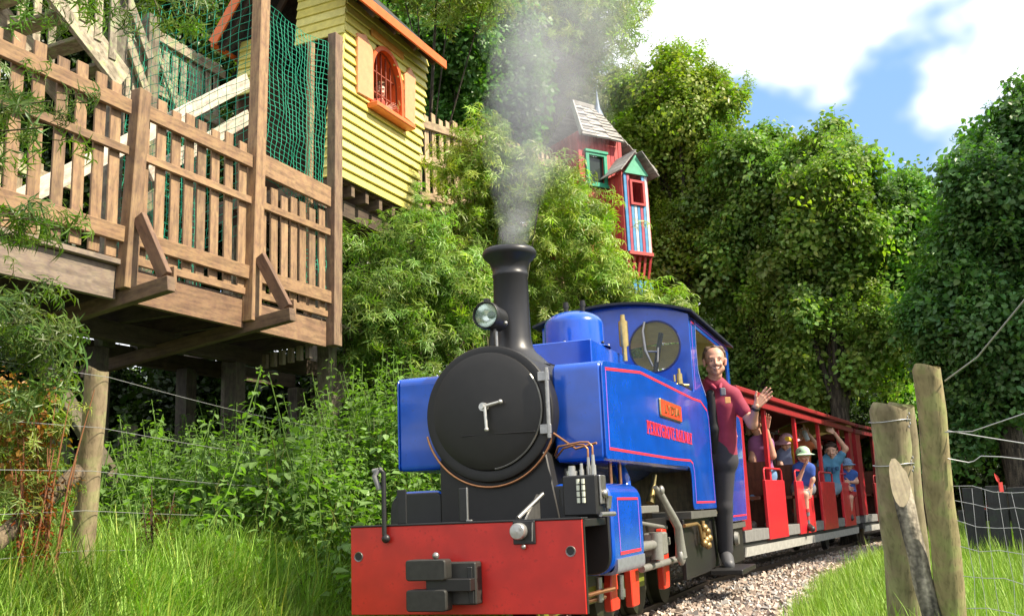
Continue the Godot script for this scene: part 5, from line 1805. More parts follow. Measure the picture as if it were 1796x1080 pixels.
		hair = [[H.call(0, 0.05, -0.04), 0.092 * k, H.call(0, 0.064, 0.0), 0.08 * k], [H.call(0.06, 0.03, -0.03), 0.042 * k, H.call(0.066, -0.02, -0.03), 0.032 * k], [H.call(-0.06, 0.03, -0.03), 0.042 * k, H.call(-0.066, -0.02, -0.03), 0.032 * k],
			[H.call(0.05, 0.085, 0.045), 0.034 * k, H.call(-0.05, 0.085, 0.045), 0.034 * k], [H.call(0.04, 0.0, -0.075), 0.05 * k, H.call(-0.04, 0.0, -0.075), 0.05 * k]]
		if wear.get("long", false):
			hair += [[H.call(0.07, -0.02, -0.03), 0.04 * k, H.call(0.075, -0.14, -0.02), 0.03 * k], [H.call(-0.07, -0.02, -0.03), 0.04 * k, H.call(-0.075, -0.14, -0.02), 0.03 * k], [H.call(0.0, -0.02, -0.08), 0.07 * k, H.call(0.0, -0.15, -0.07), 0.05 * k]]
	part_at("hair", hair, 0.006 if fine else 0.009, 0.02 * k, base, hm2, P)
	# clothes
	var top: Array = torso.call(0.006)
	var sl: float = wear.get("sleeve", 0.55)
	for s in ["l", "r"]:
		top += [[j["sh" + s], 0.062 * k, j["sh" + s].lerp(j["el" + s], sl), 0.056 * k]]
	part_at("shirt", top, cell, 0.028 * k, base, mat(wear.top_name, wear.top, 0.8, "paint", 4.0, {"rim": 0.3}), P)
	var leg: float = wear.get("leg", 1.0)      # 1 long trousers, less: shorts
	var tb := [[hl + (hm - hl) * 0.2, 0.112 * k, hr + (hm - hr) * 0.2, 0.112 * k], [waist + sx * 0.3, 0.1 * k, hl, 0.108 * k], [waist - sx * 0.3, 0.1 * k, hr, 0.108 * k]]
	for q in [[hl, kl, al], [hr, kr, ar]]:
		tb += [[q[0], 0.09 * k, q[0].lerp(q[1], minf(1.0, leg * 2.0)), 0.068 * k]]
		if leg > 0.5:
			tb += [[q[1], 0.072 * k, q[1].lerp(q[2], (leg - 0.5) * 1.9), 0.062 * k]]
	part_at("trousers", tb, cell, 0.02 * k, base, mat(wear.leg_name, wear.legs, 0.85, "paint", 4.0), P)
	var shoe := mat(wear.get("shoe_name", "shoe_dark"), wear.get("shoe", Color(0.03, 0.03, 0.03)), 0.5)
	for q in [[al, tl], [ar, tr]]:
		part_at("shoe", [[q[0] + Vector3(0, -0.02, 0) * k, 0.05 * k, q[1], 0.04 * k], [q[0] - z * 0.03 * k + Vector3(0, -0.03, 0) * k, 0.048 * k, q[0] + Vector3(0, 0.02, 0) * k, 0.048 * k], [q[0].lerp(q[1], 0.5), 0.048 * k, q[1], 0.042 * k]], 0.01 if fine else 0.014, 0.02 * k, base, shoe, P)
	if wear.has("cap"):
		var cap := mat(wear.cap_name, wear.cap, 0.75, "paint", 4.0)
		part_at("cap", [[H.call(0, 0.062, -0.028), 0.1 * k, H.call(0, 0.068, 0.012), 0.094 * k]], 0.01, 0.01, base, cap, P)
		var brim: float = wear.get("brim", 0.0)
		s2 = MB.new()
		s2.xf = Transform3D(Basis(x, y, z), j.head - base)
		if brim > 0.0:
			s2.lathe([Vector2(0.09, 0.065), Vector2(0.12, 0.055), Vector2(brim, 0.03), Vector2(brim + 0.005, 0.035), Vector2(0.12, 0.065), Vector2(0.09, 0.08)].map(func(q): return q * k), 24, Transform3D(Basis(), Vector3(0, 0, -0.01) * k))
		else:
			s2.lathe([Vector2(0.085, 0.05), Vector2(0.16, 0.03), Vector2(0.165, 0.036), Vector2(0.085, 0.062)].map(func(q): return q * k), 14, Transform3D(Basis(), Vector3(0, 0, 0.005) * k), 0.5, PI - 0.5)
		part("cap_brim", s2, cap, P)
	return P

func build_people() -> void:
	var J := {
		"driver": {"head": Vector3(1.626, 1.828, -8.007), "neck": Vector3(1.619, 1.642, -8.075), "shr": Vector3(1.530, 1.554, -8.134), "shl": Vector3(1.768, 1.524, -8.079), "elr": Vector3(1.502, 1.311, -8.266), "wrr": Vector3(1.526, 1.084, -8.240), "ell": Vector3(1.893, 1.317, -8.040), "wrl": Vector3(1.907, 1.446, -7.911), "hdl": Vector3(1.968, 1.527, -7.854), "hipr": Vector3(1.614, 1.046, -8.279), "hipl": Vector3(1.686, 1.040, -8.219), "knr": Vector3(1.596, 0.670, -8.417), "knl": Vector3(1.654, 0.676, -8.253), "anr": Vector3(1.588, 0.307, -8.553), "anl": Vector3(1.656, 0.312, -8.348), "toel": Vector3(1.647, 0.221, -8.203), "toer": Vector3(1.575, 0.233, -8.466)},
		"A": {"head": Vector3(2.532, 1.565, -10.847), "shl": Vector3(2.663, 1.315, -10.868), "shr": Vector3(2.523, 1.335, -10.894), "ell": Vector3(2.699, 1.179, -10.865), "wrl": Vector3(2.639, 1.469, -10.785), "elr": Vector3(2.485, 1.152, -10.881), "wrr": Vector3(2.504, 1.029, -10.875), "hip": Vector3(2.574, 0.975, -10.988), "kn": Vector3(2.561, 0.750, -10.912), "an": Vector3(2.557, 0.509, -10.961)},
		"B": {"head": Vector3(3.240, 1.393, -12.617), "shl": Vector3(3.306, 1.277, -12.611), "shr": Vector3(3.171, 1.284, -12.640), "ell": Vector3(3.321, 1.142, -12.608), "wrl": Vector3(3.284, 1.052, -12.606), "elr": Vector3(3.139, 1.150, -12.616), "wrr": Vector3(3.170, 1.056, -12.605), "hip": Vector3(3.237, 1.008, -12.717), "kn": Vector3(3.223, 0.900, -12.616), "an": Vector3(3.221, 0.692, -12.659)},
		"C": {"head": Vector3(3.718, 1.584, -13.701), "shl": Vector3(3.836, 1.440, -13.700), "shr": Vector3(3.611, 1.451, -13.728), "ell": Vector3(3.965, 1.387, -13.680), "wrl": Vector3(3.827, 1.559, -13.625), "elr": Vector3(3.548, 1.374, -13.693), "wrr": Vector3(3.654, 1.505, -13.636), "hip": Vector3(3.710, 1.066, -13.828), "kn": Vector3(3.686, 0.911, -13.737), "an": Vector3(3.673, 0.608, -13.799)},
		"D": {"head": Vector3(3.248, 1.195, -11.944), "shl": Vector3(3.316, 1.065, -11.940), "shr": Vector3(3.162, 1.072, -11.969), "ell": Vector3(3.322, 0.931, -11.936), "wrl": Vector3(3.292, 0.840, -11.935), "elr": Vector3(3.156, 0.919, -11.949), "wrr": Vector3(3.207, 1.041, -11.893), "hip": Vector3(3.232, 0.831, -12.038), "kn": Vector3(3.163, 0.766, -11.929), "an": Vector3(3.182, 0.410, -12.002)},
		"E": {"head": Vector3(4.205, 1.340, -13.955), "shl": Vector3(4.285, 1.219, -13.950), "shr": Vector3(4.072, 1.198, -13.984), "ell": Vector3(4.385, 1.367, -13.888), "wrl": Vector3(4.230, 1.588, -13.823), "elr": Vector3(4.020, 1.043, -13.965), "wrr": Vector3(4.029, 0.918, -13.960), "hip": Vector3(4.151, 0.854, -14.075), "kn": Vector3(4.080, 0.777, -13.968), "an": Vector3(4.049, 0.409, -14.044)},
		"F": {"head": Vector3(4.586, 1.145, -14.506), "shl": Vector3(4.670, 1.036, -14.497), "shr": Vector3(4.483, 1.029, -14.529), "ell": Vector3(4.688, 0.922, -14.490), "wrl": Vector3(4.584, 0.926, -14.469), "elr": Vector3(4.445, 0.900, -14.505), "wrr": Vector3(4.516, 0.865, -14.481), "hip": Vector3(4.560, 0.769, -14.603), "kn": Vector3(4.519, 0.705, -14.494), "an": Vector3(4.517, 0.458, -14.544)},
	}
	var g := "passengers in the red coach"
	# all of them a little nearer to the open side
	for who in ["A", "B", "C", "D", "E", "F"]:
		for q in J[who]: J[who][q] += Vector3(0.12, 0.0, 0.065) * (0.35 if who == "A" else 1.0)
	var dv: Dictionary = J.driver
	dv.hdl = dv.wrl + Vector3(0.13, 0.13, 0.02)
	dv.thl = Vector3(-0.6, 0.8, 0.2)
	dv.facel = Vector3(0, 0.2, 1)
	dv.curl = 0.12
	for s in ["neck", "shl", "shr"]: dv[s] += Vector3(0, 0.03, 0)
	var driver := person("smiling balding driver in maroon shirt leaning from the engine cab, waving", dv, Vector3(-0.12, -0.06, 1), 1.0, {"top_name": "maroon", "top": Color(0.3, 0.025, 0.06), "leg_name": "grey_trousers", "legs": Color(0.04, 0.038, 0.045), "bald": true, "hair": Color(0.14, 0.085, 0.05), "smile": true, "head": 1.06, "shoe_name": "shoe_grey", "shoe": Color(0.09, 0.09, 0.095)}, "", true)
	var base: Vector3 = driver.position
	# black strip down the chest, collar, radio and wristwatch
	var nk: Vector3 = dv.neck
	var hp: Vector3 = (dv.hipl + dv.hipr) * 0.5
	part_at("chest_strip", [[nk.lerp(hp, 0.16) + Vector3(-0.05, 0, 0.075), 0.034, nk.lerp(hp, 0.6) + Vector3(-0.05, 0, 0.085), 0.042], [nk.lerp(hp, 0.6) + Vector3(-0.05, 0, 0.085), 0.042, hp + Vector3(-0.045, 0.08, 0.075), 0.044]], 0.01, 0.02, base, mat("chest_strip_black", Color(0.012, 0.012, 0.014), 0.7), driver)
	part_at("collar", [[nk + Vector3(-0.055, 0.0, 0.03), 0.02, nk + Vector3(-0.012, -0.06, 0.085), 0.014], [nk + Vector3(0.055, 0.0, 0.03), 0.02, nk + Vector3(0.03, -0.06, 0.08), 0.014], [nk + Vector3(-0.05, 0.01, -0.02), 0.02, nk + Vector3(0.05, 0.01, -0.02), 0.02]], 0.008, 0.015, base, mat("collar_maroon", Color(0.36, 0.04, 0.08), 0.8), driver)
	var s := MB.new()
	s.xf = Transform3D(Basis(), nk - base)
	s.box(Vector3(0.02, -0.13, 0.1), Vector3(0.065, -0.065, 0.13), 0.008)
	part("radio", s, mat("radio", Color(0.12, 0.12, 0.14), 0.5), driver)
	s = MB.new()
	s.xf = Transform3D(Basis(), nk - base)
	s.box(Vector3(0.055, -0.19, 0.102), Vector3(0.1, -0.14, 0.112), 0.003)
	part("badge", s, mat("badge", Color(0.6, 0.3, 0.1), 0.5), driver)
	s = MB.new()
	s.xf = Transform3D(Basis(), -base)
	var wd: Vector3 = (dv.wrl - dv.ell).normalized()
	s.tube([dv.wrl - wd * 0.03, dv.wrl - wd * 0.008], 0.034, 14)
	part("wristwatch", s, mat("watch", Color(0.02, 0.02, 0.02), 0.4), driver)
	J.A.hdl = J.A.wrl + Vector3(0.02, 0.15, 0.03)
	person("woman in lilac top and jeans waving beside the front end of the coach", J.A, Vector3(-0.3, -0.05, 1), 0.95, {"top_name": "lilac", "top": Color(0.3, 0.1, 0.26), "leg_name": "jeans", "legs": Color(0.16, 0.3, 0.5), "long": true, "hair": Color(0.2, 0.12, 0.06), "sleeve": 0.3, "shoe_name": "shoe_pale", "shoe": Color(0.5, 0.45, 0.4)}, g)
	person("child in a wide pink sunhat and grey-blue top behind the first panel", J.B, Vector3(-0.6, -0.25, 0.8), 0.84, {"top_name": "greyblue", "top": Color(0.2, 0.24, 0.4), "leg_name": "pink_shorts", "legs": Color(0.5, 0.2, 0.3), "cap_name": "pink_hat", "cap": Color(0.75, 0.42, 0.52), "brim": 0.2, "skin": 1}, g)
	person("auburn haired woman in orange top lifting a pale bottle to her mouth", J.C, Vector3(-0.35, -0.05, 1), 0.95, {"top_name": "orange_top", "top": Color(0.55, 0.16, 0.05), "leg_name": "brown_skirt", "legs": Color(0.15, 0.08, 0.05), "long": true, "hair": Color(0.22, 0.07, 0.025), "sleeve": 0.35, "skin": 1}, g)
	var bo: Vector3 = J.C.wrl
	var bt := MB.new()
	bt.lathe([Vector2(0, 0), Vector2(0.03, 0.0), Vector2(0.034, 0.02), Vector2(0.034, 0.12), Vector2(0.014, 0.16), Vector2(0.014, 0.19), Vector2(0, 0.19)], 14)
	var bottle := single("drink_bottle", bt, mat("bottle_pale", Color(0.6, 0.68, 0.74), 0.3), "pale drinking bottle held up by the auburn haired woman", "bottle")
	bottle.transform = Transform3D(Basis.from_euler(Vector3(-0.3, 0, 0.25)), bo + Vector3(-0.045, -0.08, 0.08))
	var d := person("small child in pale green cap and blue shirt, hand at the mouth", J.D, Vector3(0.15, -0.05, 1), 0.8, {"top_name": "royal_blue", "top": Color(0.03, 0.09, 0.4), "leg_name": "grey_shorts", "legs": Color(0.2, 0.2, 0.22), "leg": 0.42, "cap_name": "mint_cap", "cap": Color(0.5, 0.72, 0.5), "skin": 1}, g)
	for i in 4:
		var st := MB.new()
		st.xf = Transform3D(Basis(), -d.position)
		var ka: Vector3 = J.D.kn
		var an: Vector3 = J.D.an
		for q in [0.05, -0.07]:
			st.tube([ka.lerp(an, 0.45 + i * 0.13) + Vector3(q, 0, 0), ka.lerp(an, 0.55 + i * 0.13) + Vector3(q, 0, 0)], 0.042 - 0.003 * i, 12)
		part("sock_band", st, mat("sock_%d" % (i % 2), [Color(0.45, 0.05, 0.05), Color(0.14, 0.15, 0.18)][i % 2], 0.8), d)
	J.E.hdl = J.E.wrl + Vector3(-0.12, 0.07, 0.02)
	var e := person("dark haired boy in blue printed T-shirt with one arm raised", J.E, Vector3(-0.35, -0.05, 1), 0.95, {"top_name": "sky_tee", "top": Color(0.1, 0.3, 0.5), "leg_name": "pale_shorts", "legs": Color(0.2, 0.3, 0.4), "leg": 0.4, "hair": Color(0.05, 0.025, 0.015), "skin": 1, "shoe_name": "shoe_pale", "shoe": Color(0.5, 0.45, 0.4)}, g)
	var pr := MB.new()
	var ch: Vector3 = (J.E.shl + J.E.shr) * 0.5 - e.position
	pr.xf = Transform3D(Basis(), ch)
	for q in [[-0.07, -0.1, 0.05, 0.07], [0.0, -0.12, 0.04, 0.09], [0.055, -0.1, 0.035, 0.06]]:
		pr.box(Vector3(q[0] - 0.01, q[1] - q[3] * 0.5, 0.075), Vector3(q[0] + q[2] - 0.01, q[1] + q[3] * 0.4, 0.098), 0.003)
	part("shirt_print", pr, mat("print_navy", Color(0.03, 0.09, 0.2), 0.8), e)
	person("toddler in blue cap and blue vest leaning arms on a coach panel", J.F, Vector3(-0.2, -0.1, 1), 0.76, {"top_name": "vest_blue", "top": Color(0.04, 0.12, 0.45), "leg_name": "red_shorts", "legs": Color(0.4, 0.03, 0.03), "leg": 0.35, "cap_name": "blue_cap", "cap": Color(0.2, 0.34, 0.55), "skin": 1, "sleeve": 0.2}, g)
	# the child at the window of the yellow house
	var hd := Vector3(-1.42, 5.5, -10.71)
	var o := Vector3(0.91, 0, 0.41)
	var sd := Vector3(0.41, 0, -0.91)
	var cw := {"head": hd, "shl": hd + Vector3(0, -0.2, 0) + sd * 0.12, "shr": hd + Vector3(0, -0.2, 0) - sd * 0.12, "ell": hd + Vector3(0, -0.36, 0) + sd * 0.16 + o * 0.03, "elr": hd + Vector3(0, -0.36, 0) - sd * 0.16 + o * 0.03,
		"wrl": hd + Vector3(0, -0.3, 0) + sd * 0.1 + o * 0.12, "wrr": hd + Vector3(0, -0.3, 0) - sd * 0.1 + o * 0.12, "hip": hd + Vector3(0, -0.58, 0) - o * 0.05, "kn": hd + Vector3(0, -0.9, 0) - o * 0.05, "an": hd + Vector3(0, -1.2, 0) - o * 0.05}
	person("child looking out of the arched window of the yellow playhouse", cw, Vector3(0.3, -0.25, 1), 0.85, {"top_name": "child_red", "top": Color(0.5, 0.08, 0.05), "leg_name": "jeans", "legs": Color(0.16, 0.3, 0.5), "hair": Color(0.25, 0.13, 0.06), "skin": 1})

# ---------------------------------------------------------------- leaves and plants
func leaf(s: MB, b: Vector3, dir: Vector3, up: Vector3, L: float, W: float, fold := 0.2, droop := 0.12) -> void:
	dir = dir.normalized()
	var side := dir.cross(up).normalized()
	var nn := side.cross(dir).normalized()
	var m := b + dir * L * 0.5
	var t := b + dir * L - nn * L * droop
	for e in [-1.0, 1.0]:
		var n0: Vector3 = (nn - side * e * fold * 1.6).normalized()
		var l: Vector3 = b + dir * L * 0.3 + (side * e * 0.5 + nn * fold) * W
		if W < L * 0.3:
			s.tri(b, l, m, n0, n0, n0)
			s.tri(l, t, m, n0, n0, n0)
			continue
		var h: Vector3 = b + dir * L * 0.66 + (side * e * 0.4 + nn * fold * 0.7) * W - nn * L * droop * 0.4
		s.tri(b, l, m, n0, n0, n0)
		s.tri(l, h, m, n0, n0, n0)
		s.tri(h, t, m, n0, n0, n0)

# a spray of foliage, its stem along +Y; kinds: broad, narrow, nettle, bramble
func spray(kind: String, sd: int) -> ArrayMesh:
	var r := RandomNumberGenerator.new()
	r.seed = 100 + sd
	var s := MB.new()
	var twig := Color(0.8, 0.55, 0.4)
	if kind == "broad":
		for i in 24:
			var a := i * 2.4 + r.randf_range(-0.4, 0.4)
			var h := r.randf_range(-0.12, 0.2)
			var rad := r.randf_range(0.05, 0.2) * (1.0 - absf(h) * 1.6)
			var o := Vector3(cos(a), 0, sin(a))
			var b := r.randf_range(0.7, 1.25)
			s.col = Color(b * r.randf_range(0.85, 1.2), b, b * r.randf_range(0.8, 1.1))
			leaf(s, o * rad + Vector3.UP * h, o + Vector3(r.randf_range(-0.5, 0.5), r.randf_range(-0.35, 0.7), r.randf_range(-0.5, 0.5)), Vector3.UP + o * 0.3 + Vector3(r.randf_range(-0.7, 0.7), 0, r.randf_range(-0.7, 0.7)), r.randf_range(0.06, 0.095), r.randf_range(0.045, 0.07), r.randf_range(0.05, 0.25), r.randf_range(0.0, 0.25))
		s.col = twig
		s.tube([Vector3(0, -0.18, 0), Vector3(0.01, 0.0, 0.01), Vector3(0, 0.16, 0)], [0.004, 0.003, 0.0015], 3, false)
	elif kind == "narrow":
		# an arching shoot with slender leaves all along it
		var pts := []
		for i in 9:
			var t := i / 8.0
			pts.append(Vector3(0.16 * t * t + 0.01 * sin(i * 2.0), 0.36 * t - 0.17 * t * t * t, 0.02 * sin(t * 3.0)))
		s.col = twig
		s.tube(pts, [0.004, 0.004, 0.0035, 0.0035, 0.003, 0.003, 0.002, 0.0015, 0.001], 3, false)
		for i in 26:
			var t := 0.08 + 0.92 * i / 26.0
			var p: Vector3 = (pts[int(t * 7.99)] as Vector3).lerp(pts[mini(8, int(t * 7.99) + 1)], fposmod(t * 7.99, 1.0))
			var a := i * 2.4
			var o := Vector3(cos(a) * 0.8 + 0.25, r.randf_range(0.0, 0.6) - t * 0.5, sin(a) * 0.9)
			var b := r.randf_range(0.75, 1.25)
			s.col = Color(b * r.randf_range(0.85, 1.15), b, b * r.randf_range(0.8, 1.15))
			leaf(s, p, o, Vector3.UP + Vector3(r.randf_range(-0.4, 0.4), 0, r.randf_range(-0.4, 0.4)), r.randf_range(0.075, 0.115), r.randf_range(0.011, 0.017), 0.25, r.randf_range(0.1, 0.4))
	elif kind == "nettle":
		s.col = Color(0.9, 0.9, 0.6)
		s.tube([Vector3.ZERO, Vector3(0.015, 0.2, 0.01), Vector3(0.0, 0.42, 0.0)], [0.004, 0.0035, 0.002], 4, false)
		for i in 9:
			var h := 0.05 + i * 0.045
			var sz := 0.062 * (1.0 - 0.55 * i / 9.0) * r.randf_range(0.85, 1.15)
			for k in 2:
				var a := i * PI / 2 + k * PI + r.randf_range(-0.3, 0.3)
				var o := Vector3(cos(a), r.randf_range(-0.45, 0.15), sin(a))
				var b := r.randf_range(0.75, 1.2)
				s.col = Color(b, b, b)
				leaf(s, Vector3(0.01, h, 0.005) + o * 0.015, o, Vector3.UP + o * 0.3, sz * 1.15, sz * 0.62, 0.12, 0.2)
			if i > 4:
				s.col = Color(1.5, 1.5, 1.2)
				leaf(s, Vector3(0.01, h, 0.0), Vector3(cos(i * 2.0), -0.5, sin(i * 2.0)), Vector3.UP, 0.035, 0.008)
	else:
		for i in 14:
			var a := i * 2.4
			var o := Vector3(cos(a), r.randf_range(-0.2, 0.5), sin(a))
			var b := r.randf_range(0.7, 1.25)
			s.col = Color(b, b, b * r.randf_range(0.8, 1.2))
			leaf(s, o * r.randf_range(0.02, 0.15) + Vector3.UP * r.randf_range(-0.05, 0.16), o + Vector3(0, r.randf_range(-0.6, 0.3), 0), Vector3.UP + o * 0.5, r.randf_range(0.045, 0.07), r.randf_range(0.035, 0.055), 0.1, 0.2)
		s.col = twig
		s.tube([Vector3(0, -0.1, 0), Vector3(0.02, 0.05, 0), Vector3(0.0, 0.16, 0.02)], 0.003, 3, false)
	return s.mesh()

var SPR := {}
func sprays(kind: String) -> Array:
	if not SPR.has(kind):
		SPR[kind] = [spray(kind, 1), spray(kind, 2), spray(kind, 3)]
	return SPR[kind]

func leaf_mat(key: String, gloss := 0.4) -> StandardMaterial3D:
	return mat("leaf_" + key, Color(1, 1, 1), gloss, "", 1.0, {"vc": true, "back": Color(0.88, 1.0, 0.42), "spec": 0.5})

# lobes [x, y, z, radius] filled with sprays, denser to the outside, thinned by noise so that gaps show
func foliage(parent: Node3D, lobes: Array, per: float, kind: String, size: float, tint: Color, droopy := 0.0, thin := 0.12, clumps := 0, shoots := 12) -> void:
	var meshes := sprays(kind)
	var lists := [[], [], []]
	var cols := [[], [], []]
	var off := parent.position
	var nz := FastNoiseLite.new()
	nz.seed = 17
	nz.frequency = 1.1
	var parts := []
	for L in lobes:
		if clumps == 0:
			parts.append(L)
			continue
		parts.append([L[0], L[1], L[2], L[3] * 0.7])
		for i in clumps:
			var d := Vector3(rng.randfn(), rng.randfn() + 0.25, rng.randfn()).normalized()
			var rr: float = L[3] * rng.randf_range(0.22, 0.5)
			parts.append([L[0] + d.x * L[3] * 0.82, L[1] + d.y * L[3] * 0.82, L[2] + d.z * L[3] * 0.82, rr])
	for L in parts:
		var c := Vector3(L[0], L[1], L[2])
		var R: float = L[3]
		var cnt := int(per * R * R)
		var lift := rng.randf_range(0.72, 1.32)
		var spikes: int = shoots if L[3] > 0.3 and clumps > 0 else 0
		var spike := []
		for i in spikes:
			var d := Vector3(rng.randfn(), absf(rng.randfn()) + 0.2, rng.randfn()).normalized()
			spike.append([d, (d * 0.55 + Vector3(rng.randf_range(-0.2, 0.2), 0.75, rng.randf_range(-0.2, 0.2))).normalized() * R * rng.randf_range(0.5, 1.5)])
		for i in cnt + spikes * 9:
			var d := Vector3(rng.randfn(), rng.randfn(), rng.randfn()).normalized()
			var q := pow(rng.randf(), 0.4) * (1.0 if rng.randf() < 0.78 else rng.randf_range(1.0, 1.5))
			var p := c + d * R * q * Vector3(1, 1.05, 1) * (1.0 + 0.75 * nz.get_noise_3dv(d * 2.2 + c))
			var small := 1.0
			if i >= cnt:
				var e: Array = spike[(i - cnt) / 9]
				var w := ((i - cnt) % 9) / 8.0
				d = (e[0] + e[1].normalized()).normalized()
				p = c + e[0] * R * 0.9 + e[1] * w
				small = lerpf(0.85, 0.35, w)
			if p.y < 0.15: continue
			if nz.get_noise_3dv(p * 1.5) < -0.42 + thin: continue
			var up := (d * 0.7 + Vector3.UP * rng.randf_range(0.2, 0.9) + Vector3(rng.randf_range(-0.6, 0.6), rng.randf_range(-0.3, 0.3), rng.randf_range(-0.6, 0.6))).normalized()
			if droopy > 0.0 and rng.randf() < droopy:
				up = (d * Vector3(1, 0.2, 1) + Vector3.UP * rng.randf_range(-0.3, 0.6)).normalized()
			var fwd := Vector3(d.x, 0, d.z).normalized()
			if absf(fwd.dot(up)) > 0.98: fwd = Vector3(fwd.z, 0, -fwd.x)
			var x := (fwd - up * fwd.dot(up)).normalized()
			var B := Basis(x, up, x.cross(up)).rotated(up, rng.randf_range(-1.2, 1.2))
			var k := rng.randi() % 3
			var sz := size * small * rng.randf_range(0.65, 1.35)
			lists[k].append(Transform3D(B.scaled(Vector3.ONE * sz), p - off))
			var b := lift * rng.randf_range(0.75, 1.25) * (1.0 + 0.3 * nz.get_noise_3dv(p * 0.9 + Vector3(9, 0, 0)))
			var warm := 1.0 + rng.randf_range(-0.12, 0.22)
			cols[k].append(Color(tint.r * b * warm, tint.g * b, tint.b * b * rng.randf_range(0.8, 1.2)))
	for k in 3:
		if lists[k].size():
			scatter("foliage", meshes[k], leaf_mat("plain"), lists[k], cols[k], "", "", parent)

# trunk and limbs: from a foot on the ground, one limb to each lobe
func timber(parent: Node3D, foot: Vector3, lobes: Array, r: float, m: Material, stems := 1) -> void:
	var mid := Vector3.ZERO
	for L in lobes: mid += Vector3(L[0], L[1], L[2]) / lobes.size()
	var fork := foot.lerp(mid, 0.45)
	var s := MB.new()
	if stems == 1:
		s.tube([foot - Vector3.UP * 0.2 - parent.position, foot.lerp(fork, 0.1) - parent.position, foot.lerp(fork, 0.55) + Vector3(0.05, 0, 0.03) - parent.position, fork - parent.position, mid - parent.position], [r * 1.4, r * 1.05, r * 0.9, r * 0.8, r * 0.3], 10)
		part("trunk", s, m, parent)
	for i in lobes.size():
		var L: Array = lobes[i]
		var e := Vector3(L[0], L[1], L[2])
		var a := fork if stems == 1 else foot + Vector3(sin(i * 2.0), 0, cos(i * 2.0)) * 0.15
		if stems == 1: a = foot.lerp(mid, 0.3 + 0.5 * fposmod(i * 0.618, 1.0))
		s = MB.new()
		var h := a.lerp(e, 0.5) + Vector3(0.06 * sin(i * 3.0), 0.12 * a.distance_to(e), 0.06 * cos(i * 3.0))
		s.tube([a - parent.position, h - parent.position, e - parent.position, e + (e - h) * 0.12 - parent.position], [r * 0.4, r * 0.28, r * 0.15, r * 0.05], 6)
		part("limb", s, m, parent)

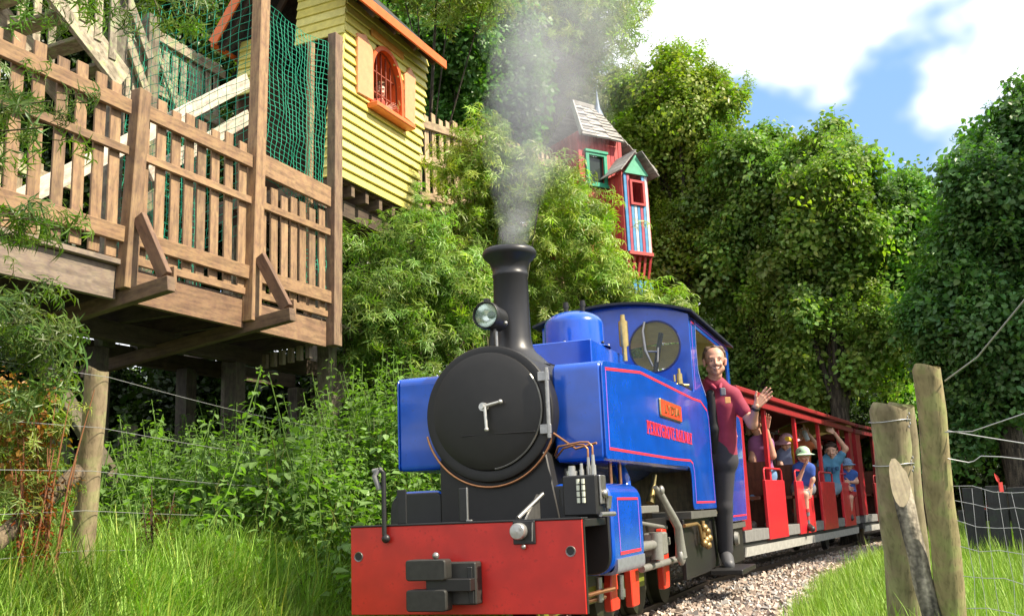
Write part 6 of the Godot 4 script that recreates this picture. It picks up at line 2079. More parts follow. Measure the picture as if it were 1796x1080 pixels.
const LOBES := {
	"tree_a": [[0.98, 10.54, -19.44, 1.64], [2.07, 11.42, -20.44, 1.26], [1.44, 9.41, -20.14, 1.64], [0.23, 10.17, -21.12, 1.39], [2.22, 9.33, -20.65, 1.01], [0.29, 11.40, -19.51, 1.51], [2.02, 12.90, -20.34, 1.51], [0.90, 8.18, -20.60, 1.51]],
	"tree_b": [[3.23, 7.88, -17.32, 0.98], [2.77, 7.43, -18.14, 0.87], [3.66, 7.03, -17.78, 0.98], [3.21, 6.22, -18.73, 1.09], [3.76, 5.53, -18.37, 0.98], [2.90, 4.71, -18.08, 0.98], [3.85, 8.25, -17.99, 0.54], [3.34, 8.71, -17.65, 0.49], [2.61, 8.36, -18.12, 0.54]],
	"tree_c": [[4.41, 6.00, -16.78, 0.82], [4.22, 5.29, -17.57, 0.93], [4.82, 4.95, -17.20, 0.93], [4.33, 4.01, -18.10, 0.93], [5.04, 3.70, -17.73, 0.93], [4.08, 6.49, -16.94, 0.49], [4.79, 6.83, -17.23, 0.43], [4.05, 2.91, -17.74, 0.82], [3.83, 6.09, -17.64, 0.68], [3.82, 4.78, -17.60, 0.82], [4.60, 5.66, -17.07, 0.72]],
	"tree_d": [[5.21, 5.67, -15.89, 0.73], [5.16, 5.08, -16.58, 0.83], [5.72, 4.96, -16.23, 0.78], [5.59, 4.06, -17.05, 0.88], [4.83, 2.86, -16.88, 0.78], [5.68, 3.05, -16.43, 0.88], [5.61, 6.54, -16.26, 0.39], [5.93, 6.23, -16.14, 0.35], [5.03, 6.44, -16.34, 0.29], [4.82, 5.65, -16.38, 0.58], [4.81, 4.14, -16.34, 0.78]],
	"tree_e": [[6.63, 5.26, -16.52, 0.66], [6.49, 4.57, -17.19, 0.80], [7.06, 4.56, -16.82, 0.78], [6.75, 3.51, -17.68, 0.90], [7.18, 3.13, -17.34, 0.80], [6.82, 2.23, -17.20, 0.70], [7.54, 5.42, -17.02, 0.50], [6.44, 5.11, -16.86, 0.46], [6.41, 4.03, -17.56, 0.70], [6.97, 5.85, -16.83, 0.34]],
	"tree_f": [[6.59, 4.70, -13.10, 0.60], [7.19, 5.29, -13.44, 0.60], [6.37, 4.07, -13.41, 0.60], [7.12, 4.02, -13.99, 0.88], [6.49, 3.24, -13.75, 0.68], [6.83, 2.69, -13.44, 0.88], [6.38, 2.41, -14.10, 0.64], [6.62, 1.81, -13.93, 0.64], [7.35, 5.92, -13.41, 0.34], [7.71, 4.32, -13.62, 0.96], [6.18, 1.36, -13.97, 0.48], [6.23, 3.45, -13.90, 0.48], [6.02, 2.79, -13.81, 0.51]],
	"tree_g": [[-4.95, 8.19, -14.29, 0.82], [-4.49, 8.63, -14.81, 0.73], [-5.43, 7.81, -14.67, 0.64], [-4.84, 7.89, -15.10, 0.55], [-4.10, 8.38, -14.74, 0.55]],
	"tree_h": [[-0.75, 8.18, -15.25, 0.92], [-1.20, 7.74, -16.04, 0.88], [-0.33, 7.26, -15.73, 0.88], [0.00, 8.56, -16.08, 0.78], [-1.73, 8.75, -15.68, 0.78], [-0.64, 6.58, -15.76, 0.78], [-1.26, 6.52, -16.36, 0.78], [-2.19, 9.09, -15.49, 0.68]],
	"tree_i": [[-0.63, 7.16, -11.72, 0.37], [-1.08, 7.43, -11.94, 0.34], [-0.23, 7.11, -11.88, 0.24], [-1.31, 7.68, -12.00, 0.37]],
	"tree_k": [[-6.30, 6.96, -12.42, 0.96], [-5.97, 5.68, -13.41, 0.96], [-6.76, 4.80, -13.14, 0.96], [-5.25, 5.32, -13.69, 0.80], [-4.34, 4.62, -13.46, 0.80], [-3.44, 4.24, -13.08, 0.96], [-2.82, 3.99, -13.86, 0.96], [-5.62, 6.96, -12.84, 0.80], [-3.53, 5.68, -13.71, 0.80], [-2.65, 5.28, -13.41, 0.72]],
	"tree_m": [[-2.33, 4.85, -16.83, 1.13], [-1.23, 4.39, -17.78, 1.13], [-0.19, 4.06, -17.35, 1.03], [-2.13, 3.66, -18.26, 1.13], [-0.76, 5.24, -17.41, 0.93], [0.61, 3.99, -17.18, 1.03], [-3.12, 4.28, -17.88, 0.93], [1.62, 3.41, -17.62, 0.93]],
	"tree_l": [[-6.41, 7.90, -18.03, 1.49], [-8.46, 9.52, -18.82, 1.49], [-5.23, 8.03, -18.51, 1.26], [-9.92, 8.03, -19.61, 1.60], [-4.45, 7.01, -19.08, 1.37], [-6.97, 10.09, -17.86, 1.26], [-3.12, 7.64, -19.32, 1.26], [-5.79, 6.22, -18.99, 1.37], [-8.23, 6.24, -20.03, 1.37]],
	"shrub_a": [[5.19, 2.85, -21.32, 1.13], [4.64, 3.22, -22.10, 1.13], [6.13, 2.13, -21.88, 0.88]],
	"shrub_b": [[6.39, 2.33, -21.43, 1.13], [7.53, 2.60, -22.21, 1.01], [6.96, 1.61, -21.95, 1.01]],
	"shrub_c": [[7.62, 1.85, -20.61, 0.96], [8.87, 1.97, -21.33, 1.08], [9.61, 1.45, -20.97, 0.96], [10.95, 1.67, -21.71, 1.08], [8.51, 0.92, -21.37, 0.72]],
	"shrub_d": [[-5.62, 2.21, -11.56, 0.62], [-5.02, 2.11, -12.05, 0.62], [-4.09, 1.97, -11.79, 0.62]],
	"shrub_e": [[-3.29, 2.04, -12.09, 0.64], [-2.63, 2.20, -12.55, 0.64], [-2.00, 2.28, -12.25, 0.57]],
	"willow_a": [[-1.36, 2.88, -9.81, 0.41], [-1.03, 3.35, -10.04, 0.47], [-1.16, 2.50, -9.99, 0.47], [-0.70, 2.95, -10.26, 0.47], [-1.54, 2.31, -10.17, 0.29], [-0.82, 2.19, -10.00, 0.41], [-0.41, 2.68, -10.20, 0.35], [-1.58, 3.40, -9.91, 0.22]],
	"willow_b": [[-0.38, 4.30, -10.74, 0.43], [-0.18, 4.84, -10.93, 0.28], [-0.54, 3.76, -10.96, 0.46], [0.05, 3.84, -11.32, 0.53], [-0.06, 4.30, -10.99, 0.43], [0.39, 4.29, -10.81, 0.40], [-0.31, 5.07, -10.88, 0.13], [-0.64, 4.57, -10.90, 0.24]],
	"willow_c": [[0.74, 3.85, -11.74, 0.61], [1.10, 3.38, -12.28, 0.49], [0.44, 3.29, -12.04, 0.57], [1.38, 2.94, -12.50, 0.46], [1.94, 2.95, -12.29, 0.32], [0.97, 4.17, -11.87, 0.36], [0.79, 4.57, -12.04, 0.29], [1.77, 2.77, -12.24, 0.43], [0.29, 2.82, -12.60, 0.50]],
	"near_a": [[-2.03, 2.48, -3.96, 0.10], [-2.17, 2.57, -4.02, 0.12], [-1.95, 2.51, -4.00, 0.07], [-2.01, 2.42, -4.07, 0.08], [-2.14, 2.35, -4.05, 0.08]],
	"near_b": [[-2.05, 2.00, -3.96, 0.10], [-2.00, 2.00, -4.03, 0.06], [-2.16, 1.90, -4.01, 0.09], [-2.11, 1.94, -4.06, 0.07]],
	"near_c": [[-2.14, 1.59, -4.23, 0.13], [-2.30, 1.48, -4.35, 0.13], [-2.10, 1.54, -4.29, 0.09], [-2.24, 1.71, -4.32, 0.09], [-2.26, 1.30, -4.36, 0.12]],
	"near_d": [[-1.43, 3.00, -4.18, 0.07], [-1.32, 3.04, -4.23, 0.06], [-1.55, 2.97, -4.21, 0.06], [-2.01, 3.15, -4.24, 0.11], [-2.15, 3.09, -4.20, 0.11], [-1.71, 3.04, -4.18, 0.07]],
}

func plant(called: String, key: String, label: String, category: String, kind: String, per: float, size: float, tint: Color, r: float, foot = null, group := "", droopy := 0.0, stems := 1, thin := 0.12) -> Node3D:
	var lobes: Array = LOBES[key]
	var mid := Vector3.ZERO
	for L in lobes: mid += Vector3(L[0], L[1], L[2]) / lobes.size()
	var f: Vector3 = foot if foot != null else Vector3(mid.x, 0, mid.z)
	f.y = ground_y(f.x, f.z)
	var t := thing(called, label, category, Transform3D(Basis(), f), group)
	timber(t, f, lobes, r, mat("bark", Color(0.16, 0.13, 0.1), 0.9, "bark", 2.0, {"relief": 1.0}) if called != "willow_shrub" else mat("willow_bark", Color(0.2, 0.2, 0.08), 0.8, "bark", 3.0), stems)
	foliage(t, lobes, per, kind, size, tint, droopy, thin + (0.1 if kind == "broad" else 0.0), 7 if kind == "broad" else 3 if called == "willow_shrub" or called == "tree" else 0)
	return t

func build_trees() -> void:
	var g := "broadleaf trees behind the train"
	var P := 520.0
	plant("tree", "tree_a", "tall feathery yellow-green tree rising behind the steam plume", "tree", "narrow", 300.0, 1.5, Color(0.314, 0.423, 0.079), 0.2, null, g, 0.3)
	plant("tree", "tree_b", "rounded yellow-green tree behind and right of the red tower", "tree", "broad", P, 0.9, Color(0.309, 0.420, 0.070), 0.18, null, g)
	plant("tree", "tree_c", "mid green tree above the front of the coaches", "tree", "broad", P, 1.0, Color(0.247, 0.407, 0.097), 0.17, null, g)
	plant("tree", "tree_d", "tree with upright shoots against the cloud, over the coach roofs", "tree", "broad", P, 1.0, Color(0.268, 0.407, 0.097), 0.17, null, g)
	plant("tree", "tree_e", "low rounded green tree between the shooting tree and the dark tree at the edge", "tree", "broad", P, 1.0, Color(0.200, 0.373, 0.092), 0.15, null, g)
	plant("tree", "tree_f", "big dark green tree behind the round fence posts", "tree", "broad", P, 1.0, Color(0.132, 0.283, 0.089), 0.2, null, g)
	var shade: Array = [[8.9, 5.2, -11.5, 1.5], [8.6, 4.0, -12.4, 1.3], [9.6, 6.2, -12.0, 1.3], [9.4, 4.2, -10.8, 1.2], [10.2, 5.0, -12.8, 1.5]]
	var so := Vector3(9.3, ground_y(9.3, -11.8), -11.8)
	var st := thing("tree", "tree standing out of the picture to the right, shading the rear of the train", "tree", Transform3D(Basis(), so), g)
	timber(st, so, shade, 0.17, mat("bark", Color(0.16, 0.13, 0.1), 0.9))
	foliage(st, shade, 160.0, "broad", 1.3, Color(0.17, 0.27, 0.05), 0.0, 0.12, 4)
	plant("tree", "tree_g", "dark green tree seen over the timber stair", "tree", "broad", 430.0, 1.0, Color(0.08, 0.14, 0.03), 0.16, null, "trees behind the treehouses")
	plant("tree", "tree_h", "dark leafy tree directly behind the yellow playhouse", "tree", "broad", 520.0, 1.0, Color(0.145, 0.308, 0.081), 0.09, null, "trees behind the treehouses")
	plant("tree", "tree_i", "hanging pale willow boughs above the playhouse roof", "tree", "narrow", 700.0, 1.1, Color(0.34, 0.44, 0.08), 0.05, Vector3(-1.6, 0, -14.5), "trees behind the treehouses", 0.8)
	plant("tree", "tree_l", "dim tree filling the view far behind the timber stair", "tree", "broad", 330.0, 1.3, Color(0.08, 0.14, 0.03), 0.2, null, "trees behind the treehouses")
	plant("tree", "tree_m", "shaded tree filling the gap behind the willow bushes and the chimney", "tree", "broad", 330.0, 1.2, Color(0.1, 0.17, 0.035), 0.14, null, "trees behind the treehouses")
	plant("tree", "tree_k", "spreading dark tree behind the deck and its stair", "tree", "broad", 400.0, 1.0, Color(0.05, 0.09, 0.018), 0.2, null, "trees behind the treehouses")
	# the wood goes on behind, one dark mass
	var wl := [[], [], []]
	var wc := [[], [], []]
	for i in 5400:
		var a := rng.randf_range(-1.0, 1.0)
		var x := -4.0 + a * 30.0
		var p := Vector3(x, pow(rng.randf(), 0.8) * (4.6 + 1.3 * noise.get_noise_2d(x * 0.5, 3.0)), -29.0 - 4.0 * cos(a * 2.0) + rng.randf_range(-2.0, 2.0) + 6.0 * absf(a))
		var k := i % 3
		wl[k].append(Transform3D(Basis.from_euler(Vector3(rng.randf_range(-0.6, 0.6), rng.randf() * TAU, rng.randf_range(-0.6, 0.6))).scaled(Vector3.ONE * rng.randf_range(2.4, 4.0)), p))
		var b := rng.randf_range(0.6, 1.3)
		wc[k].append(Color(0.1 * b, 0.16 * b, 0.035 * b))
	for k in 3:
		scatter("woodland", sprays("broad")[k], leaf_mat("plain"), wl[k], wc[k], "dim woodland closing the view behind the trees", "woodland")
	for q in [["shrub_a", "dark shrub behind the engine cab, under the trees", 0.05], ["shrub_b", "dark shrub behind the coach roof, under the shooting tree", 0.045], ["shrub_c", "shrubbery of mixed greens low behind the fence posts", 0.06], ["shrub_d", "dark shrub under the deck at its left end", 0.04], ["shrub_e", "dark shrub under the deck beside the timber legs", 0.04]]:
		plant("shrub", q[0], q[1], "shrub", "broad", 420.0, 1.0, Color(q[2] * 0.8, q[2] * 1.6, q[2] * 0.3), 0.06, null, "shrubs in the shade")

func build_willows() -> void:
	var g := "willow shrubs behind the engine"
	plant("willow_shrub", "willow_a", "willow bush beside the end of the deck, left of the chimney", "willow bush", "narrow", 900.0, 0.9, Color(0.27, 0.43, 0.085), 0.05, null, g, 0.4, 2, 0.02)
	plant("willow_shrub", "willow_b", "tall sunlit willow bush in front of the pale walkway fence, behind the smoke", "willow bush", "narrow", 900.0, 0.9, Color(0.37, 0.5, 0.09), 0.05, null, g, 0.4, 2, 0.02)
	plant("willow_shrub", "willow_c", "willow bush between the chimney and the red tower, over the dome", "willow bush", "narrow", 900.0, 0.9, Color(0.34, 0.49, 0.09), 0.05, null, g, 0.4, 2, 0.02)
	# a willow standing just outside the view on the left reaches in with its twigs
	var foot := Vector3(-3.3, 0, -4.2)
	foot.y = ground_y(foot.x, foot.z)
	var t := thing("willow_tree", "close willow at the left edge, its leafy twigs hanging before the deck and fence", "willow tree", Transform3D(Basis(), foot))
	var bark := mat("willow_bark", Color(0.2, 0.2, 0.08), 0.8, "bark", 3.0)
	var s := MB.new()
	s.tube([Vector3(0, -0.2, 0), Vector3(0.03, 1.2, 0), Vector3(-0.02, 2.4, 0.02), Vector3(0.0, 4.2, 0.0)], [0.09, 0.075, 0.06, 0.03], 10)
	part("trunk", s, bark, t)
	for key in ["near_a", "near_b", "near_c", "near_d"]:
		var lobes: Array = LOBES[key]
		for L in lobes:
			var e := Vector3(L[0], L[1], L[2]) - foot
			var a := Vector3(0, clampf(e.y - 0.25, 0.3, 3.4), 0)
			var h := a.lerp(e, 0.5) + Vector3(0, 0.12, 0)
			if key == "near_d":
				a.y = 3.9
				h = e + Vector3(-0.3, 0.75, 0)
			s = MB.new()
			s.tube([a, h, e], [0.014, 0.009, 0.003], 5)
			part("limb", s, bark, t)
		foliage(t, lobes, 900.0 if key != "near_c" else 1300.0, "narrow", 0.62 if key != "near_c" else 0.72, Color(0.17, 0.28, 0.06), 0.85, -0.3)

func build_undergrowth() -> void:
	# the bank of nettles and brambles between fence and deck
	var m := leaf_mat("plain")
	for e in [["nettle", 3000, 1.3], ["bramble", 5200, 1.25]]:
		var meshes := sprays(e[0])
		for k in 3:
			var list := []
			var cols := []
			for i in int(e[1] / 3.0):
				var p := Vector3(rng.randf_range(-4.6, 1.2), 0, rng.randf_range(-5.6, -12.5))
				var t := off_track(p.x, p.z)
				if t > -1.15 or t < -4.2: continue
				var dens := noise.get_noise_2d(p.x * 1.3, p.z * 1.3)
				if p.z > -6.6 - absf(dens) * 1.2 and (p.z > -5.9 or rng.randf() < 0.7): continue
				var g := ground_y(p.x, p.z)
				var h := clampf(0.22 + dens * 0.7 + 0.3 * smoothstep(-6.5, -8.5, p.z) + 0.5 * smoothstep(-2.3, -1.2, p.x), 0.1, 1.25) * smoothstep(1.0, 1.7, -t)
				p.y = g + h * (rng.randf_range(0.0, 1.0) if e[0] == "bramble" else pow(rng.randf(), 0.6))
				var up := Vector3(rng.randf_range(-0.35, 0.35), 1, rng.randf_range(-0.35, 0.35)).normalized()
				var B := Basis(up.cross(Vector3.BACK).normalized(), up, up.cross(Vector3.BACK).cross(up).normalized()).rotated(up, rng.randf() * TAU)
				list.append(Transform3D(B.scaled(Vector3.ONE * e[2] * rng.randf_range(0.7, 1.3)), p))
				var b := rng.randf_range(0.7, 1.3)
				cols.append(Color(0.22 * b, 0.36 * b, 0.11 * b))
			scatter("undergrowth", meshes[k], m, list, cols, "bank of nettles and brambles below the treehouse deck" if e[0] == "nettle" else "low bramble leaves mixed through the nettle bank", "undergrowth")
	# single stalks that stand out
	var spots := [[-1.62, -6.9, 1.15, "tall nettle stalk rising in front of the dark deck legs, nearest the fence"], [-1.42, -7.4, 1.0, "nettle stalk with pale flower strings, second from the fence"], [-1.2, -8.0, 1.15, "slender nettle stalk left of the blue tank, between the deck brace and the wires"], [-1.0, -8.4, 1.3, "tall nettle stalk closest to the blue tank of the engine"], [-2.1, -7.3, 0.95, "broad bindweed-hung stalk in the gap under the deck"]]
	for e in spots:
		var y := ground_y(e[0], e[1])
		var t := thing("nettle_stalk", e[3], "nettle", Transform3D(Basis(), Vector3(e[0], y, e[1])), "nettle stalks above the bank")
		var s := MB.new()
		var lean := 0.08 * sin(e[0] * 9.0)
		s.tube([Vector3.ZERO, Vector3(lean, e[2] * 0.5, 0.02), Vector3(lean * 2.0, e[2], 0.0)], [0.006, 0.005, 0.002], 5)
		part("stem", s, mat("nettle_stem", Color(0.14, 0.2, 0.05), 0.6), t)
		s = MB.new()
		for i in 13:
			var q := 0.25 + 0.75 * i / 13.0
			var p := Vector3(lean * 2.0 * q, e[2] * q, 0.01)
			var sz := lerpf(0.085, 0.03, i / 12.0)
			for k in 2:
				var a := i * 1.7 + k * PI
				var o := Vector3(cos(a), -0.25, sin(a))
				var b := 0.8 + 0.4 * fposmod(i * 0.618 + k * 0.3, 1.0)
				s.col = Color(0.2 * b, 0.33 * b, 0.1 * b)
				leaf(s, p + o * 0.02, o, Vector3.UP + o * 0.3, sz * 1.3, sz * 0.75, 0.12, 0.25)
		var lv := part("leaves", s, m, t)
		lv.set_meta("kind", "stuff")
	var rust := thing("russet_bush", "russet and yellowing bush in front of the pale fence post at the left edge", "bush", Transform3D(Basis(), Vector3(-2.25, ground_y(-2.25, -4.72), -4.72)))
	var rs := MB.new()
	for k in 6:
		rs.tube([Vector3(0.02 * k - 0.05, 0, 0.02 * sin(k)), Vector3(0.05 * k - 0.12, 0.6, 0.03 * sin(k * 2.0)), Vector3(0.09 * k - 0.22, 1.0 + 0.05 * sin(k * 3.0), 0.04 * sin(k * 2.0))], [0.007, 0.005, 0.002], 5)
	part("stems", rs, mat("dock_stem_x", Color(0.24, 0.1, 0.04), 0.8), rust)
	foliage(rust, [[-2.29, 1.2, -4.72, 0.11], [-2.41, 1.1, -4.76, 0.13], [-2.23, 1.34, -4.68, 0.06], [-2.48, 1.28, -4.72, 0.12], [-2.35, 0.95, -4.7, 0.14]], 1000.0, "bramble", 0.5, Color(0.4, 0.18, 0.04), 0.3, -0.3)
	foliage(rust, [[-2.29, 1.2, -4.72, 0.13], [-2.41, 1.1, -4.76, 0.16], [-2.38, 0.85, -4.7, 0.18]], 1700.0, "narrow", 0.5, Color(0.28, 0.36, 0.07), 0.3, -0.3)
	# rusty dock stems by the fence post, dead brown stalks beyond it
	for e in [[-2.24, -4.6, 0.85, "rusty red seeding dock stem beside the pale fence post", 0.28, 0.07], [-2.2, -4.75, 0.8, "rusty dock stem half hidden in the willow at the left", 0.26, 0.08], [-1.98, -5.5, 0.6, "drooping dead brown dock stalk right of the fence post", 0.1, 0.045]]:
		var y := ground_y(e[0], e[1])
		var t := thing("dock_plant", e[3], "dock plant", Transform3D(Basis(), Vector3(e[0], y, e[1])))
		var s := MB.new()
		var lf := MB.new()
		for k in 4:
			var dx := 0.1 * sin(k * 2.1)
			var dz := 0.08 * cos(k * 2.1)
			var h: float = e[2] * (0.75 + 0.25 * fposmod(k * 0.618, 1.0))
			s.tube([Vector3.ZERO, Vector3(dx * 0.5, h * 0.5, dz * 0.5), Vector3(dx, h, dz)], [0.006, 0.005, 0.003], 5)
			for i in 80:
				var q := 0.35 + 0.55 * rng.randf()
				var a := rng.randf() * TAU
				var o := Vector3(cos(a), rng.randf_range(-0.7, 0.5), sin(a))
				var b := rng.randf_range(0.6, 1.3)
				lf.col = Color(e[4] * b, e[5] * b, 0.02 * b)
				leaf(lf, Vector3(dx * q, h * q, dz * q) + o * rng.randf_range(0.0, 0.04), o, Vector3.UP, rng.randf_range(0.015, 0.04), rng.randf_range(0.01, 0.018))
		part("stem", s, mat("dock_stem_%.2f" % e[4], Color(e[4] * 0.7, e[5], 0.03), 0.8), t)
		var seeds := part("seed_leaves", lf, m, t)
		seeds.set_meta("kind", "stuff")

# ---------------------------------------------------------------- grass
func tuft(sd: int, blades: int, h: float, flop: float, wide: float) -> ArrayMesh:
	var r := RandomNumberGenerator.new()
	r.seed = 500 + sd
	var s := MB.new()
	for i in blades:
		var a := r.randf() * TAU
		var o := Vector3(cos(a), 0, sin(a))
		var p := o * r.randf_range(0.0, 0.07) + Vector3(r.randf_range(-0.03, 0.03), 0, r.randf_range(-0.03, 0.03))
		var L := h * r.randf_range(0.55, 1.15)
		var bend := flop * r.randf_range(0.3, 1.3)
		var side := Vector3(-o.z, 0, o.x) * wide * r.randf_range(0.7, 1.3)
		var b := r.randf_range(0.7, 1.35)
		s.col = Color(b * r.randf_range(0.85, 1.2), b, b * 0.9)
		var last := p
		var w0 := 1.0
		for k in 4:
			var t := (k + 1) / 4.0
			var q := p + Vector3.UP * L * (t - 0.42 * bend * t * t) + o * L * bend * 0.8 * t * t
			var w1 := 1.0 - t * t
			var nn := (q - last).cross(side).normalized()
			if nn.y < 0: nn = -nn
			s.tri(last - side * w0, last + side * w0, q + side * w1, nn, nn, nn)
			if k < 3: s.tri(last - side * w0, q + side * w1, q - side * w1, nn, nn, nn)
			last = q
			w0 = w1
	return s.mesh()

func build_grass() -> void:
	var m := mat("grass_blade", Color(1, 1, 1), 0.5, "", 1.0, {"vc": true, "back": Color(0.7, 0.8, 0.25), "spec": 0.35})
	# long grass on the left bank
	for k in 3:
		var list := []
		var cols := []
		var mesh := tuft(k, 13, 0.4, 0.85, 0.0034)
		for i in 5600:
			var p := Vector3(rng.randf_range(-4.2, 0.2), 0, -2.3 - 6.2 * pow(rng.randf(), 1.25))
			var t := off_track(p.x, p.z)
			if t > -0.78 or p.x < p.z * 0.62 - 0.4: continue
			p.y = ground_y(p.x, p.z) - 0.01
			var sz := rng.randf_range(0.7, 1.3) * lerpf(0.5, 1.0, smoothstep(0.78, 1.4, -t))
			list.append(Transform3D(Basis(Vector3.UP, rng.randf() * TAU).scaled(Vector3(sz, sz * rng.randf_range(0.8, 1.2), sz)), p))
			var b := rng.randf_range(0.6, 1.4) * (1.0 + 0.8 * noise.get_noise_2d(p.x * 2.0, p.z * 2.0))
			var dry := 0.4 if rng.randf() < 0.14 else 0.0
			cols.append(Color((0.29 + 0.25 * dry) * b, 0.46 * b, 0.09 * b))
		scatter("grass", mesh, m, list, cols, "long arching grass on the bank left of the engine", "grass")
	# shorter bright grass right of the track
	for k in 3:
		var list := []
		var cols := []
		var mesh := tuft(10 + k, 13, 0.22, 0.5, 0.003)
		for i in 7200:
			var z := -2.6 - 15.0 * pow(rng.randf(), 1.4)
			var p := Vector3(rng.randf_range(0.6, 3.4 - z * 0.45), 0, z)
			var t := off_track(p.x, p.z)
			if t < 1.18 + 0.22 * noise.get_noise_2d(p.x * 1.6, p.z * 1.6) or p.x > -p.z * 0.62 + 0.5: continue
			p.y = ground_y(p.x, p.z) - 0.01
			var sz := rng.randf_range(0.6, 1.3) * (1.0 + 0.3 * smoothstep(-8.0, -14.0, z)) * lerpf(0.55, 1.0, smoothstep(1.1, 1.6, t))
			list.append(Transform3D(Basis(Vector3.UP, rng.randf() * TAU).scaled(Vector3(sz, sz * rng.randf_range(0.8, 1.25), sz)), p))
			var b := rng.randf_range(0.75, 1.3)
			cols.append(Color(0.27 * b, 0.41 * b, 0.07 * b))
		scatter("grass", mesh, m, list, cols, "short bright grass along the edge of the stone chippings", "grass")

# ---------------------------------------------------------------- fences of round posts and wire
func post_mesh(a: Vector3, b: Vector3, r0: float, r1: float, base: Vector3) -> MB:
	var s := MB.new()
	var p := []
	var r := []
	for i in 9:
		var t := i / 8.0
		p.append(a.lerp(b, t) - base + Vector3(0.003 * sin(i * 2.1), 0, 0.003 * cos(i * 1.7)))
		r.append(lerpf(r0, r1, t) * (1.0 + 0.012 * sin(i * 2.7)))
	p.append(b - base + (b - a).normalized() * 0.006)
	r.append(r1 * 0.88)
	s.tube(p, r, 20)
	return s

func wire(parent: Node3D, pts: Array, r := 0.0017, called := "wire") -> void:
	var s := MB.new()
	var q := []
	for p in pts: q.append(p - parent.position)
	s.tube(q, r, 5)
	part(called, s, mat("wire", Color(0.42, 0.42, 0.42), 0.4, "", 1.0, {"metal": 0.6}), parent)

func build_fences() -> void:
	var pale := mat("post_pale", Color(0.42, 0.34, 0.24), 0.85, "old", 2.0, {"relief": 0.5})
	var mossy := mat("post_mossy", Color(0.44, 0.38, 0.22), 0.85, "old", 2.2, {"relief": 0.5})
	var mossy2 := mat("post_mossy2", Color(0.4, 0.35, 0.24), 0.85, "old", 1.7, {"relief": 0.5, "off": Vector3(0.4, 0.2, 0.6)})
	var b := Vector3(-2.235, 0.2, -5.15)
	var p := single("fence_post", post_mesh(b, Vector3(-2.095, 1.475, -4.944), 0.058, 0.056, b), pale, "pale round fence post at the left, carrying the wires in front of the deck", "fence post", "round fence posts")
	p.position = b
	b = Vector3(-1.42, 0.2, -8.5)
	p = single("fence_post", post_mesh(b, b + Vector3(0.02, 1.2, 0.0), 0.055, 0.052, b), pale, "round fence post among the nettles beside the engine tank", "fence post", "round fence posts")
	p.position = b
	b = Vector3(-2.5, 0.3, -4.0)
	p = single("fence_strut", post_mesh(b, Vector3(-2.16, 0.98, -4.93), 0.045, 0.04, b), mat("strut_wood", Color(0.26, 0.19, 0.12), 0.9, "bark", 2.4, {"relief": 0.8}), "brown split strut propped against the left fence post", "fence strut")
	p.position = b
	var f := thing("wire_fence", "five plain wires strung left of the engine, post to post", "wire fence", Transform3D(Basis(), Vector3(-2.1, 0.4, -5.0)))
	for h in [1.44, 1.19, 0.98, 0.79, 0.6]:
		var w: float = 0.014 * (1.44 - h)
		var q := []
		for i in 12:
			var t := i / 11.0
			q.append(Vector3(-2.95, h + 0.02, -1.6).lerp(Vector3(-2.03 - w * 10.0, h, -4.93), t) - Vector3(0, 0.03 * sin(PI * t), 0))
		for i in range(1, 14):
			var t := i / 13.0
			q.append(Vector3(-2.03 - w * 10.0, h, -4.93).lerp(Vector3(-1.37, h - 0.02, -8.5), t) - Vector3(0, 0.035 * sin(PI * t), 0))
		for i in range(1, 8):
			q.append(Vector3(-1.37, h - 0.02, -8.5).lerp(Vector3(-0.4, h, -12.0), i / 7.0))
		wire(f, q)
	# right-hand corner of posts
	b = Vector3(1.525, -0.05, -3.73)
	p = single("fence_post", post_mesh(b, Vector3(1.409, 1.122, -3.385), 0.053, 0.045, b), mossy, "tallest of the mossy round posts at the right, standing alone in front", "fence post", "round fence posts")
	p.position = b
	b = Vector3(1.476, -0.05, -4.05)
	p = single("fence_post", post_mesh(b, Vector3(1.404, 1.022, -3.762), 0.062, 0.068, b), mossy2, "thick short round post with wire twisted round it, left in the corner", "fence post", "round fence posts")
	p.position = b
	b = Vector3(1.73, -0.05, -4.56)
	p = single("fence_post", post_mesh(b, Vector3(1.625, 1.068, -4.22), 0.06, 0.056, b), mossy2, "round post half hidden between the two nearer posts", "fence post", "round fence posts")
	p.position = b
	# the strut: a knotty log whose top is sawn off on a long slant
	b = Vector3(1.45, -0.02, -3.6)
	var top := Vector3(1.362, 0.835, -3.66)
	var ax := (top - b).normalized()
	var sx := ax.cross(Vector3.BACK).normalized()
	var sz := sx.cross(ax)
	var cn := (ax * 0.36 + Vector3(-0.35, 0, 0.8)).normalized()
	var cc := top - ax * 0.09
	var s := MB.new()
	var rim := []
	var rows := []
	for i in 10:
		var row := []
		for k in 18:
			var a := TAU * k / 18.0
			var rr := 0.033 * (1.0 + 0.07 * sin(i * 2.3 + k * 0.9) + 0.05 * sin(i * 1.1 - k))
			var o := (sx * cos(a) + sz * sin(a)) * rr
			var q := o
			var end := (cc - b - o).dot(cn) / ax.dot(cn)
			row.append(q + ax * end * i / 9.0)
		rows.append(row)
	for i in 9:
		for k in 18:
			var k2 := (k + 1) % 18
			var n0 := (sx * cos(TAU * k / 18.0) + sz * sin(TAU * k / 18.0))
			var n1 := (sx * cos(TAU * k2 / 18.0) + sz * sin(TAU * k2 / 18.0))
			s.tri(rows[i][k], rows[i][k2], rows[i + 1][k2], n0, n1, n1)
			s.tri(rows[i][k], rows[i + 1][k2], rows[i + 1][k], n0, n1, n0)
	p = single("fence_strut", s, mat("strut_grey", Color(0.52, 0.46, 0.38), 0.9, "bark", 1.6, {"relief": 0.5}), "knotty grey strut with pale slant-cut end, against the thick post", "fence strut")
	p.position = b
	s = MB.new()
	rim = rows[9]
	for k in range(1, 17):
		s.flat(rim[0] + cn * 0.002, rim[k] + cn * 0.002, rim[k + 1] + cn * 0.002, cn)
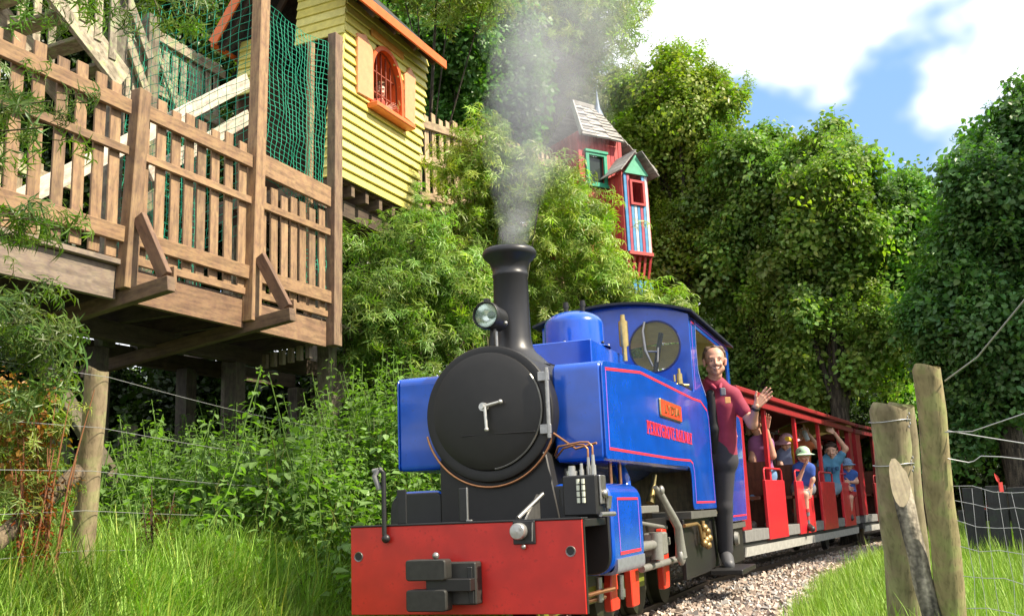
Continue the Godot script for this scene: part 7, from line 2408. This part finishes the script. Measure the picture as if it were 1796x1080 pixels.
	part("cut_end", s, mat("fresh_cut", Color(0.6, 0.5, 0.32), 0.8, "grain", 5.0), p)
	f = thing("wire_fence", "twisted and woven wires fixed to the mossy posts at the right", "wire fence", Transform3D(Basis(), Vector3(1.5, 0.1, -3.5)))
	wire(f, [Vector3(1.455, 1.075, -3.36), Vector3(1.5, 1.13, -3.2), Vector3(1.585, 1.306, -2.938), Vector3(1.62, 1.37, -2.8)], 0.003)
	wire(f, [Vector3(1.45, 0.906, -3.4), Vector3(1.51, 0.9, -3.33), Vector3(1.622, 0.947, -3.114), Vector3(1.7, 0.98, -2.98)], 0.0022)
	wire(f, [Vector3(1.45, 0.915, -3.42), Vector3(1.56, 0.885, -3.38), Vector3(1.722, 0.846, -3.339), Vector3(1.85, 0.82, -3.28)], 0.0022)
	wire(f, [Vector3(1.461, 0.818, -3.43), Vector3(1.529, 0.802, -3.429), Vector3(1.545, 0.806, -3.42), Vector3(1.563, 0.821, -3.405), Vector3(1.62, 0.815, -3.38), Vector3(1.72, 0.796, -3.349), Vector3(1.85, 0.775, -3.3)], 0.0022)
	# woven stock netting
	for k in 6:
		var h := 0.0
		for j in k: h += 0.055 + j * 0.012
		var q := []
		for i in 9:
			var t := i / 8.0
			q.append(Vector3(1.481, 0.726 - h, -3.47).lerp(Vector3(1.86, 0.65 - h * 1.0, -3.12), t) + Vector3(0, 0.008 * sin(i * 2.0 + k), 0.006 * sin(i * 1.3 + k)))
		wire(f, q, 0.0012, "line_wire")
	for i in 13:
		var t := i / 12.0
		var a := Vector3(1.5, 0.722, -3.46).lerp(Vector3(1.86, 0.65, -3.12), t)
		wire(f, [a, a + Vector3(-0.012 * sin(i), -0.15, 0.01), a + Vector3(0.012 * cos(i * 2.0), -0.3, 0.0), a + Vector3(-0.01, -0.46, 0.01)], 0.0009, "stay_wire")
	for h in [0.975, 0.815]:
		var q := []
		var ctr := Vector3(1.404, h, -3.762 - (1.022 - h) * 0.27) + Vector3((1.022 - h) * 0.067, 0, 0)
		for i in 15:
			var a := TAU * i / 14.0
			q.append(ctr + Vector3(cos(a) * 0.073, 0.004 * sin(a * 2.0), sin(a) * 0.073))
		wire(f, q, 0.0024, "tie_wire")
		s = MB.new()
		for i in 5:
			s.ball(ctr + Vector3(0.05 + 0.006 * sin(i * 2.0), 0.012 * (i - 2), 0.052) - f.position, Vector3(0.0035, 0.006, 0.0035), 5, 6)
		part("wire_twist", s, mat("wire_dull", Color(0.25, 0.25, 0.25), 0.5), f)
	s = MB.new()
	s.xf = Transform3D(Basis(), -f.position)
	leaf(s, Vector3(1.59, 0.73, -3.36), Vector3(-0.35, 1, 0.1), Vector3.BACK, 0.035, 0.012)
	s.box(Vector3(1.588, 0.7, -3.362), Vector3(1.6, 0.732, -3.356))
	part("red_tag", s, mat("tag_red", Color(0.6, 0.05, 0.04), 0.6), f)
	# dark plank barrier beyond the right fence
	var pb := thing("plank_barrier", "barrier of dark upright planks beyond the wire netting at the right", "plank barrier", Transform3D(Basis(), Vector3(4.1, 0.05, -9.2)))
	for i in 9:
		var h := 0.7 + 0.05 * sin(i * 3.0)
		plank("plank", Vector3(i * 0.16, -0.05, i * 0.1), Vector3(i * 0.16 + 0.01 * sin(i * 2.0), h, i * 0.1), 0.165, 0.05, Vector3(-0.5, 0, 0.86), wood("darkplank", Color(0.03, 0.032, 0.036), i, "old", 0.6), pb)
	plank("rail", Vector3(-0.1, 0.45, -0.12), Vector3(1.4, 0.45, 0.82), 0.1, 0.04, Vector3(-0.5, 0, 0.86), wood("darkplank", Color(0.03, 0.032, 0.036), 3, "old", 0.6), pb)

# ---------------------------------------------------------------- steam and smoke from the chimney
func build_smoke() -> void:
	var t := Node3D.new()
	t.name = "smoke"
	add_child(t)
	t.position = LOCO * Vector3(0.8, 2.19, 0.0)
	tag(t, "plume of grey smoke and steam drifting up from the engine chimney", "smoke", "", "stuff")
	var r := RandomNumberGenerator.new()
	r.seed = 5
	# puffs [x, y, z, radius, density], out from the chimney mouth
	for q in PUFFS:
		var v := FogVolume.new()
		v.name = "puff"
		v.shape = RenderingServer.FOG_VOLUME_SHAPE_ELLIPSOID
		v.size = Vector3(q[3], q[4], q[3]) * 2.0
		var m := FogMaterial.new()
		m.resource_name = "smoke"
		m.albedo = Color(0.93, 0.94, 0.96)
		m.density = q[5]
		v.material = m
		t.add_child(v, true)
		v.position = Vector3(q[0], q[1], q[2])
		v.rotation = Vector3(r.randf() * 0.6, r.randf() * 6.0, r.randf() * 0.6)

const PUFFS := [
	[0.026, 0.085, -0.091, 0.095, 0.088, 0.68],
	[-0.002, 0.132, -0.115, 0.057, 0.065, 1.02],
	[0.047, 0.194, -0.229, 0.111, 0.121, 0.59],
	[0.051, 0.181, -0.103, 0.062, 0.057, 0.95],
	[0.051, 0.280, -0.159, 0.135, 0.152, 0.43],
	[0.087, 0.241, -0.162, 0.095, 0.093, 0.55],
	[0.068, 0.448, -0.287, 0.170, 0.184, 0.29],
	[0.130, 0.508, -0.270, 0.122, 0.130, 0.36],
	[0.098, 0.585, -0.313, 0.211, 0.199, 0.18],
	[0.015, 0.528, -0.398, 0.130, 0.135, 0.27],
	[0.086, 0.720, -0.322, 0.233, 0.262, 0.14],
	[0.166, 0.658, -0.377, 0.150, 0.150, 0.20],
	[0.162, 0.803, -0.400, 0.329, 0.331, 0.11],
	[0.107, 0.688, -0.310, 0.178, 0.162, 0.18],
	[0.133, 0.982, -0.458, 0.295, 0.286, 0.20],
	[0.130, 1.047, -0.521, 0.187, 0.178, 0.28],
	[0.082, 1.079, -0.451, 0.231, 0.219, 0.23],
	[0.044, 1.133, -0.508, 0.152, 0.149, 0.31],
	[0.285, 1.060, -0.473, 0.360, 0.405, 0.18],
	[0.168, 1.156, -0.496, 0.189, 0.199, 0.31],
	[0.220, 1.263, -0.478, 0.332, 0.326, 0.20],
	[0.217, 1.418, -0.541, 0.181, 0.203, 0.32],
	[0.390, 1.225, -0.588, 0.315, 0.341, 0.17],
	[0.274, 1.281, -0.579, 0.233, 0.255, 0.20],
	[0.111, 1.329, -0.523, 0.205, 0.233, 0.22],
	[0.161, 1.340, -0.476, 0.135, 0.136, 0.30],
	[0.419, 0.911, -0.362, 0.285, 0.284, 0.16],
	[0.386, 1.009, -0.323, 0.211, 0.199, 0.19],
	[0.274, 0.856, -0.449, 0.283, 0.280, 0.16],
	[0.180, 0.731, -0.401, 0.162, 0.154, 0.25],
	[0.192, 1.457, -0.503, 0.287, 0.262, 0.18],
	[0.233, 1.529, -0.485, 0.156, 0.159, 0.30],
	[0.380, 1.443, -0.534, 0.371, 0.426, 0.12],
	[0.387, 1.381, -0.579, 0.197, 0.226, 0.21],
	[0.528, 1.364, -0.552, 0.295, 0.283, 0.11],
	[0.421, 1.366, -0.505, 0.178, 0.199, 0.16],
	[0.264, 1.741, -0.704, 0.301, 0.309, 0.13],
	[0.206, 1.742, -0.577, 0.153, 0.147, 0.23],
	[0.479, 1.736, -0.713, 0.377, 0.352, 0.09],
	[0.606, 1.723, -0.740, 0.193, 0.193, 0.15],
	[0.629, 1.636, -0.695, 0.299, 0.318, 0.09],
	[0.670, 1.560, -0.545, 0.209, 0.199, 0.11],
	[0.335, 1.964, -0.768, 0.357, 0.401, 0.09],
	[0.288, 1.916, -0.763, 0.261, 0.277, 0.11],
	[0.574, 1.973, -0.765, 0.408, 0.422, 0.07],
	[0.637, 2.054, -0.771, 0.271, 0.309, 0.10],
	[0.705, 1.747, -0.593, 0.303, 0.347, 0.07],
	[0.766, 1.930, -0.724, 0.225, 0.209, 0.09],
	[0.805, 1.635, -0.709, 0.299, 0.319, 0.07],
	[0.718, 1.571, -0.640, 0.154, 0.168, 0.11],
	[0.722, 1.349, -0.624, 0.269, 0.257, 0.06],
	[0.813, 1.441, -0.595, 0.135, 0.125, 0.11],
	[0.087, 1.697, -0.686, 0.250, 0.274, 0.10],
	[0.092, 1.569, -0.588, 0.180, 0.192, 0.13],
	[0.441, 2.129, -0.724, 0.414, 0.465, 0.06],
	[0.428, 2.090, -0.670, 0.287, 0.261, 0.08],
	[0.667, 2.199, -0.786, 0.415, 0.424, 0.05],
	[0.702, 2.285, -0.721, 0.297, 0.325, 0.07],
]
